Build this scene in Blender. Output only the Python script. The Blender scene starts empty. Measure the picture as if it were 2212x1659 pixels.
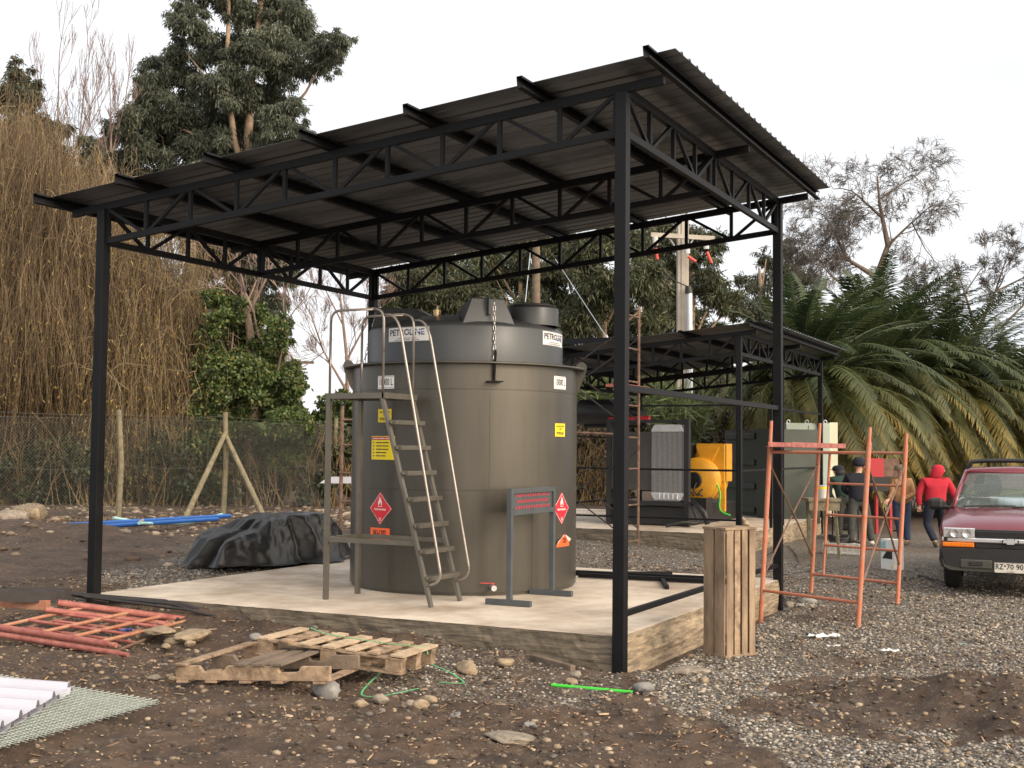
import bpy, math, random
import numpy as np
from mathutils import Vector, Matrix
random.seed(7); rng = np.random.default_rng(7)
sc = bpy.context.scene
R_ = math.radians
# ------------------------------------------------------------ camera
FOC, PITCH, ROLL, YAW = 2685.47, .0518, .0099, .4586
CAM = np.array([3.648, -9.462, 1.75])
def _axes():
    cy, sy = math.cos(YAW), math.sin(YAW)
    f = np.array([-sy*math.cos(PITCH), cy*math.cos(PITCH), math.sin(PITCH)])
    r = np.array([cy, sy, 0.]); u = np.cross(r, f)
    c, s = math.cos(ROLL), math.sin(ROLL)
    return c*r+s*u, -s*r+c*u, f
AR, AU, AF = _axes()
cd = bpy.data.cameras.new('camera'); co = bpy.data.objects.new('camera', cd)
sc.collection.objects.link(co); sc.camera = co
cd.sensor_fit = 'HORIZONTAL'; cd.sensor_width = 36; cd.lens = 36*FOC/2212
cd.clip_start = .1; cd.clip_end = 2000
co.matrix_world = Matrix(((AR[0], AU[0], -AF[0], CAM[0]), (AR[1], AU[1], -AF[1], CAM[1]), (AR[2], AU[2], -AF[2], CAM[2]), (0, 0, 0, 1)))
# ------------------------------------------------------------ sky, sun, exposure
SUN_EL, SUN_AZ = R_(26), R_(48)      # sun low behind the photographer, a little to the right
w = bpy.data.worlds.new('World'); sc.world = w; w.use_nodes = True
nt = w.node_tree; bg = nt.nodes['Background']
sky = nt.nodes.new('ShaderNodeTexSky'); sky.sky_type = 'NISHITA'; sky.sun_disc = False
sky.sun_elevation = SUN_EL; sky.sun_rotation = R_(180)+SUN_AZ*-1
tc = nt.nodes.new('ShaderNodeTexCoord'); mp = nt.nodes.new('ShaderNodeMapping'); mp.inputs['Scale'].default_value = (2.2, 2.2, 6)
nz = nt.nodes.new('ShaderNodeTexNoise'); nz.inputs['Scale'].default_value = 1.3; nz.inputs['Detail'].default_value = 6; nz.inputs['Roughness'].default_value = .55
rp = nt.nodes.new('ShaderNodeValToRGB'); rp.color_ramp.elements[0].position = .35; rp.color_ramp.elements[0].color = (8.7, 8.95, 9.4, 1)
rp.color_ramp.elements[1].position = .6; rp.color_ramp.elements[1].color = (9.9, 9.9, 10, 1)
mx = nt.nodes.new('ShaderNodeMixRGB'); mx.inputs[0].default_value = .9
nt.links.new(tc.outputs['Generated'], mp.inputs[0]); nt.links.new(mp.outputs[0], nz.inputs['Vector'])
nt.links.new(nz.outputs['Fac'], rp.inputs[0]); nt.links.new(sky.outputs[0], mx.inputs[1]); nt.links.new(rp.outputs[0], mx.inputs[2])
# the cloud is brighter and warmer round the veiled sun
dp = nt.nodes.new('ShaderNodeVectorMath'); dp.operation = 'DOT_PRODUCT'; nt.links.new(tc.outputs['Generated'], dp.inputs[0])
gr_ = nt.nodes.new('ShaderNodeValToRGB'); ge_ = gr_.color_ramp.elements; ge_[0].position = .35; ge_[0].color = (.82, .82, .82, 1); ge_[1].position = 1.; ge_[1].color = (3.4, 2.9, 2.3, 1)
nt.links.new(dp.outputs['Value'], gr_.inputs[0]); mg = nt.nodes.new('ShaderNodeMixRGB'); mg.blend_type = 'MULTIPLY'; mg.inputs[0].default_value = 1
nt.links.new(mx.outputs[0], mg.inputs[1]); nt.links.new(gr_.outputs[0], mg.inputs[2])
nt.links.new(mg.outputs[0], bg.inputs[0]); bg.inputs[1].default_value = .12
sl = bpy.data.lights.new('sun', 'SUN'); so = bpy.data.objects.new('sun', sl); sc.collection.objects.link(so)
sl.energy = 1.5; sl.angle = R_(18); sl.color = (1, .86, .7)
# direction towards the sun: behind the camera, turned SUN_AZ to its right
bx_, by_ = -AF[0], -AF[1]; hl = math.hypot(bx_, by_); bx_, by_ = bx_/hl, by_/hl
ca, sa = math.cos(SUN_AZ), math.sin(SUN_AZ)
sd = Vector((bx_*ca-by_*sa, bx_*sa+by_*ca, math.tan(SUN_EL))).normalized()
dp.inputs[1].default_value = tuple(sd); so.rotation_euler = sd.to_track_quat('Z', 'Y').to_euler()
sky.sun_rotation = math.atan2(sd.x, sd.y)
sc.view_settings.view_transform = 'Standard'; sc.view_settings.look = 'None'
sc.view_settings.exposure = .28; sc.view_settings.gamma = 1
# ------------------------------------------------------------ survey helpers (pixel of a 2212 wide print -> place in the world)
def ray(x, y): return AF+(x-1106)/FOC*AR-(y-829.5)/FOC*AU
def G(x, y, z=0.):
    d = ray(x, y); return CAM+d*(z-CAM[2])/d[2]
def AT(x, y, D):
    return CAM+ray(x, y)*D
def OY(x, y, Y): d = ray(x, y); return CAM+d*(Y-CAM[1])/d[1]
def OX(x, y, X): d = ray(x, y); return CAM+d*(X-CAM[0])/d[0]
def ZA(x, y, P):
    D = (np.array([P[0], P[1], CAM[2]])-CAM)@AF; return AT(x, y, D)[2]
# ------------------------------------------------------------ materials
def mat(name, col, rough=.6, metal=0., var=0., scale=8., bump=0., bscale=None, col2=None, stretch=None, spec=None, attr=None, trans=0., detail=6, wide=.18):
    m = bpy.data.materials.new(name); m.use_nodes = True; t = m.node_tree; b = t.nodes['Principled BSDF']
    b.inputs['Roughness'].default_value = rough; b.inputs['Metallic'].default_value = metal
    if spec is not None: b.inputs['Specular IOR Level'].default_value = spec
    b.inputs['Base Color'].default_value = (*col, 1)
    if trans: b.inputs['Transmission Weight'].default_value = trans
    tcn = t.nodes.new('ShaderNodeTexCoord'); mpn = t.nodes.new('ShaderNodeMapping')
    t.links.new(tcn.outputs['Object'], mpn.inputs[0])
    if stretch: mpn.inputs['Scale'].default_value = stretch
    if var or col2:
        n = t.nodes.new('ShaderNodeTexNoise'); n.inputs['Scale'].default_value = scale; n.inputs['Detail'].default_value = detail
        n.inputs['Roughness'].default_value = .65 if detail > 3 else .4
        t.links.new(mpn.outputs[0], n.inputs['Vector'])
        r = t.nodes.new('ShaderNodeValToRGB'); r.color_ramp.elements[0].position = .5-wide; r.color_ramp.elements[1].position = .5+wide
        c2 = col2 or tuple(min(1, c*(1+var)) for c in col); c1 = col if col2 else tuple(c*(1-var) for c in col)
        r.color_ramp.elements[0].color = (*c1, 1); r.color_ramp.elements[1].color = (*c2, 1)
        t.links.new(n.outputs['Fac'], r.inputs[0]); out = r.outputs[0]
        if attr:
            a = t.nodes.new('ShaderNodeAttribute'); a.attribute_name = attr
            mm = t.nodes.new('ShaderNodeMixRGB'); mm.blend_type = 'MULTIPLY'; mm.inputs[0].default_value = 1
            t.links.new(out, mm.inputs[1]); t.links.new(a.outputs['Color'], mm.inputs[2]); out = mm.outputs[0]
        t.links.new(out, b.inputs['Base Color'])
        rr = t.nodes.new('ShaderNodeMapRange'); rr.inputs['To Min'].default_value = max(0, rough-.08); rr.inputs['To Max'].default_value = min(1, rough+.1)
        t.links.new(n.outputs['Fac'], rr.inputs[0]); t.links.new(rr.outputs[0], b.inputs['Roughness'])
    elif attr:
        a = t.nodes.new('ShaderNodeAttribute'); a.attribute_name = attr; t.links.new(a.outputs['Color'], b.inputs['Base Color'])
    if bump:
        n2 = t.nodes.new('ShaderNodeTexNoise'); n2.inputs['Scale'].default_value = bscale or scale*3; n2.inputs['Detail'].default_value = 5
        t.links.new(mpn.outputs[0], n2.inputs['Vector'])
        bp = t.nodes.new('ShaderNodeBump'); bp.inputs['Strength'].default_value = bump; bp.inputs['Distance'].default_value = .02
        t.links.new(n2.outputs['Fac'], bp.inputs['Height']); t.links.new(bp.outputs[0], b.inputs['Normal'])
    return m
def leafmat(name, rough=.55, transl=.35):
    # leaf colour comes per leaf from the attribute 'col'; leaves let some light through
    m = bpy.data.materials.new(name); m.use_nodes = True; t = m.node_tree; b = t.nodes['Principled BSDF']
    b.inputs['Roughness'].default_value = rough
    a = t.nodes.new('ShaderNodeAttribute'); a.attribute_name = 'col'; t.links.new(a.outputs['Color'], b.inputs['Base Color'])
    tr = t.nodes.new('ShaderNodeBsdfTranslucent'); t.links.new(a.outputs['Color'], tr.inputs[0])
    mxs = t.nodes.new('ShaderNodeMixShader'); mxs.inputs[0].default_value = transl
    t.links.new(b.outputs[0], mxs.inputs[1]); t.links.new(tr.outputs[0], mxs.inputs[2]); t.links.new(mxs.outputs[0], t.nodes['Material Output'].inputs[0])
    return m
M = {}
M['black'] = mat('black_paint_steel', (.005, .0055, .0068), .55, .0, .35, 3, .05, 60, spec=.22)
M['roof'] = mat('zinc_sheet', (.15, .165, .18), .4, .5, .5, 1.1, .05, 20, stretch=(.5, 2.2, 1))
M['zinc'] = mat('bright_zinc', (.5, .51, .53), .35, .6, .15, 6)
M['shell'] = mat('tank_grey_brown', (.092, .085, .072), .34, .6, .24, 1.3, .02, 40, detail=5, wide=.32, stretch=(2.6, 2.6, .3))
M['inner'] = mat('tank_blue_grey', (.07, .074, .078), .4, .4, .12, 1.2, .02, 40, detail=2, wide=.35)
M['ladder'] = mat('ladder_grey', (.15, .138, .115), .38, .5, .12, 5)
M['tube'] = mat('tube_metal', (.3, .27, .24), .28, .6, .15, 6)
M['signg'] = mat('sign_grey', (.06, .07, .075), .45, 0, .15, 5)
M['red'] = mat('red_vinyl', (.62, .02, .035), .4)
M['yellow'] = mat('yellow_vinyl', (.85, .68, .01), .4)
M['white'] = mat('white_vinyl', (.78, .78, .78), .45)
M['orangev'] = mat('orange_vinyl', (.85, .13, .03), .4)
M['ink'] = mat('black_ink', (.012, .012, .016), .5)
M['navy'] = mat('blue_ink', (.02, .035, .22), .5)
M['redink'] = mat('red_ink', (.55, .03, .05), .5)
M['chain'] = mat('galvanised_chain', (.55, .54, .52), .3, .8)
M['brass'] = mat('brass', (.5, .36, .2), .35, .8, .2, 20)
M['valve'] = mat('valve_red', (.6, .06, .05), .4)
M['wood'] = mat('pallet_wood', (.11, .072, .045), .85, 0, .0, 9, .3, 30, col2=(.42, .3, .2), stretch=(1, 1, 1))
M['woodnew'] = mat('fresh_wood', (.3, .215, .14), .8, 0, 0, 9, .4, 30, col2=(.5, .395, .28))
M['woodold'] = mat('weathered_wood', (.09, .07, .055), .85, 0, 0, 4, .4, 30, col2=(.2, .15, .11))
M['cratew'] = mat('crate_wood', (.085, .052, .032), .85, 0, 0, 3.2, .5, 30, col2=(.33, .24, .16), stretch=(2.2, 2.2, .5))
M['fencew'] = mat('fence_wood', (.11, .095, .06), .9, 0, 0, 8, .4, 30, col2=(.23, .195, .125))
M['redpaint'] = mat('worn_red_paint', (.2, .045, .04), .65, 0, 0, 9, .3, 60, col2=(.36, .14, .11))
M['orpaint'] = mat('worn_orange_paint', (.5, .13, .06), .6, 0, 0, 14, .3, 60, col2=(.42, .22, .15))
M['orside'] = mat('faded_orange_paint', (.34, .11, .06), .7, 0, 0, 9, .3, 60, col2=(.38, .22, .14))
M['rust'] = mat('rusty_tube', (.07, .035, .024), .75, 0, 0, 9, .3, 60, col2=(.2, .125, .09))
M['brace'] = mat('brown_brace', (.1, .055, .03), .7, 0, 0, 9, .2, 60, col2=(.2, .12, .07))
M['rod'] = mat('dark_rod', (.03, .025, .025), .6, .2, .4, 8)
M['tarp'] = mat('black_tarpaulin', (.007, .0072, .008), .4, 0, .3, 4, .12, 25)
M['blue'] = mat('blue_pvc', (.015, .09, .34), .35, 0, .15, 5)
M['lblue'] = mat('pale_blue_pvc', (.3, .52, .55), .4, 0, .15, 5)
M['green'] = mat('green_plastic', (.06, .55, .05), .4)
M['strap'] = mat('green_strap', (.1, .42, .2), .35)
M['mesh'] = mat('galvanised_mesh', (.5, .56, .53), .5, .2, .15, 8)
M['whitepanel'] = mat('white_painted_sheet', (.46, .46, .53), .4, 0, .04, 3)
M['rock'] = mat('rock', (.13, .11, .09), .9, 0, 0, 12, .8, 25, col2=(.32, .27, .215))
M['rocktan'] = mat('tan_rock', (.17, .125, .08), .9, 0, 0, 14, .8, 25, col2=(.38, .3, .205))
M['rockgrey'] = mat('grey_rock', (.14, .14, .14), .8, 0, 0, 6, .4, 25, col2=(.27, .26, .24))
M['pole'] = mat('pole_concrete', (.34, .3, .25), .8, 0, 0, 2, .2, 40, col2=(.46, .42, .36))
M['conduit'] = mat('galvanised_conduit', (.6, .63, .67), .3, .7)
M['bark'] = mat('bark', (.1, .075, .055), .9, 0, 0, 6, .4, 20, col2=(.2, .15, .11))
M['eucbark'] = mat('smooth_pale_bark', (.22, .15, .1), .8, 0, 0, 3, .2, 20, col2=(.4, .3, .21))
M['barebark'] = mat('bare_twig_bark', (.2, .13, .11), .85, 0, 0, 3, col2=(.3, .22, .19))
M['willowtwig'] = mat('willow_twig', (.2, .13, .06), .8, 0, 0, .8, col2=(.34, .24, .12))
M['greybark'] = mat('grey_bare_bark', (.13, .115, .105), .9, 0, .2, 3)
M['palmbark'] = mat('palm_bark', (.06, .045, .035), .95, 0, .4, 6, .6, 12)
M['leaf'] = leafmat('leaf')
M['yel'] = mat('machine_yellow', (.6, .29, .02), .4, 0, .1, 4)
M['coreg'] = mat('radiator_core', (.05, .05, .052), .5, .3, .2, 30)
M['fin'] = mat('radiator_fin', (.34, .34, .35), .45, .4, .2, 30)
M['corea'] = mat('radiator_tank', (.45, .46, .48), .4, .4, .15, 8)
M['dark'] = mat('dark_machine', (.012, .012, .013), .5, 0, .3, 4)
M['panelgrey'] = mat('machine_grey', (.04, .037, .035), .6, 0, .2, 3)
M['cabg'] = mat('cabinet_pale_green_grey', (.36, .42, .37), .45, 0, .06, 2)
M['cabs'] = mat('cabinet_cream_side', (.55, .56, .42), .45, 0, .06, 2)
M['cont'] = mat('container_dark_green', (.045, .055, .045), .6, 0, .2, 3)
M['skin'] = mat('skin', (.5, .28, .19), .55, 0, .1, 20)
M['jnavy'] = mat('navy_fleece', (.008, .01, .018), .9, 0, .3, 20, .3, 60)
M['jgreen'] = mat('dark_green_fleece', (.012, .035, .032), .9, 0, .3, 20, .3, 60)
M['jbrown'] = mat('tan_work_jacket', (.3, .16, .075), .85, 0, .25, 12, .3, 50)
M['jred'] = mat('red_hoodie', (.4, .012, .03), .85, 0, .15, 12, .3, 50)
M['jeans'] = mat('blue_denim', (.03, .05, .1), .85, 0, .35, 14, .2, 60)
M['dpants'] = mat('dark_trousers', (.006, .011, .026), .85, 0, .3, 14, .2, 60)
M['gpants'] = mat('grey_trousers', (.045, .05, .045), .85, 0, .35, 14, .2, 60)
M['shoe'] = mat('boots', (.12, .09, .06), .8, 0, .3, 20)
M['wshoe'] = mat('white_shoe', (.6, .57, .52), .7)
M['carpaint'] = mat('burgundy_paint', (.15, .012, .026), .28, .25, .08, 3, 0)
M['carpaint'].node_tree.nodes['Principled BSDF'].inputs['Coat Weight'].default_value = .6
M['chrome'] = mat('chrome', (.8, .81, .83), .2, .7)
M['plastic'] = mat('black_plastic', (.014, .014, .015), .5, 0, .2, 10)
M['bumper'] = mat('grey_bumper', (.05, .05, .045), .6, 0, .2, 6)
M['lens'] = mat('lamp_lens', (.55, .56, .58), .12, .5, .35, 14)
M['amber'] = mat('amber_lens', (.75, .19, .01), .2, 0, .15, 25)
M['tyre'] = mat('tyre_rubber', (.018, .017, .016), .85, 0, .3, 20, .3, 60)
M['rim'] = mat('steel_rim', (.25, .24, .23), .5, .4, .2, 10)
M['plate'] = mat('plate_white', (.6, .58, .52), .5, 0, .1, 20)
M['seat'] = mat('seat_cloth', (.03, .03, .034), .9)
M['wplast'] = mat('white_plastic', (.55, .54, .5), .5, 0, .1, 10)
M['paper'] = mat('paper_white', (.75, .76, .74), .7)
M['orplast'] = mat('orange_plastic', (.9, .16, .04), .45)
M['redbox'] = mat('red_enamel', (.4, .02, .03), .45)
M['insul'] = mat('porcelain', (.5, .5, .52), .25)
g_ = bpy.data.materials.new('window_glass'); g_.use_nodes = True; gb = g_.node_tree.nodes['Principled BSDF']
gb.inputs['Base Color'].default_value = (.7, .8, .78, 1); gb.inputs['Roughness'].default_value = .03; gb.inputs['Transmission Weight'].default_value = .92; gb.inputs['IOR'].default_value = 1.1
gb.inputs['Specular IOR Level'].default_value = .9
M['glass'] = g_
# ------------------------------------------------------------ mesh builder
def nrm(v): v = np.array(v, float); return v/(np.linalg.norm(v)+1e-12)
def frame(t, ref=(0, 0, 1)):
    t = nrm(t); ref = np.array(ref, float)
    if abs(t@ref) > .98: ref = np.array([1., 0, 0])
    a = nrm(np.cross(t, ref)); b = np.cross(a, t); return a, b
class MB:
    def __init__(s): s.v = []; s.f = []; s.mi = []; s.m = 0
    def add(s, vs, fs):
        o = len(s.v); s.v += [tuple(map(float, q)) for q in vs]
        for q in fs: s.f.append(tuple(i+o for i in q)); s.mi.append(s.m)
        return s
    def box(s, c, sz, rz=0., ax=None):
        c = np.array(c, float); h = np.array(sz, float)/2
        X, Y, Z = ax if ax is not None else (np.array([math.cos(rz), math.sin(rz), 0]), np.array([-math.sin(rz), math.cos(rz), 0]), np.array([0, 0, 1.]))
        vs = [c+X*h[0]*i+Y*h[1]*j+Z*h[2]*k for k in (-1, 1) for j in (-1, 1) for i in (-1, 1)]
        return s.add(vs, [(0, 2, 3, 1), (4, 5, 7, 6), (0, 1, 5, 4), (2, 6, 7, 3), (0, 4, 6, 2), (1, 3, 7, 5)])
    def bar(s, p, q, wd, h=None, ref=(0, 0, 1)):
        p = np.array(p, float); q = np.array(q, float); t = q-p; L = np.linalg.norm(t); t = t/L
        a, b = frame(t, ref); return s.box((p+q)/2, (wd, L, h or wd), ax=(a, t, b))
    def tube(s, pts, r, n=8, cap=True, r2=None):
        pts = [np.array(p, float) for p in pts]; N = len(pts); vs = []; fs = []
        a = None
        for i, p in enumerate(pts):
            t = nrm(pts[min(i+1, N-1)]-pts[max(i-1, 0)])
            if a is None: a, b = frame(t)
            else: a = nrm(a-t*(a@t)); b = np.cross(a, t)
            rr = r if np.isscalar(r) else r[i]
            if r2 is not None: rr = r+(r2-r)*i/(N-1)
            for k in range(n):
                an = 2*math.pi*k/n; vs.append(p+a*rr*math.cos(an)+b*rr*math.sin(an))
        for i in range(N-1):
            for k in range(n):
                fs.append((i*n+k, i*n+(k+1) % n, (i+1)*n+(k+1) % n, (i+1)*n+k))
        if cap: fs.append(tuple(range(n))[::-1]); fs.append(tuple((N-1)*n+k for k in range(n)))
        return s.add(vs, fs)
    def lathe(s, prof, c=(0, 0, 0), n=96, a0=0., a1=2*math.pi, axis=None):
        # prof: (r,z) list
        full = abs(a1-a0-2*math.pi) < 1e-6; m = n if full else n+1; vs = []; fs = []
        X, Y, Z = axis if axis is not None else (np.array([1., 0, 0]), np.array([0, 1., 0]), np.array([0, 0, 1.]))
        c = np.array(c, float)
        for (r, z) in prof:
            for k in range(m):
                an = a0+(a1-a0)*k/n; vs.append(c+X*r*math.cos(an)+Y*r*math.sin(an)+Z*z)
        for i in range(len(prof)-1):
            for k in range(n):
                k2 = (k+1) % m
                fs.append((i*m+k, i*m+k2, (i+1)*m+k2, (i+1)*m+k))
        return s.add(vs, fs)
    def prism(s, poly, O, U, V, W, th):
        # polygon in the (U,V) plane at O, thickness th along W
        O, U, V, W = [np.array(k, float) for k in (O, U, V, W)]; n = len(poly)
        vs = [O+U*x+V*y for x, y in poly]+[O+U*x+V*y+W*th for x, y in poly]
        fs = [tuple(range(n))[::-1], tuple(n+i for i in range(n))]+[(i, (i+1) % n, n+(i+1) % n, n+i) for i in range(n)]
        return s.add(vs, fs)
    def build(s, name, m, parent=None, smooth=False, bevel=0., autos=False):
        me = bpy.data.meshes.new(name); me.from_pydata(s.v, [], s.f)
        ms = m if isinstance(m, (list, tuple)) else [m]
        for q in ms: me.materials.append(q if not isinstance(q, str) else M[q])
        if len(ms) > 1: me.polygons.foreach_set('material_index', s.mi)
        if smooth: me.polygons.foreach_set('use_smooth', [True]*len(me.polygons))
        me.update()
        if smooth == 2: me.set_sharp_from_angle(angle=R_(38))
        o = bpy.data.objects.new(name, me); sc.collection.objects.link(o)
        if bevel:
            bv = o.modifiers.new('bevel', 'BEVEL'); bv.width = bevel; bv.segments = 2; bv.limit_method = 'ANGLE'
        if parent: setpar(o, parent)
        return o
def setpar(o, p):
    o.parent = p
    o.matrix_parent_inverse = Matrix.Identity(4)
    # geometry was modelled in world space: bring it into the parent's frame
    if p.type == 'EMPTY' or True:
        wm = Matrix.Identity(4); q = p
        chain = []
        while q: chain.append(q); q = q.parent
        for q in reversed(chain): wm = wm @ q.matrix_basis
        if o.type == 'MESH' and not o.get('local'):
            o.matrix_basis = wm.inverted() @ o.matrix_basis
def tag(o, label=None, cat=None, group=None, kind=None):
    if label: o['label'] = label
    if cat: o['category'] = cat
    if group: o['group'] = group
    if kind: o['kind'] = kind
    return o
def thing(name, label, cat, loc=(0, 0, 0), rz=0., group=None):
    e = bpy.data.objects.new(name, None); e.location = tuple(map(float, loc)); e.rotation_euler = (0, 0, rz); e.empty_display_size = .2
    sc.collection.objects.link(e); return tag(e, label, cat, group)
def child(mb, name, m, parent, smooth=False, local=False, bevel=0.):
    # local=True: the mesh is modelled in the frame of the thing (parent)
    o = mb.build(name, m, None, smooth, bevel)
    if local: o.parent = parent
    else: setpar(o, parent)
    return o
def copy_tree(o, parent=None):
    c = o.copy(); sc.collection.objects.link(c); c.parent = parent
    for ch in list(o.children): copy_tree(ch, c)
    return c
def fast_mesh(name, V, F, m, col=None, parent=None, smooth=False):
    """V (n,3) float, F (k,3|4) int, col (k,3) per face colour"""
    me = bpy.data.meshes.new(name); n, k, c = len(V), len(F), F.shape[1]
    me.vertices.add(n); me.vertices.foreach_set('co', np.ascontiguousarray(V, dtype=np.float32).ravel())
    me.loops.add(k*c); me.loops.foreach_set('vertex_index', np.ascontiguousarray(F, dtype=np.int32).ravel())
    me.polygons.add(k); me.polygons.foreach_set('loop_start', np.arange(0, k*c, c, dtype=np.int32))
    me.polygons.foreach_set('loop_total', np.full(k, c, dtype=np.int32))
    if smooth: me.polygons.foreach_set('use_smooth', np.ones(k, dtype=bool))
    me.update(calc_edges=True)
    if col is not None:
        a = me.color_attributes.new('col', 'FLOAT_COLOR', 'CORNER')
        cc = np.ones((k, c, 4), dtype=np.float32); cc[:, :, :3] = col[:, None, :]
        a.data.foreach_set('color', cc.ravel())
    me.materials.append(m if not isinstance(m, str) else M[m]); me.validate()
    o = bpy.data.objects.new(name, me); sc.collection.objects.link(o)
    if parent: setpar(o, parent)
    return o
def text_mesh(s, size, sx=1., bold=0., align='CENTER', res=2):
    cu = bpy.data.curves.new('t', 'FONT'); cu.body = s; cu.size = size; cu.align_x = align; cu.align_y = 'CENTER'; cu.resolution_u = res
    cu.offset = bold
    o = bpy.data.objects.new('t', cu); sc.collection.objects.link(o)
    dg = bpy.context.evaluated_depsgraph_get(); me = o.evaluated_get(dg).to_mesh()
    V = [(v.co.x*sx, v.co.y) for v in me.vertices]; F = [tuple(p.vertices) for p in me.polygons]
    o.evaluated_get(dg).to_mesh_clear(); bpy.data.objects.remove(o); bpy.data.curves.remove(cu)
    return V, F
def flat_text(mb, s, size, O, U, V, W=None, sx=1., bold=0., align='CENTER', off=.002):
    P, F = text_mesh(s, size, sx, bold, align); O, U, V = [np.array(k, float) for k in (O, U, V)]
    N = nrm(np.cross(U, V)); mb.add([O+U*x+V*y+N*off for x, y in P], F)
# ------------------------------------------------------------ the ground
_perm = rng.random((256, 256))
def vnoise(x, y, s):
    x = np.asarray(x, float)/s+100.3; y = np.asarray(y, float)/s+77.7
    xi = np.floor(x).astype(int); yi = np.floor(y).astype(int); fx = x-xi; fy = y-yi
    fx = fx*fx*(3-2*fx); fy = fy*fy*(3-2*fy)
    g = lambda a, b: _perm[a % 256, b % 256]
    return (g(xi, yi)*(1-fx)+g(xi+1, yi)*fx)*(1-fy)+(g(xi, yi+1)*(1-fx)+g(xi+1, yi+1)*fx)*fy
def sst(t): t = np.clip(t, 0, 1); return t*t*(3-2*t)
SZ, S2Z, S2X, S2Y = .238, .375, -2.03, 10.57
MR = G(2105, 1520, .1); ML = G(90, 1165, .2)
def gh(x, y):
    x = np.asarray(x, float); y = np.asarray(y, float)
    h = .19*sst((-x-.6)/5.)*sst((y+1.6)/2.2)
    u = (x-MR[0]-.25)*.9+(y-MR[1])*-.43; v = (x-MR[0]-.25)*.43+(y-MR[1])*.9
    h += .25*np.exp(-(u/1.05)**2-(v/.42)**2)*(0.8+.5*vnoise(x, y, .3))
    u = (x-ML[0]); v = (y-ML[1])
    h += .28*np.exp(-(u/2.4)**2-(v/1.2)**2)*(.6+.8*vnoise(x, y, .5))
    near = sst((16-np.hypot(x, y))/8.)
    onslab = ((x > -6.3) & (x < .3) & (y > -.12) & (y < 5.6)).astype(float)
    rough = (vnoise(x, y, 1.3)-.5)*.06+(vnoise(x, y, .35)-.5)*.055*near+(vnoise(x, y, .13)-.5)*.042*near+(vnoise(x, y, .065)-.5)*.03*near
    h += rough*(1-onslab)*(.35+.65*(1-gravel(x, y)))
    h += .10*np.exp(-((y+.12)/.16)**2)*((x > -5.6) & (x < -.8))*(.5+vnoise(x, y, .3))*.8
    h += .3*sst((np.hypot(x+2, y)-34)/12)
    # wheel ruts across the front
    d = (y+4.3-.18*x); h -= .035*np.exp(-(d/.22)**2)*near; d2 = (y+3.1-.12*x); h -= .03*np.exp(-(d2/.2)**2)*near
    return h-onslab*.12*(x > -5.4)
def inpoly(x, y, P):
    r = np.zeros(np.shape(x), bool); n = len(P)
    for i in range(n):
        x1, y1 = P[i][:2]; x2, y2 = P[(i+1) % n][:2]
        c = ((y1 > y) != (y2 > y)) & (x < (x2-x1)*(y-y1)/(y2-y1+1e-12)+x1); r ^= c
    return r
GP1 = [G(1340, 1450), G(1480, 1500), G(1530, 1570), G(1700, 1640), G(1760, 1700), np.array([5., -6, 0]), np.array([14., 3, 0]), np.array([14., 22, 0]), np.array([-.5, 22, 0]), np.array([-9., 14, 0]), np.array([-6.5, 5.2, 0]), np.array([0, 5.2, 0]), np.array([0.1, 0, 0])]
GP2 = [G(205, 1272, .2), G(420, 1182, .2), G(760, 1165, .2), np.array([-6., 5.4, 0]), np.array([-5.8, 0, 0])]
GP3 = [G(1780, 1465), G(1960, 1490), G(2212, 1480), G(2300, 1600), G(2000, 1610), G(1830, 1570), G(1620, 1530)]
GP4 = [G(1740, 1400), G(2212, 1405), G(2212, 1432), G(1750, 1440)]
GP5 = [G(1700, 1300), G(1900, 1320), G(1900, 1345), G(1690, 1345)]
GP6 = [G(900, 1400), G(1250, 1430), G(1360, 1500), G(1250, 1540), G(960, 1500)]
def gravel(x, y):
    jx = x+(vnoise(x, y, .7)-.5)*.9+(vnoise(x, y, .2)-.5)*.3; jy = y+(vnoise(y, x, .8)-.5)*.9+(vnoise(y, x, .25)-.5)*.3
    a = np.zeros(np.shape(x)); a[inpoly(jx, jy, GP1)] = 1; a[inpoly(jx, jy, GP2)] = .85
    a[inpoly(jx, jy, GP3)] = .05; a[inpoly(jx, jy, GP4)] *= .55; a[inpoly(jx, jy, GP5)] = .35
    a[inpoly(jx, jy, GP6)] = .45
    a *= np.clip(.2+1.5*vnoise(x, y, .9)+.5*(vnoise(x, y, .25)-.5), 0, 1)**.7
    a[(jy > 19+.5*jx)] *= .3
    return a
def axis_(a, b, step, lo, hi, grow=1.13):
    c = list(np.arange(a, b, step)); s = step; q = b
    while q < hi: c.append(q); s *= grow; q += s
    s = step; q = a-step; l = []
    while q > lo: l.append(q); s *= grow; q -= s
    return np.array(sorted(l)+c+[])
gx = axis_(-6.6, 4.6, .032, -400, 400); gy = axis_(-5.2, 3.2, .032, -60, 600, 1.06)
XX, YY = np.meshgrid(gx, gy); ZZ = gh(XX, YY); GR = gravel(XX, YY)
nx_, ny_ = len(gx), len(gy); idx = np.arange(nx_*ny_).reshape(ny_, nx_)
Fq = np.stack([idx[:-1, :-1], idx[:-1, 1:], idx[1:, 1:], idx[1:, :-1]], -1).reshape(-1, 4)
gm = bpy.data.materials.new('ground'); gm.use_nodes = True; t = gm.node_tree; b = t.nodes['Principled BSDF']; L = t.links.new
tcn = t.nodes.new('ShaderNodeTexCoord'); at = t.nodes.new('ShaderNodeAttribute'); at.attribute_name = 'grav'
def N_(kind, **k):
    n = t.nodes.new(kind)
    for a_, v_ in k.items(): n.inputs[a_].default_value = v_
    return n
n1 = N_('ShaderNodeTexNoise', Scale=2.2, Detail=8, Roughness=.7); L(tcn.outputs['Object'], n1.inputs['Vector'])
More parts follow.
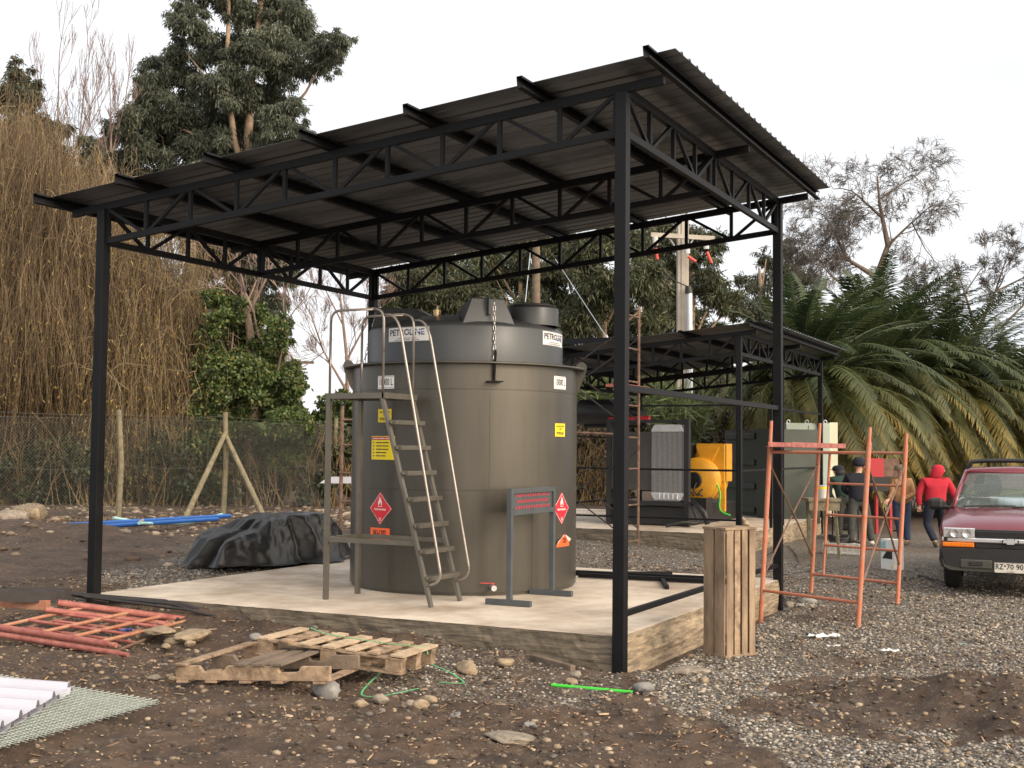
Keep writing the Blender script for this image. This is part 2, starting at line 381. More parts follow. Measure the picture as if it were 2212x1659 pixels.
r1 = t.nodes.new('ShaderNodeValToRGB'); e = r1.color_ramp.elements; e[0].position = .3; e[0].color = (.02, .012, .008, 1); e[1].position = .75; e[1].color = (.105, .066, .042, 1)
L(n1.outputs['Fac'], r1.inputs[0])
# speckle of crumbs and straw in the soil
v1 = N_('ShaderNodeTexVoronoi', Scale=34.); L(tcn.outputs['Object'], v1.inputs['Vector'])
r2 = t.nodes.new('ShaderNodeValToRGB'); e = r2.color_ramp.elements; e[0].position = .8; e[0].color = (0, 0, 0, 1); e[1].position = .95; e[1].color = (1, 1, 1, 1)
L(v1.outputs['Color'], r2.inputs[0])
m1 = t.nodes.new('ShaderNodeMixRGB'); m1.inputs[2].default_value = (.15, .11, .075, 1); L(r2.outputs[0], m1.inputs[0]); L(r1.outputs[0], m1.inputs[1])
# gravel
v2 = N_('ShaderNodeTexVoronoi', Scale=42.); L(tcn.outputs['Object'], v2.inputs['Vector'])
r3 = t.nodes.new('ShaderNodeValToRGB'); e = r3.color_ramp.elements; e[0].position = .1; e[0].color = (.06, .052, .044, 1); e[1].position = .9; e[1].color = (.29, .265, .23, 1)
sp = t.nodes.new('ShaderNodeSeparateColor'); L(v2.outputs['Color'], sp.inputs[0]); L(sp.outputs[0], r3.inputs[0])
r4 = t.nodes.new('ShaderNodeValToRGB'); e = r4.color_ramp.elements; e[0].position = .25; e[0].color = (1, 1, 1, 1); e[1].position = .75; e[1].color = (.25, .22, .2, 1)
L(v2.outputs['Distance'], r4.inputs[0])
m2 = t.nodes.new('ShaderNodeMixRGB'); m2.blend_type = 'MULTIPLY'; m2.inputs[0].default_value = 1; L(r3.outputs[0], m2.inputs[1]); L(r4.outputs[0], m2.inputs[2])
n3 = N_('ShaderNodeTexNoise', Scale=9., Detail=4, Roughness=.7); L(tcn.outputs['Object'], n3.inputs['Vector'])
ma = t.nodes.new('ShaderNodeMath'); ma.operation = 'MULTIPLY_ADD'; ma.inputs[1].default_value = 1.4; ma.inputs[2].default_value = -.7; L(n3.outputs['Fac'], ma.inputs[0])
mb_ = t.nodes.new('ShaderNodeMath'); mb_.operation = 'ADD'; mb_.use_clamp = True; L(ma.outputs[0], mb_.inputs[0]); L(at.outputs['Fac'], mb_.inputs[1])
m3 = t.nodes.new('ShaderNodeMixRGB'); L(mb_.outputs[0], m3.inputs[0]); L(m1.outputs[0], m3.inputs[1]); L(m2.outputs[0], m3.inputs[2]); L(m3.outputs[0], b.inputs['Base Color'])
b.inputs['Roughness'].default_value = .85
bp = N_('ShaderNodeBump', Strength=.7, Distance=.02); mh = t.nodes.new('ShaderNodeMixRGB'); L(mb_.outputs[0], mh.inputs[0])
n4 = N_('ShaderNodeTexNoise', Scale=30., Detail=6, Roughness=.75); L(tcn.outputs['Object'], n4.inputs['Vector']); L(n4.outputs['Fac'], mh.inputs[1])
iv = t.nodes.new('ShaderNodeInvert'); L(v2.outputs['Distance'], iv.inputs[1]); L(iv.outputs[0], mh.inputs[2]); L(mh.outputs[0], bp.inputs['Height']); L(bp.outputs[0], b.inputs['Normal'])
go = fast_mesh('ground', np.stack([XX.ravel(), YY.ravel(), ZZ.ravel()], 1), Fq, gm, smooth=True)
ga = go.data.attributes.new('grav', 'FLOAT', 'POINT'); ga.data.foreach_set('value', GR.ravel().astype(np.float32))
tag(go, kind='structure')
# ------------------------------------------------------------ loose gravel, pebbles and chips (nobody could count them)
def _ico():
    p = (1+5**.5)/2
    V = np.array([(-1, p, 0), (1, p, 0), (-1, -p, 0), (1, -p, 0), (0, -1, p), (0, 1, p), (0, -1, -p), (0, 1, -p), (p, 0, -1), (p, 0, 1), (-p, 0, -1), (-p, 0, 1)])/math.hypot(1, p)
    F = np.array([(0, 11, 5), (0, 5, 1), (0, 1, 7), (0, 7, 10), (0, 10, 11), (1, 5, 9), (5, 11, 4), (11, 10, 2), (10, 7, 6), (7, 1, 8), (3, 9, 4), (3, 4, 2), (3, 2, 6), (3, 6, 8), (3, 8, 9), (4, 9, 5), (2, 4, 11), (6, 2, 10), (8, 6, 7), (9, 8, 1)])
    return V, F
ICV, ICF = _ico()
def stones(name, P, S, cols, m, label=None, cat=None, flat=.6, smooth=True):
    n = len(P); an = rng.random(n)*6.283; c, s_ = np.cos(an), np.sin(an)
    V = ICV[None]*(1+.28*(rng.random((n, 12, 1))-.5)); sc3 = np.stack([S*(.8+.5*rng.random(n)), S*(.7+.3*rng.random(n)), S*flat*(.7+.5*rng.random(n))], 1)
    V = V*sc3[:, None]; X = V[..., 0]*c[:, None]-V[..., 1]*s_[:, None]; Y = V[..., 0]*s_[:, None]+V[..., 1]*c[:, None]
    V = np.stack([X, Y, V[..., 2]], -1)+P[:, None]
    F = (ICF[None]+np.arange(n)[:, None, None]*12).reshape(-1, 3)
    o = fast_mesh(name, V.reshape(-1, 3), F, m, col=np.repeat(cols, 20, 0), smooth=smooth); tag(o, label, cat, kind='stuff'); return o
stm = mat('pebble', (.3, .3, .3), .8, 0, attr='col', bump=.3, bscale=60)
def scat(n, x0, x1, y0, y1): return rng.uniform(x0, x1, n), rng.uniform(y0, y1, n)
def pal(n, cs):
    cs = np.array(cs); return cs[rng.integers(0, len(cs), n)]*(0.65+.6*rng.random((n, 1)))
def slabmask(x, y): return ~(((x > -5.85) & (x < .02) & (y > -.03) & (y < 5.45)) | ((x > -8) & (x < S2X+.05) & (y > S2Y-.05) & (y < 17.3)))
x, y = scat(210000, -7.5, 5.5, -5.5, 10.5); g_m = gravel(x, y)
vis = ((np.stack([x, y], 1)-CAM[:2])@AF[:2]); lat = (np.stack([x, y], 1)-CAM[:2])@AR[:2]
inv = (vis > 4.5) & (np.abs(lat) < vis*.45+.6)
k = (rng.random(len(x)) < g_m*np.clip(1.15-(vis-6)/12, .15, 1)) & slabmask(x, y) & inv; x, y = x[k], y[k]; z = gh(x, y)
S = .006+.012*rng.random(len(x))**1.5; P = np.stack([x, y, z+S*.25], 1)
stones('gravel', P, S, pal(len(x), [(.26, .24, .215), (.16, .15, .14), (.34, .3, .245), (.09, .085, .08), (.2, .165, .12), (.38, .35, .31), (.12, .09, .06)]), stm, 'loose grey crushed gravel spread over the yard', 'gravel')
x, y = scat(110000, -7.5, 4.5, -5.5, 9); vis = ((np.stack([x, y], 1)-CAM[:2])@AF[:2]); lat = (np.stack([x, y], 1)-CAM[:2])@AR[:2]
k = slabmask(x, y) & (vis > 4.5) & (np.abs(lat) < vis*.45+.6) & (rng.random(len(x)) < .25+.75*(vnoise(x, y, .8) > .5)); x, y = x[k], y[k]; z = gh(x, y)
S = .004+.03*rng.random(len(x))**9; P = np.stack([x, y, z+S*.02], 1)
stones('pebbles', P, S, pal(len(x), [(.24, .18, .12), (.14, .125, .11), (.3, .24, .17), (.09, .075, .06), (.22, .16, .11), (.07, .05, .035), (.05, .034, .023), (.045, .03, .02), (.06, .042, .028), (.035, .024, .016)]), stm, 'tan and grey pebbles scattered over the brown soil', 'pebbles')
# flat chips of bark, straw and dead leaves
x, y = scat(30000, -7.5, 4.5, -5.5, 8); vis = ((np.stack([x, y], 1)-CAM[:2])@AF[:2]); lat = (np.stack([x, y], 1)-CAM[:2])@AR[:2]
k = slabmask(x, y) & (vis > 4.5) & (np.abs(lat) < vis*.45+.6) & (rng.random(len(x)) < .25+.75*(vnoise(x, y, .5) > .52)) & (rng.random(len(x)) > gravel(x, y)*.85); x, y = x[k], y[k]; z = gh(x, y); n = len(x)
an = rng.random(n)*6.283; Ln = .007+.035*rng.random(n)**5; Wn = .002+.006*rng.random(n); U = np.stack([np.cos(an), np.sin(an), rng.normal(0, .25, n)], 1); W_ = np.stack([-np.sin(an), np.cos(an), rng.normal(0, .3, n)], 1)
C_ = np.stack([x, y, z+.008], 1); q = np.stack([C_-U*Ln[:, None]-W_*Wn[:, None], C_+U*Ln[:, None]-W_*Wn[:, None], C_+U*Ln[:, None]+W_*Wn[:, None], C_-U*Ln[:, None]+W_*Wn[:, None]], 1)
V8 = np.concatenate([q, q+np.array([0, 0, .004])], 1); CF = np.array([(0, 1, 2, 3), (4, 5, 6, 7), (0, 1, 5, 4), (1, 2, 6, 5), (2, 3, 7, 6), (3, 0, 4, 7)])
o = fast_mesh('wood_chips', V8.reshape(-1, 3), (CF[None]+np.arange(n)[:, None, None]*8).reshape(-1, 4), stm, col=np.repeat(pal(n, [(.26, .165, .09), (.12, .07, .04), (.36, .26, .16), (.07, .045, .028), (.04, .028, .02)]), 6, 0)); tag(o, 'chips of bark, straw and dead leaves littering the soil', 'litter', kind='stuff')
# rubble and clods heaped in front of the fence, far left
x, y = scat(60000, -21, -6.5, 3, 17); vis = ((np.stack([x, y], 1)-CAM[:2])@AF[:2]); lat = (np.stack([x, y], 1)-CAM[:2])@AR[:2]
dens = np.clip((vis-17)/9, .12, 1)*(.2+.8*(vnoise(x, y, 1.1) > .5))
k = (rng.random(len(x)) < dens*.3) & (lat > -vis*.46-1) & (lat < -vis*.08); x, y = x[k], y[k]; z = gh(x, y); n = len(x); S = .015+.1*rng.random(n)**6
stones('rubble', np.stack([x, y, z+S*.15], 1), S, pal(n, [(.07, .048, .03), (.12, .085, .055), (.22, .17, .12), (.09, .06, .04), (.3, .25, .19)]), stm, 'clods, rubble and plaster scraps heaped along the foot of the fence', 'rubble', flat=.5)
# ------------------------------------------------------------ concrete slabs
cm = bpy.data.materials.new('slab_concrete'); cm.use_nodes = True; t = cm.node_tree; b = t.nodes['Principled BSDF']; L = t.links.new
tcn = t.nodes.new('ShaderNodeTexCoord'); n1 = N_('ShaderNodeTexNoise', Scale=1.2, Detail=9, Roughness=.65); L(tcn.outputs['Object'], n1.inputs['Vector'])
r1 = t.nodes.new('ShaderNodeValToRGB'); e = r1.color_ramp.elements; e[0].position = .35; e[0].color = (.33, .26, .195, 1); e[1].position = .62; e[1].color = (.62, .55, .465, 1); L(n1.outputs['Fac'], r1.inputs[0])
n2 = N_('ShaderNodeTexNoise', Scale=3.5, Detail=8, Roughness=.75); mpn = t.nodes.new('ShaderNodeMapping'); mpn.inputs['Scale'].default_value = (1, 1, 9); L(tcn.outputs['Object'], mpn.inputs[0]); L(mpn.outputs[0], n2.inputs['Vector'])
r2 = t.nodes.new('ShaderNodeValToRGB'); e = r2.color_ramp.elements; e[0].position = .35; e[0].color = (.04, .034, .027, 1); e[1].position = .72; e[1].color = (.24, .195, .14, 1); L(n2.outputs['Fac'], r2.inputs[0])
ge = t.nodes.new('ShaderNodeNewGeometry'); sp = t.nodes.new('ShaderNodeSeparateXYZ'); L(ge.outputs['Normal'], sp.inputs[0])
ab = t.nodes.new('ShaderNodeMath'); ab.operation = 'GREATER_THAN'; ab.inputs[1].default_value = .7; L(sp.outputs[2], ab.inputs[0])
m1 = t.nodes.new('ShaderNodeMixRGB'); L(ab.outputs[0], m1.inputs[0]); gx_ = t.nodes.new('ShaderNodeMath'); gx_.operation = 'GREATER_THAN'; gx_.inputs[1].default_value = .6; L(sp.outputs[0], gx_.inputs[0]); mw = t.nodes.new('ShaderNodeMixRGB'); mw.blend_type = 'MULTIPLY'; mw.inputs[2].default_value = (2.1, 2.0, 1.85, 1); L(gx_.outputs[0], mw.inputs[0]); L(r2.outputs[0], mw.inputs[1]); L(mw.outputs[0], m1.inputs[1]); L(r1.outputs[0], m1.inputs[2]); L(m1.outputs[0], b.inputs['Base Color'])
b.inputs['Roughness'].default_value = .8
bp = N_('ShaderNodeBump', Strength=.35, Distance=.012); n5 = N_('ShaderNodeTexNoise', Scale=14., Detail=8, Roughness=.7); L(tcn.outputs['Object'], n5.inputs['Vector']); L(n5.outputs['Fac'], bp.inputs['Height']); L(bp.outputs[0], b.inputs['Normal'])
def slab(name, x0, x1, y0, y1, top, bot):
    # rough cast sides with board marks: a grid on each side, jittered
    vs = []; mbq = MB(); nz_ = 8
    def side(p, q):
        n = int(np.hypot(*(np.array(q)-p))/.06); nor = nrm([q[1]-p[1], p[0]-q[0], 0]); V = []; F = []
        for j in range(nz_+1):
            for i in range(n+1):
                tt = i/n; xx = p[0]+(q[0]-p[0])*tt; yy = p[1]+(q[1]-p[1])*tt; zz = top-(top-bot)*j/nz_
                wob = (vnoise(xx*1.+zz*3, yy*1.+zz*9, .07)-.5)*.016+(vnoise(xx, yy+zz*20, .3)-.5)*.022+(.008 if (j//2) % 2 else 0)
                if i in (0, n): wob = 0
                if j == 0: zz -= .012*max(0, vnoise(xx, yy, .1)-.6)*2; wob *= .4
                V.append(np.array([xx, yy, zz])+nor*wob)
        for j in range(nz_):
            for i in range(n): F.append((j*(n+1)+i, (j+1)*(n+1)+i, (j+1)*(n+1)+i+1, j*(n+1)+i+1))
        mbq.add(V, F)
    c = [(x0, y0), (x1, y0), (x1, y1), (x0, y1)]
    for i in range(4): side(np.array(c[i]), np.array(c[(i+1) % 4]))
    mbq.add([(x0, y0, top-.002), (x1, y0, top-.002), (x1, y1, top-.002), (x0, y1, top-.002)], [(0, 1, 2, 3)])
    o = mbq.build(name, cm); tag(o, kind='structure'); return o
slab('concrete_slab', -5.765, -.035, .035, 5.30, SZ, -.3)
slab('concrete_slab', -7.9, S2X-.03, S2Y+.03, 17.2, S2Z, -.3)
# ------------------------------------------------------------ steel shelters
def shelter(label, X0, Y0, W, D, zb, slope, depth, base, npanX, npanY, ps, ov, purl, rails, midfrac=(.5,), roofm='roof', mast=.1):
    """posts at the corners; X0,Y0 = right front corner; roof rises towards +X"""
    e = thing('steel_shelter', label, 'shelter', (X0, Y0, 0))
    zt = lambda x: zb+depth+slope*(x-X0); zl = lambda x: zb+slope*(x-X0)
    for (px, py) in ((X0-ps/2, Y0+ps/2), (X0-W+ps/2, Y0+ps/2), (X0-ps/2, Y0+D-ps/2), (X0-W+ps/2, Y0+D-ps/2)):
        m = MB(); zt_ = zt(px)-.02; bs = float(gh(px, py))-.1 if (py < Y0+1 or px > X0-1) and base else .1
        if px < X0-1 and py < Y0+1: bs = .1
        m.box((px, py, (zt_+bs)/2), (ps, ps, zt_-bs)); m.box((px, py, .005+(SZ if base < .3 else S2Z) if False else zt_-.01), (ps+.006, ps+.006, .012)); child(m, 'post', 'black', e, bevel=.004)
    tw = .045
    def truss(f, L0, L1, n, wtop, ext0=0., ext1=0.):
        # f(s)->(x,y); zl/zt from x
        m = MB(); P = lambda s, z: np.array([*f(s), z])
        b0, b1 = P(L0, zl(f(L0)[0])), P(L1, zl(f(L1)[0])); t0, t1 = P(L0-ext0, zt(f(L0-ext0)[0])), P(L1+ext1, zt(f(L1+ext1)[0]))
        m.bar(b0, b1, tw, .06); m.bar(t0, t1, tw+.004, .075)
        for i in range(n+1):
            s = L0+(L1-L0)*i/n; x = f(s)[0]
            if i > 0 and i < n or True:
                so_ = s+(.06 if i == 0 else -.06 if i == n else 0); x = f(so_)[0]
                m.bar(P(so_, zl(x)), P(so_, zt(x)), wtop, wtop)
            if i < n:
                s2 = L0+(L1-L0)*(i+1)/n; za, zc = (zt, zl) if i % 2 == 0 else (zl, zt)
                m.bar(P(s+.02, za(f(s)[0])), P(s2-.02, zc(f(s2)[0])), wtop*.9, wtop*.9)
        child(m, 'truss', 'black', e)
    xs = (X0-W+ps/2, X0-ps/2)
    for fy in [0.]+list(midfrac)+[1.]:
        yy = Y0+ps/2+(D-ps)*fy
        truss(lambda s, yy=yy: (s, yy), xs[0], xs[1], npanX, .036, ov[0], ov[1])
    for xx in xs: truss(lambda s, xx=xx: (xx, s), Y0+ps/2+.01, Y0+D-ps/2-.01, npanY, .036)
    # C purlins along Y
    y0, y1 = Y0-ov[2], Y0+D+ov[3]
    for xp in purl:
        m = MB(); zz = zt(xp)+.04; hgt = .1; a = .05; th = .005
        lean = np.array([1, 0, slope]); up = np.array([-slope, 0, 1.])
        prof = [(0, 0), (a, 0), (a, .018), (a-th, .018), (a-th, th), (th, th), (th, hgt-th), (a-th, hgt-th), (a-th, hgt-.018), (a, hgt-.018), (a, hgt), (0, hgt)]
        m.prism(prof, (xp-a/2, y0, zz-.002), lean, up, (0, 1, 0), y1-y0); child(m, 'purlin', 'black', e)
    # corrugated sheet, ribs along X
    xa, xb = X0-W-ov[0]-.1, X0+ov[1]+.13; ya, yb = y0+.22, y1-.06; zr = lambda x: zt(x)+.145; prof = []; y = ya; m = MB()
    while y < yb:
        prof += [(y, 0), (y+.15, 0), (y+.165, .022), (y+.185, .022)]; y += .2
    prof = [(q, h) for q, h in prof if q <= yb]
    V = []; 
    nsx = 14
    for i in range(nsx+1):
        x = xa+(xb-xa)*i/nsx; V += [(x, q, zr(x)+h) for q, h in prof]
    n = len(prof); F = [(i*n+j, (i+1)*n+j, (i+1)*n+j+1, i*n+j+1) for i in range(nsx) for j in range(n-1)]
    V2 = [(x_, y_, z_-.0015) for x_, y_, z_ in V]; nn = len(V)
    m.add(V+V2, F+[tuple(nn+k for k in q[::-1]) for q in F]+[(j, j+1, nn+j+1, nn+j) for j in range(n-1)]+[(nsx*n+j, nn+nsx*n+j, nn+nsx*n+j+1, nsx*n+j+1) for j in range(n-1)]+[(i*n, nn+i*n, nn+(i+1)*n, (i+1)*n) for i in range(nsx)]+[(i*n+n-1, (i+1)*n+n-1, nn+(i+1)*n+n-1, nn+i*n+n-1) for i in range(nsx)])
    child(m, 'roof_sheet', roofm, e)
    for (p, q, wd) in rails:
        m = MB(); m.bar(p, q, wd, wd); child(m, 'rail', 'black', e)
    return e
shelter('near tall black steel shelter with sloping sheet roof over the tank', 0, 0, 5.80, 5.22, 4.38, .0959, .36, .2, 10, 8, .1, (.42, .36, .42, .42),
        [-6.22+1.09*i for i in range(6)]+[.33], [((-.05, .1, 2.26), (-.05, 5.12, 2.26), .05), ((-.05, .1, .41), (-.05, 5.12, .41), .045)])
shelter('farther lower black steel shelter over the generator', S2X, S2Y, 4.1, 6.2, 3.36, .0959, .33, .35, 8, 10, .09, (.35, .3, .35, .3),
        [S2X-4.3+1.12*i for i in range(4)]+[S2X+.27],
        [((S2X-4.0, S2Y+.05, 2.5), (S2X-.09, S2Y+.05, 2.5), .03), ((S2X-4.0, S2Y+.05, 1.42), (S2X-.09, S2Y+.05, 1.42), .035), ((S2X-4.0, S2Y+.05, .6), (S2X-.09, S2Y+.05, .6), .03),
         ((S2X-.045, S2Y+.1, 2.53), (S2X-.045, S2Y+6.1, 2.53), .04), ((S2X-.045, S2Y+.1, 1.42), (S2X-.045, S2Y+6.1, 1.42), .035), ((S2X-.045, S2Y+3.0, S2Z), (S2X-.045, S2Y+3.0, 3.35), .03),
         ((S2X-.045, S2Y+2.1, S2Z), (S2X-.045, S2Y+2.1, 2.5), .05), ((S2X-4.05, S2Y+1.0, S2Z), (S2X-4.05, S2Y+1.0, 3.0), .04), ((S2X-4.05, S2Y+.1, 2.0), (S2X-4.05, S2Y+6.1, 2.0), .03), ((S2X-4.05, S2Y+.1, .7), (S2X-4.05, S2Y+6.1, .7), .03)])
# ------------------------------------------------------------ the fuel tank
TC = np.array([-3.06, 2.93]); TR = 1.265; TI = 1.10
def cyl_hit(x, y, Rr):
    d = ray(x, y); o = CAM[:2]-TC; a = d[:2]@d[:2]; b_ = 2*(o@d[:2]); c_ = o@o-Rr*Rr; disc = b_*b_-4*a*c_
    tt = (-b_-math.sqrt(max(disc, 0)))/(2*a); p = CAM+d*tt; return math.atan2(p[1]-TC[1], p[0]-TC[0]), p[2]
tk = thing('fuel_tank', 'big grey cylindrical steel fuel tank standing on the concrete slab', 'tank', (TC[0], TC[1], SZ))
C3 = (TC[0], TC[1], 0)
m = MB()
m.lathe([(TR-.02, SZ+.001), (TR-.02, SZ+.03), (TR, SZ+.032), (TR, 1.31), (TR+.0035, 1.312), (TR+.0035, 1.318), (TR, 1.32), (TR, 2.355), (TR+.0035, 2.357), (TR+.0035, 2.363), (TR, 2.365), (TR, 2.635)], C3, 160)
child(m, 'outer_shell', 'shell', tk, smooth=2)
for an, z0, z1 in ((cyl_hit(1058, 950, TR)[0], 1.32, 2.355), (cyl_hit(1150, 1150, TR)[0], .27, 1.31)):
    m = MB(); u = np.array([math.cos(an), math.sin(an), 0]); v = np.array([-math.sin(an), math.cos(an), 0]); m.box(np.array([*TC, (z0+z1)/2])+u*(TR+.001), (.006, .006, z1-z0), ax=(u, v, np.array([0, 0, 1.]))); child(m, 'weld_seam', 'shell', tk)
m = MB(); m.lathe([(TI-.01, 2.645), (1.355, 2.645), (1.36, 2.64), (1.36, 2.628), (1.355, 2.624), (TR-.002, 2.624)], C3, 128); child(m, 'rim_flange', 'shell', tk, smooth=2)
m = MB(); m.lathe([(TI, 2.66), (TI, 3.03), (TI-.015, 3.06), (TI-.05, 3.085), (TI-.1, 3.098), (.6, 3.2), (.3, 3.23), (.001, 3.235)], C3, 128); child(m, 'inner_tank', 'inner', tk, smooth=2)
def rad(an, r, z): return np.array([TC[0]+math.cos(an)*r, TC[1]+math.sin(an)*r, z])
a_c = math.atan2(CAM[1]-TC[1], CAM[0]-TC[0])      # towards the camera
a_f = cyl_hit(1058, 760, TI)[0]
# moulded buttresses of the lid: front one with chain lug, others round
for i, da in enumerate((0, R_(120), R_(-120))):
    an = a_f+da; u = np.array([math.cos(an), math.sin(an), 0]); v = np.array([-math.sin(an), math.cos(an), 0]); m = MB()
    pr_ = [(TI-.055, 3.08), (TI-.1, 3.34), (.55, 3.33), (.3, 3.2)]
    V = []
    for (r, z), hw in zip(pr_, (.27, .18, .15, .2)):
        for sg in (-1, 1): V.append(np.array([*TC, z])+u*r+v*hw*sg)
    for (r, z), hw in zip([(TI-.055, 3.04), (.3, 3.1)], (.3, .25)):
        for sg in (-1, 1): V.append(np.array([*TC, z])+u*r+v*hw*sg)
    m.add(V, [(0, 1, 3, 2), (2, 3, 5, 4), (4, 5, 7, 6), (8, 0, 2), (8, 2, 4), (8, 4, 6), (8, 6, 10), (9, 3, 1), (9, 5, 3), (9, 7, 5), (9, 11, 7), (8, 9, 1, 0)])
    child(m, 'buttress', 'inner', tk, bevel=.012)
    # chain lug on the buttress
    m = MB(); m.prism([(0, 0), (.05, 0), (.06, .16), (.04, .2), (.0, .2)], np.array([*TC, 3.16])+u*(TI-.07)-v*.012, u, (0, 0, 1), v, .024); child(m, 'lifting_lug', 'inner', tk)
    # chain down to the bracket on the shell
    m = MB(); p0 = rad(an, TI-.01, 3.3); p1 = rad(an, TI+.035, 2.62) if i == 0 else rad(an+.02, TR-.03, 2.66); L_ = np.linalg.norm(p1-p0); nl = int(L_/.052); dr = (p1-p0)/L_
    off = v*(.045 if i == 0 else 0)
    for kk in range(nl):
        c = p0+dr*(kk+.5)*L_/nl+off; a2 = v if kk % 2 else u
        ring = [c+dr*.033*math.cos(tt)+a2*.013*math.sin(tt) for tt in np.linspace(0, 2*math.pi, 11)]
        m.tube(ring, .0045, 5, cap=False)
    child(m, 'chain', 'chain', tk, smooth=True)
an = a_f; u = np.array([math.cos(an), math.sin(an), 0]); v = np.array([-math.sin(an), math.cos(an), 0])
m = MB(); m.prism([(.09, .30), (.07, .34), (.05, .3), (.005, .02), (.005, 0), (.11, 0), (.11, .018), (.04, .02)], np.array([*TC, 2.43])+u*TR-v*.01, u, (0, 0, 1), v, .02)
m.box(np.array([*TC, 2.438])+u*(TR+.055), (.1, .16, .012), ax=(u, v, np.array([0, 0, 1.]))); child(m, 'chain_bracket', 'black', tk)
# lifting ears on the rim of the shell
for xpx, sg in ((757, 1), (1246, -1), (None, 0)):
    an = cyl_hit(xpx, 800, TR)[0] if xpx else a_c+math.pi
    if xpx == 757: an -= 0.02
    u = np.array([math.cos(an), math.sin(an), 0]); v = np.array([-math.sin(an), math.cos(an), 0]); m = MB()
    m.prism([(0, 2.38), (.03, 2.42), (.1, 2.6), (.115, 2.66), (.1, 2.7), (.07, 2.725), (.03, 2.72), (.0, 2.69), (-.03, 2.65), (0, 2.64)], np.array([*TC, 0])+u*TR-v*.01, u, (0, 0, 1), v, .02)
    m.m = 0; child(m, 'lifting_ear', 'shell', tk)
    m = MB(); c = np.array([*TC, 2.685])+u*(TR+.06); m.tube([c-v*.012, c+v*.012], .016, 12); child(m, 'ear_hole', 'paper', tk) if False else None
# filler neck with lid
ncx = AT(1150, 690, (np.array([*TC, 1.75])-CAM)@AF-.25); nc = (ncx[0], ncx[1], 0)
m = MB(); m.lathe([(.29, 3.1), (.29, 3.28), (.285, 3.295), (.27, 3.3), (.0, 3.3)], nc, 48); child(m, 'filler_neck', 'inner', tk, smooth=2)
m = MB(); m.lathe([(.25, 3.3), (.26, 3.315), (.26, 3.33), (.2, 3.345), (.0, 3.35)], nc, 48); child(m, 'filler_lid', 'dark', tk, smooth=2)
m = MB(); q = AT(944, 680, (np.array([*TC, 1.75])-CAM)@AF-.5); q = (q[0], q[1], 0); m.lathe([(.04, 3.1), (.04, 3.16), (.032, 3.165), (.032, 3.19), (.042, 3.195), (.042, 3.25), (.0, 3.25)], q, 16); m.tube([(q[0], q[1], 3.25), (q[0]+.01, q[1], 3.29), (q[0]-.03, q[1], 3.31)], .012, 6); child(m, 'vent_fitting', 'brass', tk, smooth=2)
# drain valve low on the shell
an, _z = cyl_hit(1061, 1270, TR); u = np.array([math.cos(an), math.sin(an), 0]); v = np.array([-math.sin(an), math.cos(an), 0]); c0 = np.array([*TC, .325])+u*TR
m = MB(); m.tube([c0, c0+u*.1], .02, 10); m.tube([c0+u*.1, c0+u*.12], .03, 8); child(m, 'drain_valve', 'conduit', tk)
m = MB(); m.tube([c0+u*.06+np.array([0, 0, .015]), c0+u*.06+np.array([0, 0, .045])], .008, 6); m.bar(c0+u*.06+v*.02+np.array([0, 0, .045]), c0+u*.05-v*.13+np.array([0, 0, .05]), .02, .006); child(m, 'valve_handle', 'valve', tk)
# ---- stickers, bent onto the shell
def cyl_map(a0, z0, Rr, off): return lambda px_, py_: (TC[0]+math.cos(a0+px_/Rr)*(Rr+off), TC[1]+math.sin(a0+px_/Rr)*(Rr+off), z0+py_)
def patch(poly_rows, a0, z0, Rr, off, name, m, par):
    # poly_rows: list of (y, xmin, xmax)
    mbb = MB(); n = 10; f = cyl_map(a0, z0, Rr, off); V = []
    for (yy, x0_, x1_) in poly_rows:
        for i in range(n+1): V.append(f(x0_+(x1_-x0_)*i/n, yy))
    F = [(j*(n+1)+i, j*(n+1)+i+1, (j+1)*(n+1)+i+1, (j+1)*(n+1)+i) for j in range(len(poly_rows)-1) for i in range(n)]
    mbb.add(V, F); return child(mbb, name, m, par)
def ctext(s, size, px_, py_, a0, z0, Rr, off, m, par, name='lettering', sx=1., bold=0., cut=None):
    P, F = text_mesh(s, size, sx, bold); f = cyl_map(a0, z0, Rr, off); mbb = MB(); mbb.add([f(px_+x, py_+y) for x, y in P], F); return child(mbb, name, m, par)
def rectrows(wd, hg): return [(-hg/2, -wd/2, wd/2), (0, -wd/2, wd/2), (hg/2, -wd/2, wd/2)]
def sticker_pos(xl, xr, yt, yb, Rr):
    al, zt_ = cyl_hit(xl, (yt+yb)/2, Rr); ar, _ = cyl_hit(xr, (yt+yb)/2, Rr); xm = (xl+xr)/2
    _, z1 = cyl_hit(xm, yt, Rr); _, z0 = cyl_hit(xm, yb, Rr); return (al+ar)/2, (z0+z1)/2, abs(ar-al)*Rr, z1-z0
def frame_lines(wd, hg, t_, a0, z0, Rr, off, m, par):
    for yy in (-hg/2+t_*1.5, hg/2-t_*1.5): patch([(yy-t_/2, -wd/2+t_, wd/2-t_), (yy+t_/2, -wd/2+t_, wd/2-t_)], a0, z0, Rr, off, 'border', m, par)
    for xx in (-wd/2+t_*1.5, wd/2-t_*1.5): patch([(-hg/2+t_, xx-t_/2, xx+t_/2), (hg/2-t_, xx-t_/2, xx+t_/2)], a0, z0, Rr, off, 'border', m, par)
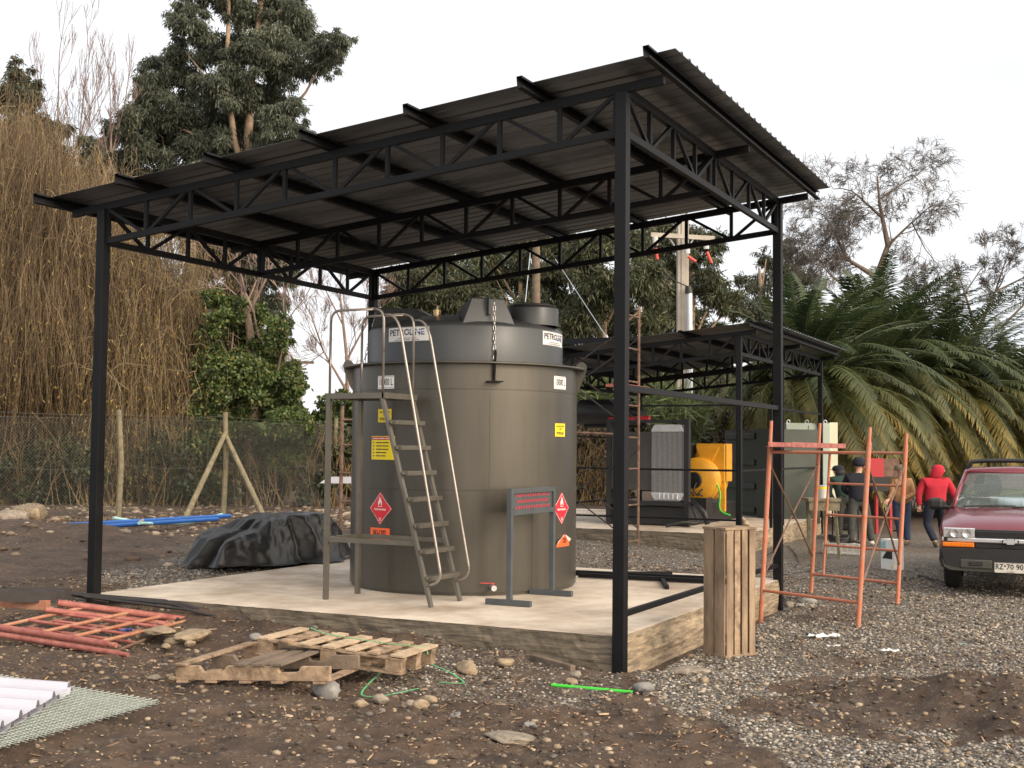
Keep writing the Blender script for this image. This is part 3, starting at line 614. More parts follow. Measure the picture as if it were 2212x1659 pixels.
def logo(a0, z0, wd, hg):
    s = patch(rectrows(wd, hg), a0, z0, TI, .002, 'logo_sticker', 'white', tk); frame_lines(wd, hg, .0022, a0, z0, TI, .0035, 'signg', s)
    ctext('PETRO', .092, -.107, .018, a0, z0, TI, .004, 'ink', s, sx=1.02, bold=.0018)
    ctext('LINE', .092, .125, .018, a0, z0, TI, .004, 'navy', s, sx=1.0, bold=.002)
    patch([(.024, .02, wd/2-.012), (.034, .02, wd/2-.012)], a0, z0, TI, .0055, 'stripe', 'white', s)
    for yy, wl, n_ in ((-.042, .26, 4), (-.06, .34, 3)):
        for i in range(n_): patch([(yy-.003, -wl/2+wl*i/n_, -wl/2+wl*(i+.88)/n_), (yy+.003, -wl/2+wl*i/n_, -wl/2+wl*(i+.88)/n_)], a0, z0, TI, .004, 'small_print', 'signg', s)
a0, z0, wd, hg = sticker_pos(840, 928, 705, 736, TI); LW = wd; logo(a0, z0-.005, wd, hg)
al, _ = cyl_hit(1172, 725, TI); logo(al+LW/2/TI, z0-.005, LW, hg)
def cap(a0, z0, wd, hg):
    s = patch(rectrows(wd, hg), a0, z0, TR, .002, 'capacity_sticker', 'white', tk)
    for yy in (-.42, .42): patch([(yy*hg-.002, -wd*.47, wd*.47), (yy*hg+.002, -wd*.47, wd*.47)], a0, z0, TR, .0035, 'border', 'ink', s)
    ctext('10000 L', .105, 0, 0, a0, z0, TR, .004, 'ink', s, sx=.6, bold=.0012)
a0, z0, wd, hg = sticker_pos(810, 851.6, 812, 840, TR); CW, CH = .24, hg
a1, _ = cyl_hit(851.6, 826, TR); cap(a1-.12/TR, z0, .24, hg)
a1, _ = cyl_hit(1196.5, 827, TR); _, z1 = cyl_hit(1211, 827, TR); cap(a1+.12/TR, z1, .24, hg)
def yel(a0, z0, wd, hg):
    s = patch(rectrows(wd, hg), a0, z0, TR, .002, 'fuel_sticker', 'yellow', tk)
    ctext('USO EXCLUSIVO', .028, 0, hg*.27, a0, z0, TR, .004, 'ink', s, sx=.72, bold=.0006); ctext('CON', .026, 0, 0.01, a0, z0, TR, .004, 'ink', s, sx=.8, bold=.0006); ctext('PETROLEO', .042, 0, -hg*.26, a0, z0, TR, .004, 'ink', s, sx=.72, bold=.001)
_, z0 = cyl_hit(830, 898, TR); a1, _ = cyl_hit(846, 898, TR); yel(a1-.1/TR, z0, .2, .14)
_, z0 = cyl_hit(1212, 929, TR); a1, _ = cyl_hit(1198.8, 929, TR); yel(a1+.1/TR, z0, .2, .14)
a0, z0, wd, hg = sticker_pos(803, 853.5, 942, 993, TR)
s = patch(rectrows(wd, hg), a0, z0, TR, .002, 'warning_sticker', 'yellow', tk)
patch([(hg*.34, -wd*.48, wd*.48), (hg*.47, -wd*.48, wd*.48)], a0, z0, TR, .0035, 'red_band', 'redink', s); [patch([(hg*.385, -wd*.42+wd*.28*i, -wd*.42+wd*.28*i+wd*.24), (hg*.42, -wd*.42+wd*.28*i, -wd*.42+wd*.28*i+wd*.24)], a0, z0, TR, .005, 'small_print', 'white', s) for i in range(3)]
for i, ln_ in enumerate((.36, .36, .36, .3, .28)):
    yy = hg*(.22-.14*i)
    for xa_, xb_ in ((-.42, -.36), (-.27, -.27+ln_*.7), (-.25+ln_*.7, -.25+ln_*1.4)): patch([(yy-.005, wd*xa_, wd*xb_), (yy+.005, wd*xa_, wd*xb_)], a0, z0, TR, .004, 'small_print', 'ink', s)
FL = [(-.5, -1), (-.62, -.4), (-.5, .1), (-.42, -.2), (-.3, .1), (-.28, .55), (-.1, .95), (-.12, .5), (.1, .2), (.12, .75), (.3, .3), (.28, -.05), (.42, .1), (.55, -.3), (.6, -.7), (.45, -1), (.3, -.75), (.25, -.45), (.1, -.2), (.05, -.6), (-.1, -.3), (-.2, -.75), (-.3, -.6), (-.35, -.9)]
def diamond(a0, z0, hw, hh):
    s = patch([(-hh, -.001, .001), (0, -hw, hw), (hh, -.001, .001)], a0, z0, TR, .002, 'flammable_sticker', 'red', tk)
    mm = MB(); f = cyl_map(a0, z0, TR, .0035)
    for (p, q) in (((-hw, 0), (0, hh)), ((0, hh), (hw, 0)), ((hw, 0), (0, -hh)), ((0, -hh), (-hw, 0))):
        k1, k2 = .95, .92; mm.add([f(p[0]*k1, p[1]*k1), f(q[0]*k1, q[1]*k1), f(q[0]*k2, q[1]*k2), f(p[0]*k2, p[1]*k2)], [(0, 1, 2, 3)])
    child(mm, 'border', 'white', s)
    mm = MB(); mm.add([f(x*.05, .085*hh/.18+y*.055) for x, y in FL], [tuple(range(len(FL)))]); mm.add([f(-.035, .018), f(.035, .018), f(.035, .023), f(-.035, .023)], [(0, 1, 2, 3)]); child(mm, 'flame_symbol', 'white', s)
    ctext('PELIGRO INFLAMABLE', .027, 0, -.012, a0, z0, TR, .004, 'white', s, sx=.68, bold=.0006); ctext('3.0', .045, 0, -.115, a0, z0, TR, .004, 'white', s, sx=.7, bold=.001)
a0, z0, wd, hg = sticker_pos(799.5, 847, 1063, 1133.5, TR); HW, HH = wd/2, hg/2; diamond(a0, z0, HW, HH)
a1, _ = cyl_hit(1228, 1098, TR); _, z1 = cyl_hit(1213, 1098, TR); diamond(a1-HW/TR, z1, HW, HH)
a0, z0, wd, hg = sticker_pos(800.5, 842, 1140.5, 1167, TR); s = patch(rectrows(wd, hg), a0, z0, TR, .002, 'un_number_sticker', 'orangev', tk); ctext('NU-1202', .085, 0, .01, a0, z0, TR, .004, 'ink', s, sx=.62, bold=.0025)
a1, _ = cyl_hit(1201.4, 1168, TR); _, z1 = cyl_hit(1214, 1168, TR); a0 = a1+wd/2/TR
s = patch([(-hg/2, -wd/2, wd/2), (-hg*.1, -wd*.45, wd*.48), (hg*.2, -wd*.2, wd*.35), (hg/2, -wd*.02, wd*.1)], a0, z1, TR, .002, 'un_number_sticker', 'orangev', tk)
s['label'] = 'half peeled orange number sticker'
ctext('1202', .075, .02, -.0, a0, z1, TR, .004, 'ink', s, sx=.62, bold=.0025)
mm = MB(); f = cyl_map(a0, z1, TR, .006); f2 = cyl_map(a0, z1, TR, .03)
mm.add([f(-wd*.5, -hg*.35), f2(-wd*.5, 0), f2(-wd*.1, hg*.45), f(-.01*wd, hg*.5), f(-wd*.3, 0)], [(0, 1, 2, 3, 4)]); mm.add([f(wd*.12, hg*.5), f2(wd*.45, hg*.1), f(wd*.5, -.02), f(wd*.3, 0.01)], [(0, 1, 2, 3)]); child(mm, 'curled_backing', 'white', s)
# ------------------------------------------------------------ stair with platform
ld = thing('access_stair', 'grey steel stair with platform and tube handrails beside the tank', 'stair', (-2.9, 1.15, SZ))
def fr(x): return 0
XB, XT = -2.285, -2.86; ZP = 2.255; YA, YB = .85, 1.46
for yy in (YA+.02, YB-.02):
    m = MB(); m.bar((XB, yy, SZ), (XT, yy, ZP-.03), .03, .05, ref=(0, 1, 0)); child(m, 'stringer', 'ladder', ld)
for px_ in ((-3.49, YA+.02), (-3.49, YB-.02)):
    m = MB(); m.box((px_[0], px_[1], (SZ+ZP)/2), (.045, .045, ZP-SZ-.001)); child(m, 'leg', 'ladder', ld)
m = MB()
for yy in (YA+.02, YB-.02): m.bar((-3.49+.023, yy, ZP), (XT+.02, yy, ZP), .04, .055)
for xx in (-3.49, XT+.02): m.bar((xx, YA, ZP+.0015), (xx, YB, ZP+.0015), .04, .055)
for i in range(9): m.bar((-3.46+.065*i, YA+.03, ZP+.01), (-3.46+.065*i, YB-.03, ZP+.01), .05, .006)
child(m, 'platform', 'ladder', ld)
zb_ = .83; sx_ = lambda z: XB+(XT-XB)*(z-SZ)/(ZP-SZ)
m = MB(); m.bar((-3.49+.023, YA+.02, zb_), (sx_(zb_)-.02, YA+.02, zb_), .03, .045); m.bar((-3.49, YA+.042, zb_+.002), (-3.49, YB-.042, zb_+.002), .03, .045); m.bar((-3.49+.023, YB-.02, zb_), (sx_(zb_)-.02, YB-.02, zb_), .03, .045); child(m, 'lower_brace', 'ladder', ld)
for yp, xp in ((912, 846), (967, 870), (1023, 893), (1080, 900), (1137, 906), (1193, 912), (1250, 918)):
    z = OY(xp, yp, YA)[2]; m = MB(); xx = sx_(z); m.box((xx+.03, (YA+YB)/2, z), (.11, YB-YA-.06, .045)); m.box((xx+.03, (YA+YB)/2+.0, z+.0), (.02, YB-YA+.0, .03)); child(m, 'step', 'ladder', ld, bevel=.004)
def arc3(p, c, q, n=6): # quadratic bend
    p, c, q = [np.array(k, float) for k in (p, c, q)]; return [p*(1-t)**2+c*2*t*(1-t)+q*t*t for t in np.linspace(0, 1, n)]
for yy in (YA+.02, YB-.02):
    m = MB(); zt_ = 3.11
    m.tube([(-3.485, yy, ZP+.02), (-3.485, yy, zt_-.12)]+arc3((-3.485, yy, zt_-.12), (-3.485, yy, zt_), (-3.37, yy, zt_))+[(XT-.1, yy, zt_)]+arc3((XT-.12, yy, zt_), (XT, yy, zt_), (XT, yy, zt_-.12))+[(XT, yy, ZP+.02)], .0135, 10)
    child(m, 'guard_rail', 'tube', ld, smooth=True)
    m = MB(); o_ = .012 if yy > 1 else -.012
    m.tube([(XT+.005, yy, 3.05)]+arc3((XT+.07, yy, 3.045), (XT+.16, yy, 3.02), (XT+.2, yy, 2.86))+[(-2.2, yy, .62)]+arc3((-2.195, yy, .6), (-2.17, yy, .48), (-2.28, yy, .45))+[(-2.345, yy, .43)], .0135, 10)
    child(m, 'handrail', 'tube', ld, smooth=True)
# ------------------------------------------------------------ sign stand
ss = thing('sign_stand', 'dark grey freestanding steel frame sign with red stencilled panel', 'sign', (-1.7, 1.85, SZ))
SX = -1.7; 
for yy in (1.36, 2.35):
    m = MB(); m.box((SX, yy, (SZ+.05+1.36)/2), (.05, .05, 1.36-SZ-.05)); child(m, 'upright', 'signg', ss, bevel=.003)
    m = MB(); m.box((SX-.01, yy, SZ+.028), (.48, .055, .055)); child(m, 'foot', 'signg', ss, bevel=.003)
m = MB(); m.bar((SX, 1.385, 1.335), (SX, 2.325, 1.335), .049, .049); m.bar((SX, 1.385, 1.125), (SX, 2.325, 1.125), .049, .049); child(m, 'crossbar', 'signg', ss, bevel=.003)
m = MB(); m.box((SX, 1.855, 1.23), (.01, .935, .16)); pn = child(m, 'panel', 'signg', ss)
m = MB()
for rz_, hh, n_ in ((1.29, .03, 15), (1.232, .03, 22), (1.172, .032, 14)):
    w0 = .82 if hh else .7
    if rz_ == 1.232: w0 = .74
    for i in range(n_):
        yy = 1.855-w0/2+w0*(i+.5)/n_; ww = w0/n_*.62
        m.box((SX+.0065, yy, rz_), (.003, ww*.3, hh)); m.box((SX+.0062, yy+ww*.28, rz_+random.choice((-.008, 0, .009))), (.0025, ww*.5, hh*.35))
        if i % 2: m.box((SX+.0068, yy+ww*.42, rz_-.003), (.003, ww*.22, hh*.75))
child(m, 'lettering', 'redink', pn)
# ------------------------------------------------------------ plants
def leaves(P, D, Ln, Wd, cols, k=1.0):
    """one rhombic leaf per point: P base, D direction, Ln length, Wd width"""
    n = len(P); D = D/(np.linalg.norm(D, axis=1, keepdims=True)+1e-9); r = rng.normal(size=(n, 3)); S = np.cross(D, r); S /= (np.linalg.norm(S, axis=1, keepdims=True)+1e-9)
    L_ = np.asarray(Ln)*np.ones(n); W = np.asarray(Wd)*np.ones(n)
    a = P; b_ = P+D*L_[:, None]*.45+S*W[:, None]*.5; c = P+D*L_[:, None]; d = P+D*L_[:, None]*.45-S*W[:, None]*.5
    V = np.stack([a, b_, c, d], 1).reshape(-1, 3); return V, np.arange(n*4).reshape(-1, 4), cols
def crown(name, clumps, nper, ln, wd, pal_, parent, droop=.8, jit=.35, hollow=.5, m='leaf'):
    """clumps: (centre, radii, weight)"""
    Ps, Ds, Cs = [], [], []
    for c, r, wgt in clumps:
        n = int(nper*wgt); u = rng.normal(size=(n, 3)); u /= np.linalg.norm(u, axis=1, keepdims=True)
        rad_ = rng.random(n)**hollow; P = np.array(c)+u*np.array(r)*rad_[:, None]
        # gather the leaves on small sprays
        ns = max(4, n//14); sc_ = P[rng.integers(0, n, ns)]; own = rng.integers(0, ns, n); P = P*jit+sc_[own]*(1-jit)
        D = rng.normal(size=(n, 3))*.6+u*.35; D[:, 2] -= droop
        tone = (.7+.6*rng.random())*(.75+.5*rng.random(ns))[own]
        cs = np.array(pal_)[rng.integers(0, len(pal_), n)]*tone[:, None]*(.8+.4*rng.random((n, 1)))
        Ps.append(P); Ds.append(D); Cs.append(cs)
    P, D, C_ = map(np.concatenate, (Ps, Ds, Cs)); n = len(P)
    V, F, C_ = leaves(P, D, ln*(.6+.8*rng.random(n)), wd*(.7+.6*rng.random(n)), C_)
    return fast_mesh(name, V, F, m, col=C_, parent=parent)
def segs_mesh(name, A, B, r1, r2, m, parent, col=None, ns=3):
    A, B = np.array(A, float), np.array(B, float); n = len(A); T = B-A; T /= (np.linalg.norm(T, axis=1, keepdims=True)+1e-9)
    ref = np.where(np.abs(T[:, 2:3]) > .9, np.array([[1., 0, 0]]), np.array([[0, 0, 1.]])); U = np.cross(T, ref); U /= (np.linalg.norm(U, axis=1, keepdims=True)+1e-9); W = np.cross(U, T)
    r1 = np.asarray(r1)*np.ones(n); r2 = np.asarray(r2)*np.ones(n); an = np.arange(ns)*2*math.pi/ns
    ring = U[:, None]*np.cos(an)[None, :, None]+W[:, None]*np.sin(an)[None, :, None]
    V = np.concatenate([A[:, None]+ring*r1[:, None, None], B[:, None]+ring*r2[:, None, None]], 1)
    F = np.array([(k, (k+1) % ns, ns+(k+1) % ns, ns+k) for k in range(ns)])
    FF = (F[None]+np.arange(n)[:, None, None]*2*ns).reshape(-1, 4)
    return fast_mesh(name, V.reshape(-1, 3), FF, m, col=None if col is None else np.repeat(col, ns, 0), parent=parent, smooth=True)
def branches(base, d0, L0, r0, depth, spread, up, out, rnd, nseg=4, kids=(2, 4), lk=.72, wob=.18, minr=.004, droop=0.):
    """recursive bare branches -> list of (p,q,r1,r2)"""
    p = np.array(base, float); d = nrm(d0); r = r0
    for i in range(nseg):
        d = nrm(d+np.array([rnd.gauss(0, wob), rnd.gauss(0, wob), rnd.gauss(0, wob)+up*.1-droop*(.25 if depth < 2 else .05)]))
        q = p+d*L0/nseg; r2 = max(minr, r*(.88)); out.append((p, q, r, r2)); p, r = q, r2
        if depth > 0 and i > 0:
            for _ in range(rnd.randint(*kids) if i == nseg-1 else rnd.randint(0, 2)):
                ax = np.array([rnd.gauss(0, 1) for _ in range(3)]); dd = nrm(d+nrm(np.cross(d, ax))*spread*(.6+.7*rnd.random())+np.array([0, 0, up*.3]))
                branches(p, dd, L0*lk*(.7+.5*rnd.random()), max(minr, r*.62), depth-1, spread, up, out, rnd, nseg, kids, lk, wob, minr, droop)
    return out
def px_m(D): return D/FOC
def clump_px(lst, D, dz=1.2, squash=1.):
    o = []
    for q in lst:
        x, y, r = q[:3]; dd = D+rng.uniform(-dz, dz); c = AT(x, y, dd); s = r*px_m(D); o.append((c, (s*1.05, s*1.05, s*squash*.85), (r/50.)**2*.8))
        for _ in range(7 if r > 20 else 0):
            a = rng.random()*6.283; k = .7+.6*rng.random(); c2 = AT(x+r*k*math.cos(a), y+r*k*math.sin(a)*.9, dd+rng.uniform(-.5, .5)*dz); s2 = s*(.28+.22*rng.random()); o.append((c2, (s2*1.3, s2*1.3, s2), (r/50.)**2*.06))
    return o
def trunk_obj(parent, pts, r0, r1, m='bark', name='trunk', n=10):
    mbb = MB(); mbb.tube(pts, r0, n, r2=r1); return child(mbb, name, m, parent, smooth=True)
def root(x, D, z=None):
    p = AT(x, 1000, D); return np.array([p[0], p[1], float(gh(p[0], p[1]))-.1])
def tthing(name, label, cat, base, group=None): return thing(name, label, cat, base, 0, group)
# tall eucalyptus over the shelter roof
EP = [(.062, .074, .05), (.085, .1, .068), (.105, .12, .082), (.045, .056, .038), (.14, .15, .1)]
b0 = root(545, 46); e = tthing('eucalyptus_tree', 'tallest eucalyptus tree rising above the left half of the shelter roof', 'tree', b0)
tr = [b0, AT(548, 760, 46), AT(552, 520, 46), AT(536, 300, 46), AT(545, 150, 46), AT(562, 20, 46), AT(566, -80, 46)]
trunk_obj(e, tr, .26, .07, 'eucbark')
trunk_obj(e, [AT(538, 420, 46), AT(505, 300, 45.5), AT(490, 160, 45.5), AT(494, 20, 45.5), AT(492, -60, 45.5)], .14, .05, 'eucbark', 'limb')
for pts in ([AT(540, 320, 46), AT(600, 270, 46), AT(660, 200, 46), AT(700, 130, 46)], [AT(545, 240, 46), AT(470, 200, 46), AT(400, 110, 46)], [AT(536, 330, 46), AT(440, 300, 46), AT(330, 250, 46)], [AT(545, 500, 46), AT(600, 560, 46), AT(625, 640, 46)], [AT(560, 60, 46), AT(610, 20, 46), AT(640, -20, 46)]):
    trunk_obj(e, pts, .1, .02, 'eucbark', 'limb', 6)
el = [(400, 20, 30), (425, 60, 34), (448, 95, 32), (392, 55, 26), (470, 118, 26), (500, 90, 34), (530, 30, 45), (600, 0, 55), (640, 40, 50), (655, 85, 40), (590, 80, 50), (545, 110, 46), (700, 105, 34), (735, 85, 24), (722, 120, 28), (690, 140, 30), (650, 150, 30), (500, 150, 40), (600, 150, 46), (440, -20, 40), (500, -10, 40),
      (378, 118, 32), (362, 140, 38), (340, 175, 40), (320, 205, 40), (405, 165, 46), (460, 185, 44), (520, 200, 46), (580, 205, 46), (330, 250, 50), (275, 255, 30), (245, 285, 28), (400, 250, 56), (470, 265, 56), (540, 270, 52), (600, 260, 42), (628, 235, 26), (645, 280, 24), (350, 315, 56), (430, 320, 58), (300, 325, 46), (240, 340, 34), (520, 330, 50), (600, 320, 42), (640, 300, 22),
      (500, 420, 60), (420, 420, 60), (580, 420, 50), (490, 500, 50), (560, 520, 50), (350, 400, 50), (455, 560, 55), (510, 570, 50), (570, 590, 46), (600, 560, 30), (595, 650, 34), (610, 705, 28), (600, 750, 26), (545, 640, 46), (480, 640, 50), (620, 600, 24), (585, 800, 26), (420, 640, 50), (540, 720, 50), (500, 700, 40), (640, 560, 24), (560, 480, 56), (440, 500, 50), (480, 360, 50), (560, 360, 50), (385, 480, 50), (340, 460, 40), (600, 480, 36), (205, 320, 30), (225, 360, 34), (260, 380, 44), (320, 390, 50), (400, 400, 50), (290, 430, 46), (290, 295, 40), (190, 370, 24)]
crown('crown', clump_px(el, 46, 2.2), 4600, .2, .045, EP, e, droop=1.2, jit=.6, hollow=.5)
# pale eucalyptus at the far left edge
b0 = root(30, 43); e = tthing('eucalyptus_tree', 'eucalyptus tree at the left edge behind the brown willow', 'tree', b0)
trunk_obj(e, [b0, AT(30, 600, 43), AT(36, 300, 43), AT(38, 180, 43)], .25, .04, 'eucbark')
crown('crown', clump_px([(40, 165, 34), (60, 215, 40), (20, 200, 40), (90, 270, 46), (40, 280, 55), (110, 320, 46), (60, 350, 60), (10, 330, 50), (130, 380, 40), (90, 420, 60), (200, 370, 34), (220, 420, 40)], 43), 2200, .24, .055, [(.05, .06, .035), (.08, .09, .05), (.04, .045, .03), (.1, .09, .05)], e, droop=1., jit=.25)
# wall of eucalyptus behind the tank and the second shelter
BP = [(.07, .088, .045), (.05, .064, .036), (.1, .115, .058), (.04, .05, .03), (.14, .15, .075), (.11, .095, .05)]
specs = [(900, 52, [(860, 625, 34), (840, 660, 26), (900, 600, 46), (880, 660, 50), (950, 570, 56), (930, 640, 60), (1000, 620, 60), (850, 700, 34), (870, 760, 50), (960, 700, 60), (900, 820, 60), (1000, 780, 60)], 'leftmost eucalyptus of the grove behind the tank lid'),
         (1120, 55, [(1040, 540, 60), (1110, 520, 60), (1180, 520, 60), (1070, 600, 64), (1150, 610, 64), (1220, 580, 60), (1100, 690, 64), (1190, 690, 64), (1060, 780, 60), (1150, 790, 60), (1240, 660, 55), (1090, 870, 60)], 'broad eucalyptus directly above the filler lid of the tank'),
         (1300, 50, [(1260, 540, 55), (1330, 520, 55), (1290, 620, 60), (1370, 600, 60), (1260, 690, 60), (1340, 690, 60), (1420, 640, 50), (1400, 700, 50), (1290, 780, 55), (1380, 790, 60), (1300, 860, 55), (1260, 920, 50)], 'eucalyptus left of the concrete power pole'),
         (1490, 52, [(1440, 500, 42), (1500, 510, 40), (1540, 530, 30), (1400, 560, 44), (1470, 580, 50), (1530, 600, 38), (1545, 640, 40), (1470, 680, 56), (1540, 720, 46), (1580, 660, 30), (1500, 780, 60), (1420, 780, 56), (1460, 860, 60), (1560, 840, 50)], 'eucalyptus right of the concrete power pole'),
         (1640, 56, [(1655, 560, 24), (1700, 540, 26), (1690, 590, 40), (1640, 610, 36), (1600, 600, 20), (1735, 600, 30), (1650, 680, 60), (1590, 650, 30), (1720, 670, 46), (1600, 740, 50)], 'small pale eucalyptus rising behind the left palm')]
for (xt, D, lst, lab) in specs:
    b0 = root(xt, D); e = tthing('eucalyptus_tree', lab, 'tree', b0, None); trunk_obj(e, [b0, AT(xt-4, 800, D), AT(xt+6, 650, D), AT(xt, lst[0][1]+20, D)], .3, .05, 'eucbark')
    for q in lst[::3]: trunk_obj(e, [AT(xt, min(q[1]+120, 880), D), AT((xt+q[0])/2, q[1]+50, D), AT(q[0], q[1], D)], .08, .02, 'eucbark', 'limb', 5)
    crown('crown', clump_px(lst, D, 2.), 3600 if xt < 1600 else 2400, .25, .055, BP if xt < 1600 else [(.09, .1, .06), (.06, .07, .042), (.12, .12, .07)], e, droop=.9, jit=.38, hollow=.45)
# dark far wood closing the view
n = 26000; xs = rng.uniform(-250, 2500, n); D = rng.uniform(62, 70, n); topz = 4.2+2.5*vnoise(xs, xs*0, 160.)
P = np.array([AT(a, 1000, b) for a, b in zip(xs, D)]); P[:, 2] = rng.random(n)*topz; keep = ~((xs > 610) & (xs < 790) & (P[:, 2] > 3.)); P = P[keep]; n = len(P)
Dn = rng.normal(size=(n, 3)); Dn[:, 2] -= .3; cs = np.array([(.03, .036, .02), (.05, .05, .03), (.045, .035, .025)])[rng.integers(0, 3, n)]*(.6+.8*rng.random((n, 1)))
V, F, C_ = leaves(P, Dn, .9, .45, cs); tag(fast_mesh('woodland', V, F, 'leaf', col=C_), 'dark far wood seen as a mass behind everything', 'woodland', kind='stuff')
# ---- the brown weeping willow
def willow(label, base, limbs, strands, colr, leafc, rs=.006, nleaf=1.6, seed=1, leafz=None):
    e = tthing('willow_tree', label, 'tree', base); rnd = random.Random(seed)
    trunk_obj(e, [base, base+np.array([.1, .1, 2.5]), base+np.array([0, .2, 5.]), base+np.array([.2, 0, 8.])], .42, .14)
    for pts in limbs: trunk_obj(e, pts, .045, .012, 'willowtwig', 'limb', 6)
    A, B, Rr, Cc, LP = [], [], [], [], []
    for (c, r, n, ln) in strands:
        u = rng.normal(size=(n, 3)); u /= np.linalg.norm(u, axis=1, keepdims=True); P = np.array(c)+u*np.array(r)*np.array([1.25, 1.25, 1.])*(rng.random((n, 1))**.33)+rng.normal(size=(n, 3))*np.array([.45, .45, .75]); H = rng.normal(size=(n, 2))*.32+u[:, :2]*.2
        L_ = ln*(.5+.8*rng.random(n)); tone = colr[rng.integers(0, len(colr), n)]*(.45+.9*rng.random((n, 1)))*(.7+.5*rng.random()); k = 6
        for i in range(k):
            t0, t1 = i/k, (i+1)/k; f = lambda t: P+np.stack([H[:, 0]*t**.6*L_*.5, H[:, 1]*t**.6*L_*.5, -L_*(t**1.2)], 1)+np.stack([np.sin(t*5+P[:, 2]*3), np.cos(t*6+P[:, 0]*3), t*0*P[:, 0]], 1)*.05
            A.append(f(t0)); B.append(f(t1)); Rr.append(np.full(n, rs*(1.1-.6*t0))); Cc.append(tone)
            kk = rng.random(n) < nleaf*.3; LP.append(f(t1)[kk])
    A, B, Rr, Cc = map(np.concatenate, (A, B, Rr, Cc)); A[:, 2] = np.maximum(A[:, 2], .25); B[:, 2] = np.maximum(B[:, 2], .2)
    segs_mesh('hanging_twigs', A, B, Rr, Rr*.9, stm_tw, e, col=Cc)
    out = []
    for _ in range(170):
        c, r, n, ln = strands[rnd.randrange(len(strands))]; p = np.array(c)+rng.normal(size=3)*np.array(r)*.75; p[2] = max(p[2], .6)
        branches(p, (rnd.gauss(0, 1), rnd.gauss(0, 1)-.5, rnd.gauss(.5, .5)), rnd.uniform(.7, 1.8), .016, 1, .6, .3, out, rnd, 4, (1, 3), .55, .22, .005, droop=.8)
    a1, b1, c1, d1 = zip(*out); segs_mesh('bare_twigs', a1, b1, c1, d1, 'willowlight', e)
    P = np.concatenate(LP); P[:, 2] = np.maximum(P[:, 2], .3); n = len(P); Dn = rng.normal(size=(n, 3))*.45; Dn[:, 2] -= 1
    zf = 1/(1+np.exp((P[:, 2]-leafz)/1.2)) if leafz else np.ones(n)
    kk = rng.random(n) < .18+.82*zf; P, Dn = P[kk], Dn[kk]; n = len(P)
    cs = np.array(leafc)[rng.integers(0, len(leafc), n)]*(.6+.7*rng.random((n, 1)))
    V, F, C_ = leaves(P, Dn, .08+.09*rng.random(n), .026, cs); fast_mesh('leaves', V, F, 'leaf', col=C_, parent=e); return e
M['willowlight'] = mat('pale_willow_twig', (.22, .165, .1), .8, 0, .3, 1.)
stm_tw = mat('twig', (.2, .13, .07), .85, attr='col')
BT = np.array([(.14, .094, .052), (.19, .132, .072), (.09, .06, .036), (.25, .18, .1)])
YL = [(.34, .23, .06), (.25, .18, .055), (.17, .13, .045), (.42, .3, .08), (.12, .12, .04), (.1, .11, .04)]
def ST(lst, D, n, ln, dz=1.5):
    return [(AT(x+rng.uniform(-8, 8), y+rng.uniform(-8, 8), D+rng.uniform(-dz, dz)), (r*px_m(D), r*px_m(D), r*px_m(D)*.7), int(n*(r/60.)**2), ln) for (x, y, r) in lst]
b0 = root(60, 36)
lm_ = [[AT(-120, 560, 34), AT(60, 600, 34), AT(190, 660, 34), AT(320, 640, 34), AT(440, 760, 34)], [AT(-100, 480, 34), AT(60, 470, 34), AT(120, 520, 33.5), AT(210, 560, 33.5)], [AT(-50, 760, 33), AT(40, 740, 33), AT(150, 770, 33), AT(260, 740, 33), AT(330, 780, 33)], [AT(-60, 400, 35), AT(40, 420, 35), AT(160, 395, 35)], [AT(-60, 640, 33), AT(50, 650, 33), AT(140, 690, 33), AT(300, 790, 33)]]
willow('huge brown weeping willow with bare twigs filling the left edge', b0, lm_,
       ST([(20, 420, 80), (100, 440, 70), (170, 470, 60), (30, 520, 90), (130, 540, 90), (230, 520, 60), (10, 640, 100), (110, 650, 100), (210, 640, 90), (60, 760, 100), (170, 770, 100), (0, 850, 90), (110, 860, 90), (250, 750, 70), (-60, 560, 100), (-60, 760, 100), (60, 340, 44), (20, 300, 34), (90, 370, 40), (130, 420, 34), (200, 430, 30), (260, 480, 30), (10, 950, 80), (120, 960, 80)], 34.5, 1050, 1.7, 2.2)+ST([(20, 250, 40), (60, 300, 50), (110, 350, 50), (150, 400, 50), (200, 440, 50), (240, 470, 50), (270, 520, 50), (0, 330, 60), (90, 420, 60), (180, 500, 50), (230, 560, 50)], 35, 260, 1.1, 2.), BT, YL, .0052, 1.6, 3, leafz=3.5)
b0 = root(390, 36)
lm_ = [[AT(300, 640, 34), AT(400, 610, 34), AT(500, 700, 33.5)], [AT(330, 900, 34), AT(400, 800, 34), AT(420, 760, 33.5), AT(500, 720, 33)], [AT(350, 850, 33.5), AT(440, 780, 33), AT(520, 790, 33)]]
willow('yellow-leaved weeping willow between the left shelter post and the ivy tree', b0, lm_,
       ST([(300, 590, 44), (340, 600, 40), (390, 640, 36), (280, 680, 64), (340, 700, 60), (390, 720, 50), (430, 760, 34), (300, 800, 64), (380, 800, 50), (430, 830, 30), (280, 900, 64), (350, 900, 50), (400, 900, 40)], 34, 950, 1.6, 2.)+ST([(300, 520, 46), (350, 540, 46), (400, 570, 46), (440, 620, 40), (330, 600, 50), (410, 640, 46), (460, 690, 34), (300, 570, 50), (480, 740, 30)], 34.5, 230, 1.1, 1.5), BT, YL, .0052, 2.6, 5, leafz=6)
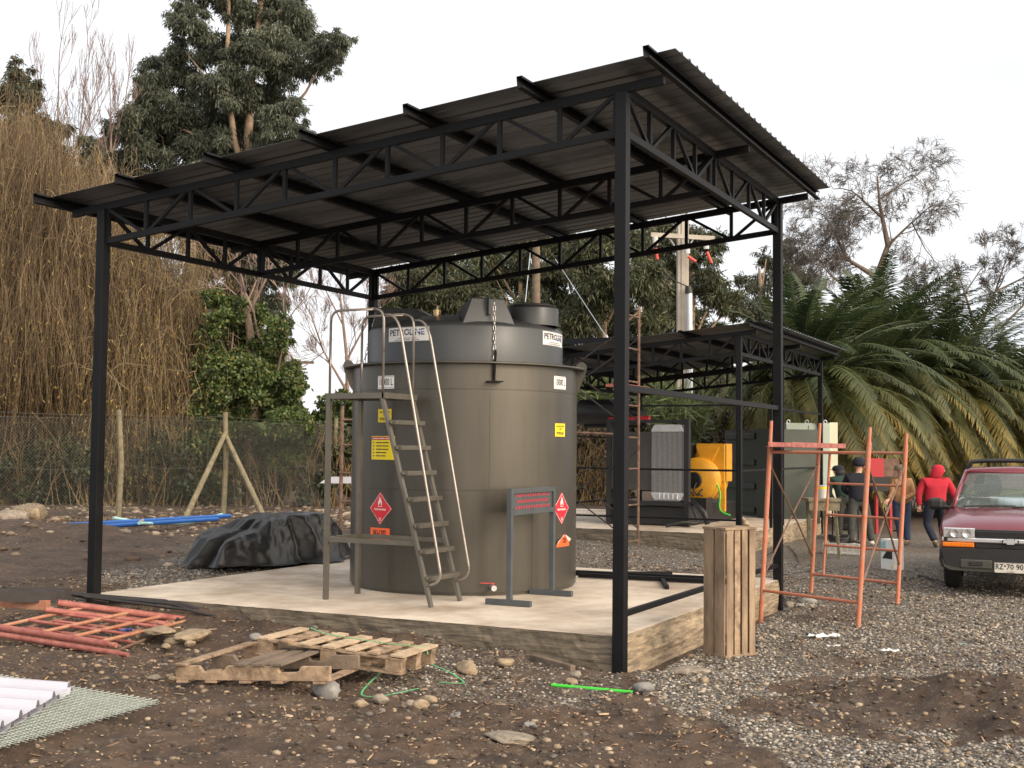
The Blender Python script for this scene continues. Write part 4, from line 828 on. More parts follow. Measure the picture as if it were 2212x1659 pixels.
# ivy covered tree and hedges
IV = [(.055, .09, .026), (.08, .13, .036), (.035, .06, .02), (.12, .17, .05), (.18, .18, .05)]
b0 = root(540, 32.9); e = tthing('ivy_covered_tree', 'tree smothered in dark green ivy right of the yellow willow', 'tree', b0)
rr_ = random.Random(4); trunk_obj(e, [b0, AT(545, 850, 32.9), AT(540, 720, 32.9), AT(520, 600, 32.9)], .22, .06)
out = []
for (x, y) in ((500, 700), (540, 660), (575, 700), (600, 740), (520, 640)): branches(AT(x, y+60, 32.9), (rr_.gauss(0, .4), rr_.gauss(0, .3), 1), 2.2, .05, 2, .6, .5, out, rr_)
a_, b_, c_, d_ = zip(*out); segs_mesh('bare_branches', a_, b_, c_, d_, 'barebark', e)
crown('crown', clump_px([(470, 690, 24), (500, 680, 34), (540, 690, 36), (490, 740, 44), (550, 740, 48), (600, 730, 26), (470, 790, 40), (530, 800, 56), (590, 800, 46), (500, 860, 56), (570, 860, 56), (620, 850, 34), (480, 920, 54), (550, 920, 54), (615, 910, 40), (440, 960, 50), (640, 890, 26), (455, 640, 22), (440, 850, 34), (420, 940, 40), (455, 750, 34), (600, 960, 44), (520, 970, 50), (640, 930, 34), (625, 830, 34), (630, 980, 40), (460, 900, 46), (470, 830, 40), (430, 760, 26), (600, 700, 24), (440, 690, 22), (660, 960, 34)], 32.9, 1.2), 4200, .1, .07, IV, e, droop=.4, jit=.4, hollow=.35)
def bush(name, label, cat, D, lst, nper, ln, wd, pl, droop=.3, stems=0, group=None, sm='willowtwig'):
    b0 = root(lst[0][0], D); e = tthing(name, label, cat, b0, group)
    crown('foliage', clump_px(lst, D, .7), nper, ln, wd, pl, e, droop=droop, jit=.45, hollow=.35)
    if stems:
        out = []; rnd = random.Random(int(lst[0][0]))
        for _ in range(stems):
            q = rnd.choice(lst); p = AT(q[0]+rnd.uniform(-q[2], q[2]), 1090, D-.9*rnd.random()); p[2] = float(gh(p[0], p[1])); branches(p, (rnd.gauss(0, .25), rnd.gauss(0, .2), 1), rnd.uniform(.7, 1.7), .014, 1, .5, .2, out, rnd, 4, (1, 2), .5, .12, .005)
        a_, b_, c_, d_ = zip(*out); segs_mesh('stems', a_, b_, c_, d_, sm, e)['kind'] = 'stuff'
    return e
bush('ivy_bush', 'round ivy bush between the ivy tree and the tank', 'bush', 35, [(720, 890, 36), (750, 900, 36), (690, 910, 30), (740, 930, 40), (700, 950, 40), (760, 960, 40), (770, 870, 24), (740, 850, 16)], 1900, .12, .09, IV)
HB = [(.04, .058, .026), (.062, .086, .036), (.026, .036, .018), (.08, .065, .036), (.1, .125, .05)]
bush('bramble_hedge', 'dark bramble hedge with bare brown stems behind the wire fence, left of the leaning brace', 'hedge', 32.3, [(20, 1010, 46), (80, 1000, 50), (140, 1000, 50), (200, 990, 50), (260, 985, 50), (320, 985, 50), (380, 985, 50), (20, 1060, 40), (90, 1060, 40), (160, 1060, 40), (230, 1060, 40), (300, 1060, 40), (370, 1060, 40), (420, 1050, 40), (-50, 1020, 60)], 1500, .12, .08, HB, stems=45)
bush('bramble_hedge', 'dark bramble hedge with bare brown stems behind the wire fence, right of the leaning brace', 'hedge', 32.8, [(450, 980, 44), (510, 970, 46), (570, 960, 46), (630, 960, 44), (690, 970, 40), (745, 980, 40), (480, 1040, 44), (550, 1035, 44), (620, 1035, 44), (690, 1040, 40), (750, 1045, 40), (800, 1030, 40)], 1500, .12, .08, HB, stems=90)
bush('reed_clump', 'pale green reeds behind the second shelter under its roof', 'reeds', 34, [(1420, 870, 34), (1460, 880, 34), (1500, 890, 30), (1440, 920, 40), (1490, 930, 34), (1270, 850, 30), (1300, 860, 30), (1280, 820, 26)], 700, .5, .035, [(.14, .19, .07), (.2, .24, .1), (.1, .13, .05)], droop=-.2)
bush('thicket', 'brown thicket of thin bare stems seen left of the generator', 'thicket', 36, [(1260, 950, 46), (1310, 950, 46), (1340, 1000, 50), (1270, 1020, 50), (1320, 1060, 40), (1240, 1060, 40), (1200, 1000, 60)], 900, .14, .07, [(.09, .065, .04), (.05, .05, .03), (.14, .1, .06)], stems=150)
bush('thicket', 'dark tangled thicket behind the yellow alternator and the green cabinet', 'thicket', 36, [(1500, 960, 40), (1550, 950, 46), (1520, 1010, 40), (1600, 980, 50), (1570, 1040, 44), (1660, 980, 50), (1640, 1040, 44), (1720, 980, 50), (1480, 1040, 40)], 1300, .16, .08, [(.03, .032, .022), (.055, .045, .032), (.02, .02, .016)], stems=60)
bush('thicket', 'dark tangled thicket beneath the palms behind the workers', 'thicket', 37, [(1790, 980, 46), (1850, 980, 50), (1910, 985, 50), (1970, 990, 50), (2030, 990, 50), (2090, 990, 50), (2150, 990, 50), (2210, 990, 50), (1800, 1040, 40), (1870, 1040, 44), (1940, 1050, 40), (2010, 1040, 40), (2080, 1040, 40), (2150, 1040, 40), (2260, 1000, 60)], 1300, .16, .09, [(.025, .022, .018), (.045, .035, .028), (.016, .014, .012), (.06, .04, .03)], stems=170)
# ---- bare trees
def bare(label, x, D, top, seed, spread, up, depth=4, r0=.12, wob=.14, kids=(2, 3), lk=.72, droop=0., m='barebark', lim=None, first=None, Lf=.32, minr=.007, nb=1):
    rnd = random.Random(seed); b0 = root(x, D); e = tthing('bare_tree', label, 'tree', b0); H = AT(x, top, D)[2]; out = []
    if first:
        for (p, q, rr) in first:
            A_, B_ = AT(p[0], p[1], D), AT(q[0], q[1], D); out.append((A_, B_, rr, rr*.58))
        for (p, q, rr) in first[len(first)//3:]:
            A_, B_ = AT(p[0], p[1], D), AT(q[0], q[1], D)
            for kk in range(nb):
                t_ = 1-.28*kk; C0_ = A_*(1-t_)+B_*t_; dd = nrm(nrm(B_-A_)+np.array([rnd.gauss(0, .4), rnd.gauss(0, .6), rnd.gauss(.1, .3)])*(kk > 0)); branches(C0_, dd, H*Lf*(.45 if kk == 0 else .36), rr*(.55 if kk == 0 else .4), depth-1, spread, up, out, rnd, 4, kids, lk, wob, minr, droop)
    else: branches(b0, (0, 0, 1), H*Lf, r0, depth, spread, up, out, rnd, 4, kids, lk, wob, minr, droop)
    a_, b_, c_, d_ = zip(*out); mb2 = [i for i in range(len(out)) if out[i][2] > .045]; sm = [i for i in range(len(out)) if out[i][2] <= .045]
    pick = lambda L__, ii: [L__[i] for i in ii]
    if mb2: segs_mesh('trunk', pick(a_, mb2), pick(b_, mb2), pick(c_, mb2), pick(d_, mb2), 'bark' if m != 'barebark' else m, e, ns=6)
    segs_mesh('twigs', pick(a_, sm), pick(b_, sm), pick(c_, sm), pick(d_, sm), m, e); return e
bare('bare reddish tree with upright shoots nearest the far left eucalyptus', 122, 44, 130, 3, .4, 1.1, 3, .1, .07, (2, 3), .62, first=[((125, 700), (128, 420), .1), ((128, 420), (125, 260), .06), ((125, 260), (128, 130), .03), ((128, 420), (172, 300), .045), ((172, 300), (185, 150), .025), ((126, 330), (95, 220), .03), ((150, 360), (200, 260), .03)], Lf=.2, nb=4)
bare('bare reddish tree with upright shoots beside the tall eucalyptus', 240, 44, 200, 9, .4, 1.1, 3, .08, .07, (2, 3), .62, first=[((235, 700), (236, 420), .08), ((236, 420), (240, 300), .05), ((240, 300), (238, 200), .025), ((238, 360), (215, 240), .03), ((240, 340), (268, 230), .03)], Lf=.19, nb=4)
bare('bare red-stemmed tree with fine curling twigs behind the stair platform', 740, 38, 560, 21, .55, .55, 4, .1, .12, (2, 3), .68, first=[((745, 1000), (752, 880), .1), ((752, 880), (748, 760), .07), ((748, 760), (735, 640), .05), ((735, 640), (738, 560), .03), ((752, 850), (700, 760), .05), ((700, 760), (672, 680), .035), ((748, 780), (790, 700), .045), ((790, 700), (800, 620), .03), ((700, 760), (660, 790), .02), ((740, 700), (700, 620), .03)], Lf=.24, minr=.005, nb=4)
WT = 'barebark'
bare('tall bare willow with a forked dark trunk above the palms', 1890, 52, 340, 33, .75, .15, 5, .2, .18, (2, 3), .7, droop=.5, m='greybark', first=[((1890, 900), (1895, 600), .24), ((1895, 600), (1918, 530), .18), ((1918, 530), (1900, 440), .12), ((1900, 440), (1895, 380), .06), ((1895, 600), (1830, 560), .12), ((1830, 560), (1800, 500), .07), ((1918, 530), (1970, 480), .07), ((1905, 470), (1850, 420), .06), ((1800, 500), (1770, 540), .05), ((1850, 640), (1790, 590), .07), ((1970, 480), (2000, 540), .04), ((1900, 430), (1960, 390), .05), ((1850, 420), (1810, 450), .04)], Lf=.165, minr=.007, nb=4)
bare('wide bare tree at the right edge behind the palms', 2120, 56, 520, 41, .75, .25, 5, .18, .15, (2, 3), .7, droop=.3, m='greybark', first=[((2110, 900), (2110, 720), .16), ((2110, 720), (2080, 620), .08), ((2080, 620), (2060, 560), .04), ((2110, 720), (2150, 630), .09), ((2150, 630), (2170, 570), .05), ((2110, 700), (2040, 660), .05), ((2150, 630), (2210, 600), .05), ((2170, 700), (2230, 640), .06), ((2080, 640), (2120, 580), .04)], Lf=.15, minr=.008, nb=3)
# ---- palms
PG = np.array([(.03, .05, .017), (.045, .068, .024), (.022, .037, .015), (.07, .09, .035)]); PY = np.array([(.42, .3, .05), (.3, .24, .06), (.5, .33, .05)])
def palm(label, x, y, D, seed, L0=3.5, nf=95, th=.5):
    rg = np.random.default_rng(seed); c = AT(x, y, D); base = np.array([c[0], c[1], float(gh(c[0], c[1]))-.1]); e = tthing('palm_tree', label, 'palm', base)
    trunk_obj(e, [base, (base+c)/2+np.array([.05, 0, 0]), c-np.array([0, 0, .1])], th, th*.9, 'palmbark', n=16)
    m_ = MB(); m_.tube([c-np.array([0, 0, .5]), c-np.array([0, 0, .1]), c+np.array([0, 0, .25])], [th*.9, th*1.1, th*.4], 14); child(m_, 'crown_base', 'palmbark', e, smooth=True)
    V, F, Cc = [], [], []; RA, RB, RR = [], [], []
    for i in range(nf):
        az = i*2.39996+rg.uniform(-.2, .2); q = (i+.5)/nf; el = R_(90-125*q+rg.uniform(-7, 7)); L = L0*(.8+.3*rg.random())*(1 if q < .8 else .9)
        k = 16; ds = L/k; p = c+np.array([math.cos(az), math.sin(az), 0])*.15; pts = [p]; h = np.array([math.cos(az), math.sin(az), 0]); bend = (1.05 if q < .25 else 1.85)*(.9+.3*rg.random()); side = np.array([-math.sin(az), math.cos(az), 0]); wind = .0
        for j in range(k):
            t = j/k; a = el-bend*t**1.3; a = max(a, -1.5); p = p+(h*math.cos(a)+np.array([0, 0, math.sin(a)]))*ds; p = p+np.array([AR[0], AR[1], 0])*.006*j; p[2] = max(p[2], .4); pts.append(p)
        pts = np.array(pts); RA.append(pts[:-1]); RB.append(pts[1:]); RR.append(.028*(1.05-np.arange(k)/k))
        nl = 62; t = np.linspace(.1, .995, nl); s = t*k; i0 = np.minimum(s.astype(int), k-1); f = (s-i0)[:, None]; P = pts[i0]*(1-f)+pts[i0+1]*f; T = pts[i0+1]-pts[i0]; T /= np.linalg.norm(T, axis=1, keepdims=True)
        upv = np.cross(side[None], T); ll = .43*np.sin(np.pi*(.12+.86*t))**.55*(.9+.2*rg.random(nl))
        old_sunlit = np.clip((q-.36)*2., 0, 1)  # yellow of older, lower fronds; sunlight on them is painted into the colour
        for sg in (-1, 1):
            d = side[None]*sg*(.95)+T*.75-upv*(.12 if sg else 0)+rg.normal(size=(nl, 3))*.07; d[:, 2] -= .22; d /= np.linalg.norm(d, axis=1, keepdims=True); w = np.cross(d, upv); w /= np.linalg.norm(w, axis=1, keepdims=True); w = w*.3+T*.95; w /= np.linalg.norm(w, axis=1, keepdims=True)
            m1 = P+d*ll[:, None]*.55; m2 = P+d*ll[:, None]; m2[:, 2] -= ll*.14; wd = .036
            v = np.stack([P-w*wd*.5, P+w*wd*.5, m1+w*wd*.6, m1-w*wd*.6, m2+w*.004, m2-w*.004], 1); o = sum(len(a) for a in V); V.append(v.reshape(-1, 3)); ii = np.arange(nl)*6
            F.append(np.stack([ii+o, ii+o+1, ii+o+2, ii+o+3], 1)); F.append(np.stack([ii+o+3, ii+o+2, ii+o+4, ii+o+5], 1))
            g_ = PG[rg.integers(0, 4)]*(.8+.4*rg.random((nl, 1))); yy = PY[rg.integers(0, 3)]
            yb = np.clip(old_sunlit*(.15+.5*t), 0, .55)[:, None]*rg.random(); yt = np.clip(old_sunlit*(.35+.8*t), 0, 1)[:, None]*(.3+.7*rg.random())
            Cc.append(g_*(1-yb)+yy*yb); Cc.append(g_*(1-yt)+yy*yt)
    fast_mesh('fronds', np.concatenate(V), np.concatenate(F), 'leaf', col=np.concatenate(Cc), parent=e)
    A, B, Rr = np.concatenate(RA), np.concatenate(RB), np.concatenate(RR); segs_mesh('frond_stalks', A, B, Rr, Rr*.9, 'palmstalk', e)
    return e
M['palmstalk'] = mat('palm_stalk', (.12, .14, .05), .6, 0, .2, 3)
palm('broad palm nearest the second shelter, its fronds behind the right post', 1745, 850, 30, 11, 3.3, 150)
palm('middle palm behind the workers with yellow-tipped hanging fronds', 1900, 825, 33, 12, 3.6, 150)
palm('palm standing above the red pickup truck', 2040, 870, 34, 13, 3.6, 140)
palm('palm at the right edge of the picture', 2180, 920, 36, 14, 3.6, 120)
# ------------------------------------------------------------ wire fence with wooden posts
FA, FB = G(255, 1118, .2), G(482, 1110, .2); FC = G(719, 1093, .2)
fe = thing('wire_fence', 'chain-link fence on round wooden posts along the left of the yard', 'fence', FA)
fd = nrm(FB-FA); ln_pts = [FA-fd*8.7, FA-fd*5.8, FA-fd*2.9, FA, FB, FC]
dfc = nrm(FC-FB); ln_pts += [FC+dfc*3, FC+dfc*6, FC+dfc*9, FC+dfc*12, FC+dfc*15, FC+dfc*18]
def gz(p): return np.array([p[0], p[1], float(gh(p[0], p[1]))])
hts = [2.3]*12; FH = 2.25
for i, p in enumerate(ln_pts):
    m = MB(); q = gz(p); m.tube([q-np.array([0, 0, .2]), q+np.array([.03, .02, 1.2]), q+np.array([.06*(i % 3-1), 0, FH+.05])], .065, 9, r2=.055); child(m, 'post', 'fencew', fe, smooth=2)
q = gz(FB); 
for (f, zt_) in ((G(397, 1118, .2), 1.85), (G(575, 1115, .2), 1.75)):
    m = MB(); m.tube([gz(f)-np.array([0, 0, .1]), q+np.array([.03, 0, zt_])], .065, 9, r2=.055); child(m, 'brace', 'fencew', fe, smooth=2)
A, B = [], []
for i in range(len(ln_pts)-1):
    p, q = gz(ln_pts[i]), gz(ln_pts[i+1]); L_ = np.linalg.norm((q-p)[:2]); d = (q-p)/L_; s_ = .075; n = int(L_/s_); Hh = 2.05
    for k in range(-int(Hh/s_), n):
        for sg in (0, 1):
            # one diagonal wire, split where it leaves the panel
            x0_, x1_ = k*s_, k*s_+Hh
            a0_, a1_ = max(0, x0_), min(L_, x1_)
            if a1_ <= a0_: continue
            za, zb2 = (a0_-x0_), (a1_-x0_)
            if sg: za, zb2 = Hh-za, Hh-zb2
            A.append(p+d*a0_+np.array([0, 0, za+.05])); B.append(p+d*a1_+np.array([0, 0, zb2+.05]))

M['fwire'] = mat('fence_wire', (.12, .12, .11), .6, .3)
segs_mesh('wire_mesh', A, B, .0028, .0028, 'fwire', fe)
A, B = [], []
for i in range(len(ln_pts)-1):
    p, q = gz(ln_pts[i]), gz(ln_pts[i+1])
    for z, sag in ((2.2, .03), (2.1, 0), (1.15, .12)):
        for k in range(6):
            f = lambda t: p*(1-t)+q*t+np.array([0, 0, z-sag*4*t*(1-t)]); A.append(f(k/6)); B.append(f((k+1)/6))
segs_mesh('strand_wire', A, B, .005, .005, 'fwire', fe)
# ------------------------------------------------------------ things on and around the slab
def gzp(p): return np.array([p[0], p[1], float(gh(p[0], p[1]))])
Z3_ = np.array([0, 0, 1.])
# wooden crate standing on end
cp = [gzp(G((215/1.4757+2632)/1.8228, (1005/1.4757+1900)/1.8228)), gzp(G((335/1.4757+2632)/1.8228, (1030/1.4757+1900)/1.8228)), gzp(G((505/1.4757+2632)/1.8228, (1010/1.4757+1900)/1.8228))]
ux = nrm(cp[2]-cp[1])*np.array([1, 1, 0]); ux = nrm(ux); uy = np.array([-ux[1], ux[0], 0]); c0 = cp[1]; W_, D_, H_ = .34, .27, 1.1
ce = thing('wooden_crate', 'tall weathered slatted wooden crate standing on end beside the slab', 'crate', c0)
z0 = c0[2]-.01
for k in range(4):
    a = .003+k*.0855; m = MB(); m.box(c0+ux*(a+.038)-uy*(.0)+Z3_*(H_/2-.01), (.064 if k else .074, .012, H_-.05), ax=(ux, uy, Z3_)); child(m, 'slat', ('cratew', 'wood', 'cratew', 'cratew')[k], ce, bevel=.002)
    m = MB(); m.box(c0+ux*(a+.038)+uy*D_+Z3_*(H_/2-.01), (.07, .012, H_-.05), ax=(ux, uy, Z3_)); child(m, 'slat', 'cratew', ce, bevel=.002)
for xx in (-.007, W_+.004):
    for k in range(2):
        m = MB(); m.box(c0+ux*xx+uy*(.068+k*.137)+Z3_*(H_/2-.01), (.013, .116, H_-.05), ax=(ux, uy, Z3_)); child(m, 'slat', 'cratew', ce, bevel=.002)
for zz in (.012, H_-.022):
    m = MB(); m.box(c0+ux*W_/2+uy*D_/2+Z3_*(zz), (W_+.03, D_+.02, .022), ax=(ux, uy, Z3_)); child(m, 'end_board', 'cratew', ce, bevel=.003)
# pallets
def box_ax(m, O, U, V, W, a, sz): m.box(O+U*a[0]+V*a[1]+W*a[2], sz, ax=(U, V, W))
def dpt(x, y): return ((x/1.8433+650)/1.8228, (y/1.8433+2420)/1.8228)
pA, pB, pC = G(*dpt(78, 515), .03), G(*dpt(1330, 530), .1), G(*dpt(600, 300), .02)
U = nrm(pB-pA); LB = np.linalg.norm(pB-pA); V = nrm(np.cross(Z3_, U)); V = nrm(V-U*.12); W = np.cross(U, V); LB = 1.2
V = np.cross(W, U); O = pA+Z3_*.04
p1_ = thing('wooden_pallet', 'lower broken weathered pallet with notched side beams, resting on rubble', 'pallet', O)
for vv in (0., .5, 1.0):
    # notched stringer
    prof = [(0, 0), (LB, 0), (LB, .1), (LB*.82, .1), (LB*.8, .06), (LB*.68, .055), (LB*.66, .1), (LB*.34, .1), (LB*.31, .06), (LB*.18, .055), (LB*.15, .1), (0, .1)]
    m = MB(); m.prism(prof, O+V*vv, U, W, V, .04); child(m, 'stringer', 'wood' if vv != .5 else 'woodold', p1_, bevel=.003)
for i, uu in enumerate((.05, .52, .66, .8)):
    m = MB(); box_ax(m, O, U, V, W, (uu, .52, .112), (.09, 1.08, .018)); child(m, 'deck_board', 'wood' if i == 0 else 'woodold', p1_, bevel=.002)
for uu in (.05, .28, .55, .8, 1.12):
    m = MB(); box_ax(m, O, U, V, W, (uu, .52, -.0105), (.09, 1.05, .018)); child(m, 'bottom_board', 'wood', p1_, bevel=.002)
# upper pallet, tilted, its left end propped on the lower one
def P2_(x, y, z): return G(*dpt(x, y), z)
qL, qR = P2_(660, 290, .13), P2_(1710, 445, .045)
hb = .29
qL = G(*dpt(660, 290), .17); qR = G(*dpt(1710, 445), .1); qF = G(*dpt(1905, 345), .1)
U = nrm(qR-qL); L2 = np.linalg.norm(qR-qL); V = qF-qR; L3 = np.linalg.norm(V); V = nrm(V); W = nrm(np.cross(U, V)); V = np.cross(W, U); O = qL; HT = .105
p2_ = thing('wooden_pallet', 'upper pallet of pale boards tied with a green strap, lying askew on the lower one', 'pallet', O)
for vv in (.045, L3/2, L3-.045):
    for uu in (.07, L2/2, L2-.07):
        m = MB(); box_ax(m, O, U, V, W, (uu, vv, .018+HT*.5-.01), (.13, .08, HT-.02)); child(m, 'block', 'wood', p2_, bevel=.003)
    m = MB(); box_ax(m, O, U, V, W, (L2/2, vv, .009), (L2, .085, .016)); child(m, 'bottom_board', 'wood', p2_, bevel=.002)
    m = MB(); box_ax(m, O, U, V, W, (L2/2, vv, HT+.006), (L2, .085, .014)); child(m, 'bearer', 'wood', p2_, bevel=.002)
nb = 7
for i in range(nb):
    uu = .05+(L2-.1)*i/(nb-1); m = MB(); box_ax(m, O, U, V, W, (uu+random.uniform(-.008, .008), L3/2+random.uniform(-.015, .015), HT+.023+.001*i), (.088+.02*(i in (3, 6)), L3, .018)); child(m, 'deck_board', 'woodnew' if i not in (1, 5) else 'wood', p2_, bevel=.002)
def strap(pts, name, par=None):
    m = MB()
    for i in range(len(pts)-1): m.bar(pts[i], pts[i+1], .014, .0025)
    return child(m, name, 'strap', par) if par else m.build(name, 'strap')
tp = lambda u_, v_: O+U*u_+V*v_+W*(HT+.038)
strap([tp(.12, L3-.02), tp(.3, L3*.75), tp(.5, L3*.66), tp(L2*.75, L3*.64), tp(L2*.9, L3*.7), tp(L2-.01, L3*.72), tp(L2+.006, L3*.72)-W*.05], 'green_strap', p2_)
def smooth_pts(P, n=6):
    P = [np.array(p, float) for p in P]; P = [P[0]]+P+[P[-1]]; o = []
    for i in range(1, len(P)-2):
        for k in range(n):
            t = k/n; a, b, c, d = P[i-1:i+3]; o.append(.5*((2*b)+(-a+c)*t+(2*a-5*b+4*c-d)*t*t+(-a+3*b-3*c+d)*t**3))
    o.append(P[-2]); return o
s_ = strap(smooth_pts([P2_(1590, 405, .1), P2_(1500, 480, .05), P2_(1430, 560, .02), P2_(1455, 592, .02), P2_(1600, 585, .03), P2_(1840, 535, .03)]), 'plastic_strap'); tag(s_, 'loose green plastic strap looping on the soil below the upper pallet', 'strap')
s_ = strap(smooth_pts([P2_(1910, 350, .06), P2_(2050, 410, .04), P2_(2155, 475, .02), P2_(2150, 497, .02), P2_(1990, 490, .02)]), 'plastic_strap'); tag(s_, 'short green plastic strap trailing right of the upper pallet towards the tan boulder', 'strap')
# green plastic rod, plank, wood offcuts
def rodthing(name, label, cat, pts, r, m_, n=8, group=None):
    m = MB(); m.tube(pts, r, n); o = m.build(name, m_, None, 2); return tag(o, label, cat, group)
def gl(x, y, up=.02): p = G(x, y, 0); p = G(x, y, float(gh(p[0], p[1]))+up); return p
rd = thing('plastic_rod', 'bright green plastic rod with dark tip lying on the soil', 'rod', gl(1192, 1480)); m = MB(); m.tube([gl(1192, 1480), gl(1368, 1496)], .014, 8); child(m, 'rod', 'green', rd, smooth=2); m = MB(); m.tube([gl(1368, 1496), gl(1392, 1497)], .012, 8); child(m, 'tip', 'plastic', rd, smooth=2)
m = MB(); a_, b_ = gl(1038, 1396, .07), gl(1238, 1452, .01); m.bar(a_, b_, .05, .11, ref=(0, 0, 1)); o = m.build('plank', 'woodold', None, False, .008); tag(o, 'dark broken timber plank leaning beside the front edge of the slab', 'plank')
m = MB(); m.bar(gl(462, 1352, .03), gl(492, 1352, .03), .1, .03); tag(m.build('wood_offcut', 'woodnew', None, False, .003), 'small pale wood offcut beside the end of the red scaffold frame', 'offcut')
# rocks
def rock(x, y, s, mt, label, fl=.65, seed=0, up=.3, group=None):
    rg = np.random.default_rng(seed); p = gl(x, y, 0); V, F = ICV.copy(), ICF
    # one subdivision
    vs = list(map(tuple, V)); cache = {}; F2 = []
    def mid(a, b):
        k = (min(a, b), max(a, b))
        if k not in cache: v = (np.array(vs[a])+np.array(vs[b]))/2; cache[k] = len(vs); vs.append(tuple(v/np.linalg.norm(v)))
        return cache[k]
    for _ in range(2):
        F2 = []; cache = {}
        for a, b, c in F: ab, bc, ca_ = mid(a, b), mid(b, c), mid(c, a); F2 += [(a, ab, ca_), (b, bc, ab), (c, ca_, bc), (ab, bc, ca_)]
        F = F2
    V = np.array(vs); dirs = rg.normal(size=(9, 3)); dirs /= np.linalg.norm(dirs, axis=1, keepdims=True); cut = rg.uniform(.62, .95, 9)
    for d, c in zip(dirs, cut): pr_ = V@d; V = V-np.maximum(0, pr_-c)[:, None]*d*.9
    V *= 1+.05*rg.normal(size=(len(V), 1)); ang = rg.uniform(0, 6.28); V = V*np.array([1.25, .9, fl]); V = np.stack([V[:, 0]*math.cos(ang)-V[:, 1]*math.sin(ang), V[:, 0]*math.sin(ang)+V[:, 1]*math.cos(ang), V[:, 2]], 1)*s
    m = MB(); m.add(V+p+np.array([0, 0, s*fl*up]), F); o = m.build('rock', mt, None, True); return tag(o, label, 'rock', group or 'loose rocks on the ground')
def dq(x, y): return ((x/1.58+1400)/1.8228, (y/1.58+2000)/1.8228)
for (x, y, s, mt, lab, fl) in [
    (*dq(695, 1020), .095, 'rocktan', 'blocky tan boulder right of the upper pallet', .75), (*dq(935, 968), .07, 'rocktan', 'pale angular rock between the tan boulder and the timber plank', .6),
    (*dq(665, 900), .055, 'rockgrey', 'rounded grey stone close to the slab face above the tan boulder', .5), (*dq(1345, 1092), .05, 'rocktan', 'round tan stone touching the green rod', .7), (*dq(1370, 1050), .05, 'rock', 'wedge shaped pale stone above the green rod', .8),
    (*dq(1790, 1130), .065, 'rockgrey', 'smooth grey boulder right of the tip of the green rod', .75), (*dq(1750, 1000), .09, 'rockgrey', 'dark grey boulder against the foot of the near post', .8), (*dq(1825, 965), .075, 'rock', 'brown rounded boulder against the slab corner', .7),
    (*dq(1555, 945), .05, 'rock', 'brown stone left of the foot of the near post', .8), (*dq(1265, 940), .045, 'rocktan', 'tan stone behind the dark end of the timber plank', .8), (*dq(2070, 1025), .15, 'rock', 'flat broken slab of pale stone between the near post and the crate', .28),
    (*dq(2165, 1085), .05, 'rocktan', 'small tan stone in front of the flat broken stone', .7), (*dq(455, 1200), .055, 'rocktan', 'oval tan stone at the upper right of a pile below the pallets', .6), (*dq(410, 1240), .05, 'rocktan', 'rough pale stone at the bottom of a pile below the pallets', .8),
    (*dq(345, 1230), .035, 'rock', 'small rounded stone at the left of a pile below the pallets', .8), (*dq(155, 1200), .05, 'rock', 'light stone just right of the loop of green strap', .8), (*dq(38, 1228), .045, 'rocktan', 'tan stone left of the loop of green strap', .7),
    (*dq(640, 1290), .06, 'rockgrey', 'long flat grey stone half sunk in the soil', .3), (*dq(950, 1440), .14, 'rock', 'broad pale crust of rubble near the bottom middle', .25), (*dq(1080, 1355), .035, 'rockgrey', 'small pale grey stone near the bottom middle', .6),
    (704, 1500, .11, 'rockgrey', 'grey concrete lump under the right end of the lower pallet', .75), (552, 1378, .05, 'rockgrey', 'grey stone wedged behind the left end of the upper pallet', .7),
    (418, 1376, .17, 'rocktan', 'large flat slab of tan rubble near the red scaffold frame', .3), (378, 1388, .1, 'rocktan', 'smaller jagged rubble piece left of the large tan slab', .4), (410, 1392, .04, 'rocktan', 'round tan stone under the large tan slab', .8),
    (348, 1366, .16, 'rocktan', 'tan rubble slab seen between the rungs of the red frame', .25), (358, 1398, .045, 'rocktan', 'oval pale stone just below the tan rubble', .6), (332, 1466, .045, 'rock', 'oval grey-tan stone left of the lower pallet', .5), (372, 1468, .04, 'rocktan', 'tan stone touching the left corner of the lower pallet', .6),
    (210, 1395, .045, 'rock', 'small stone near the end of the red frame leg', .7), (60, 1122, .5, 'rocktan', 'brown boulder among debris at the foot of the fence, far left', .55), (20, 1130, .4, 'rock', 'grey boulder among debris at the far left edge', .5),
    (325, 1560, .05, 'rocktan', 'round tan stone at the lower left on bare soil', .5), (445, 1560, .045, 'rocktan', 'pale stone below the wire mesh tip', .6), (*dq(2210-120, 1090), .001, 'rock', '', .1)]:
    if lab: rock(x, y, s, mt, lab, fl, seed=int(x*7+y))
for (x, y, s, lab) in [(1745, 1303, .09, 'rounded grey cobble under the orange scaffold'), (1728, 1312, .06, 'pale cobble left of the grey one under the scaffold'), (1705, 1310, .08, 'rough brown block under the orange scaffold')]:
    rock(x, y, s, 'rockgrey' if 'grey' in lab else 'rock', lab, .6, seed=int(x))
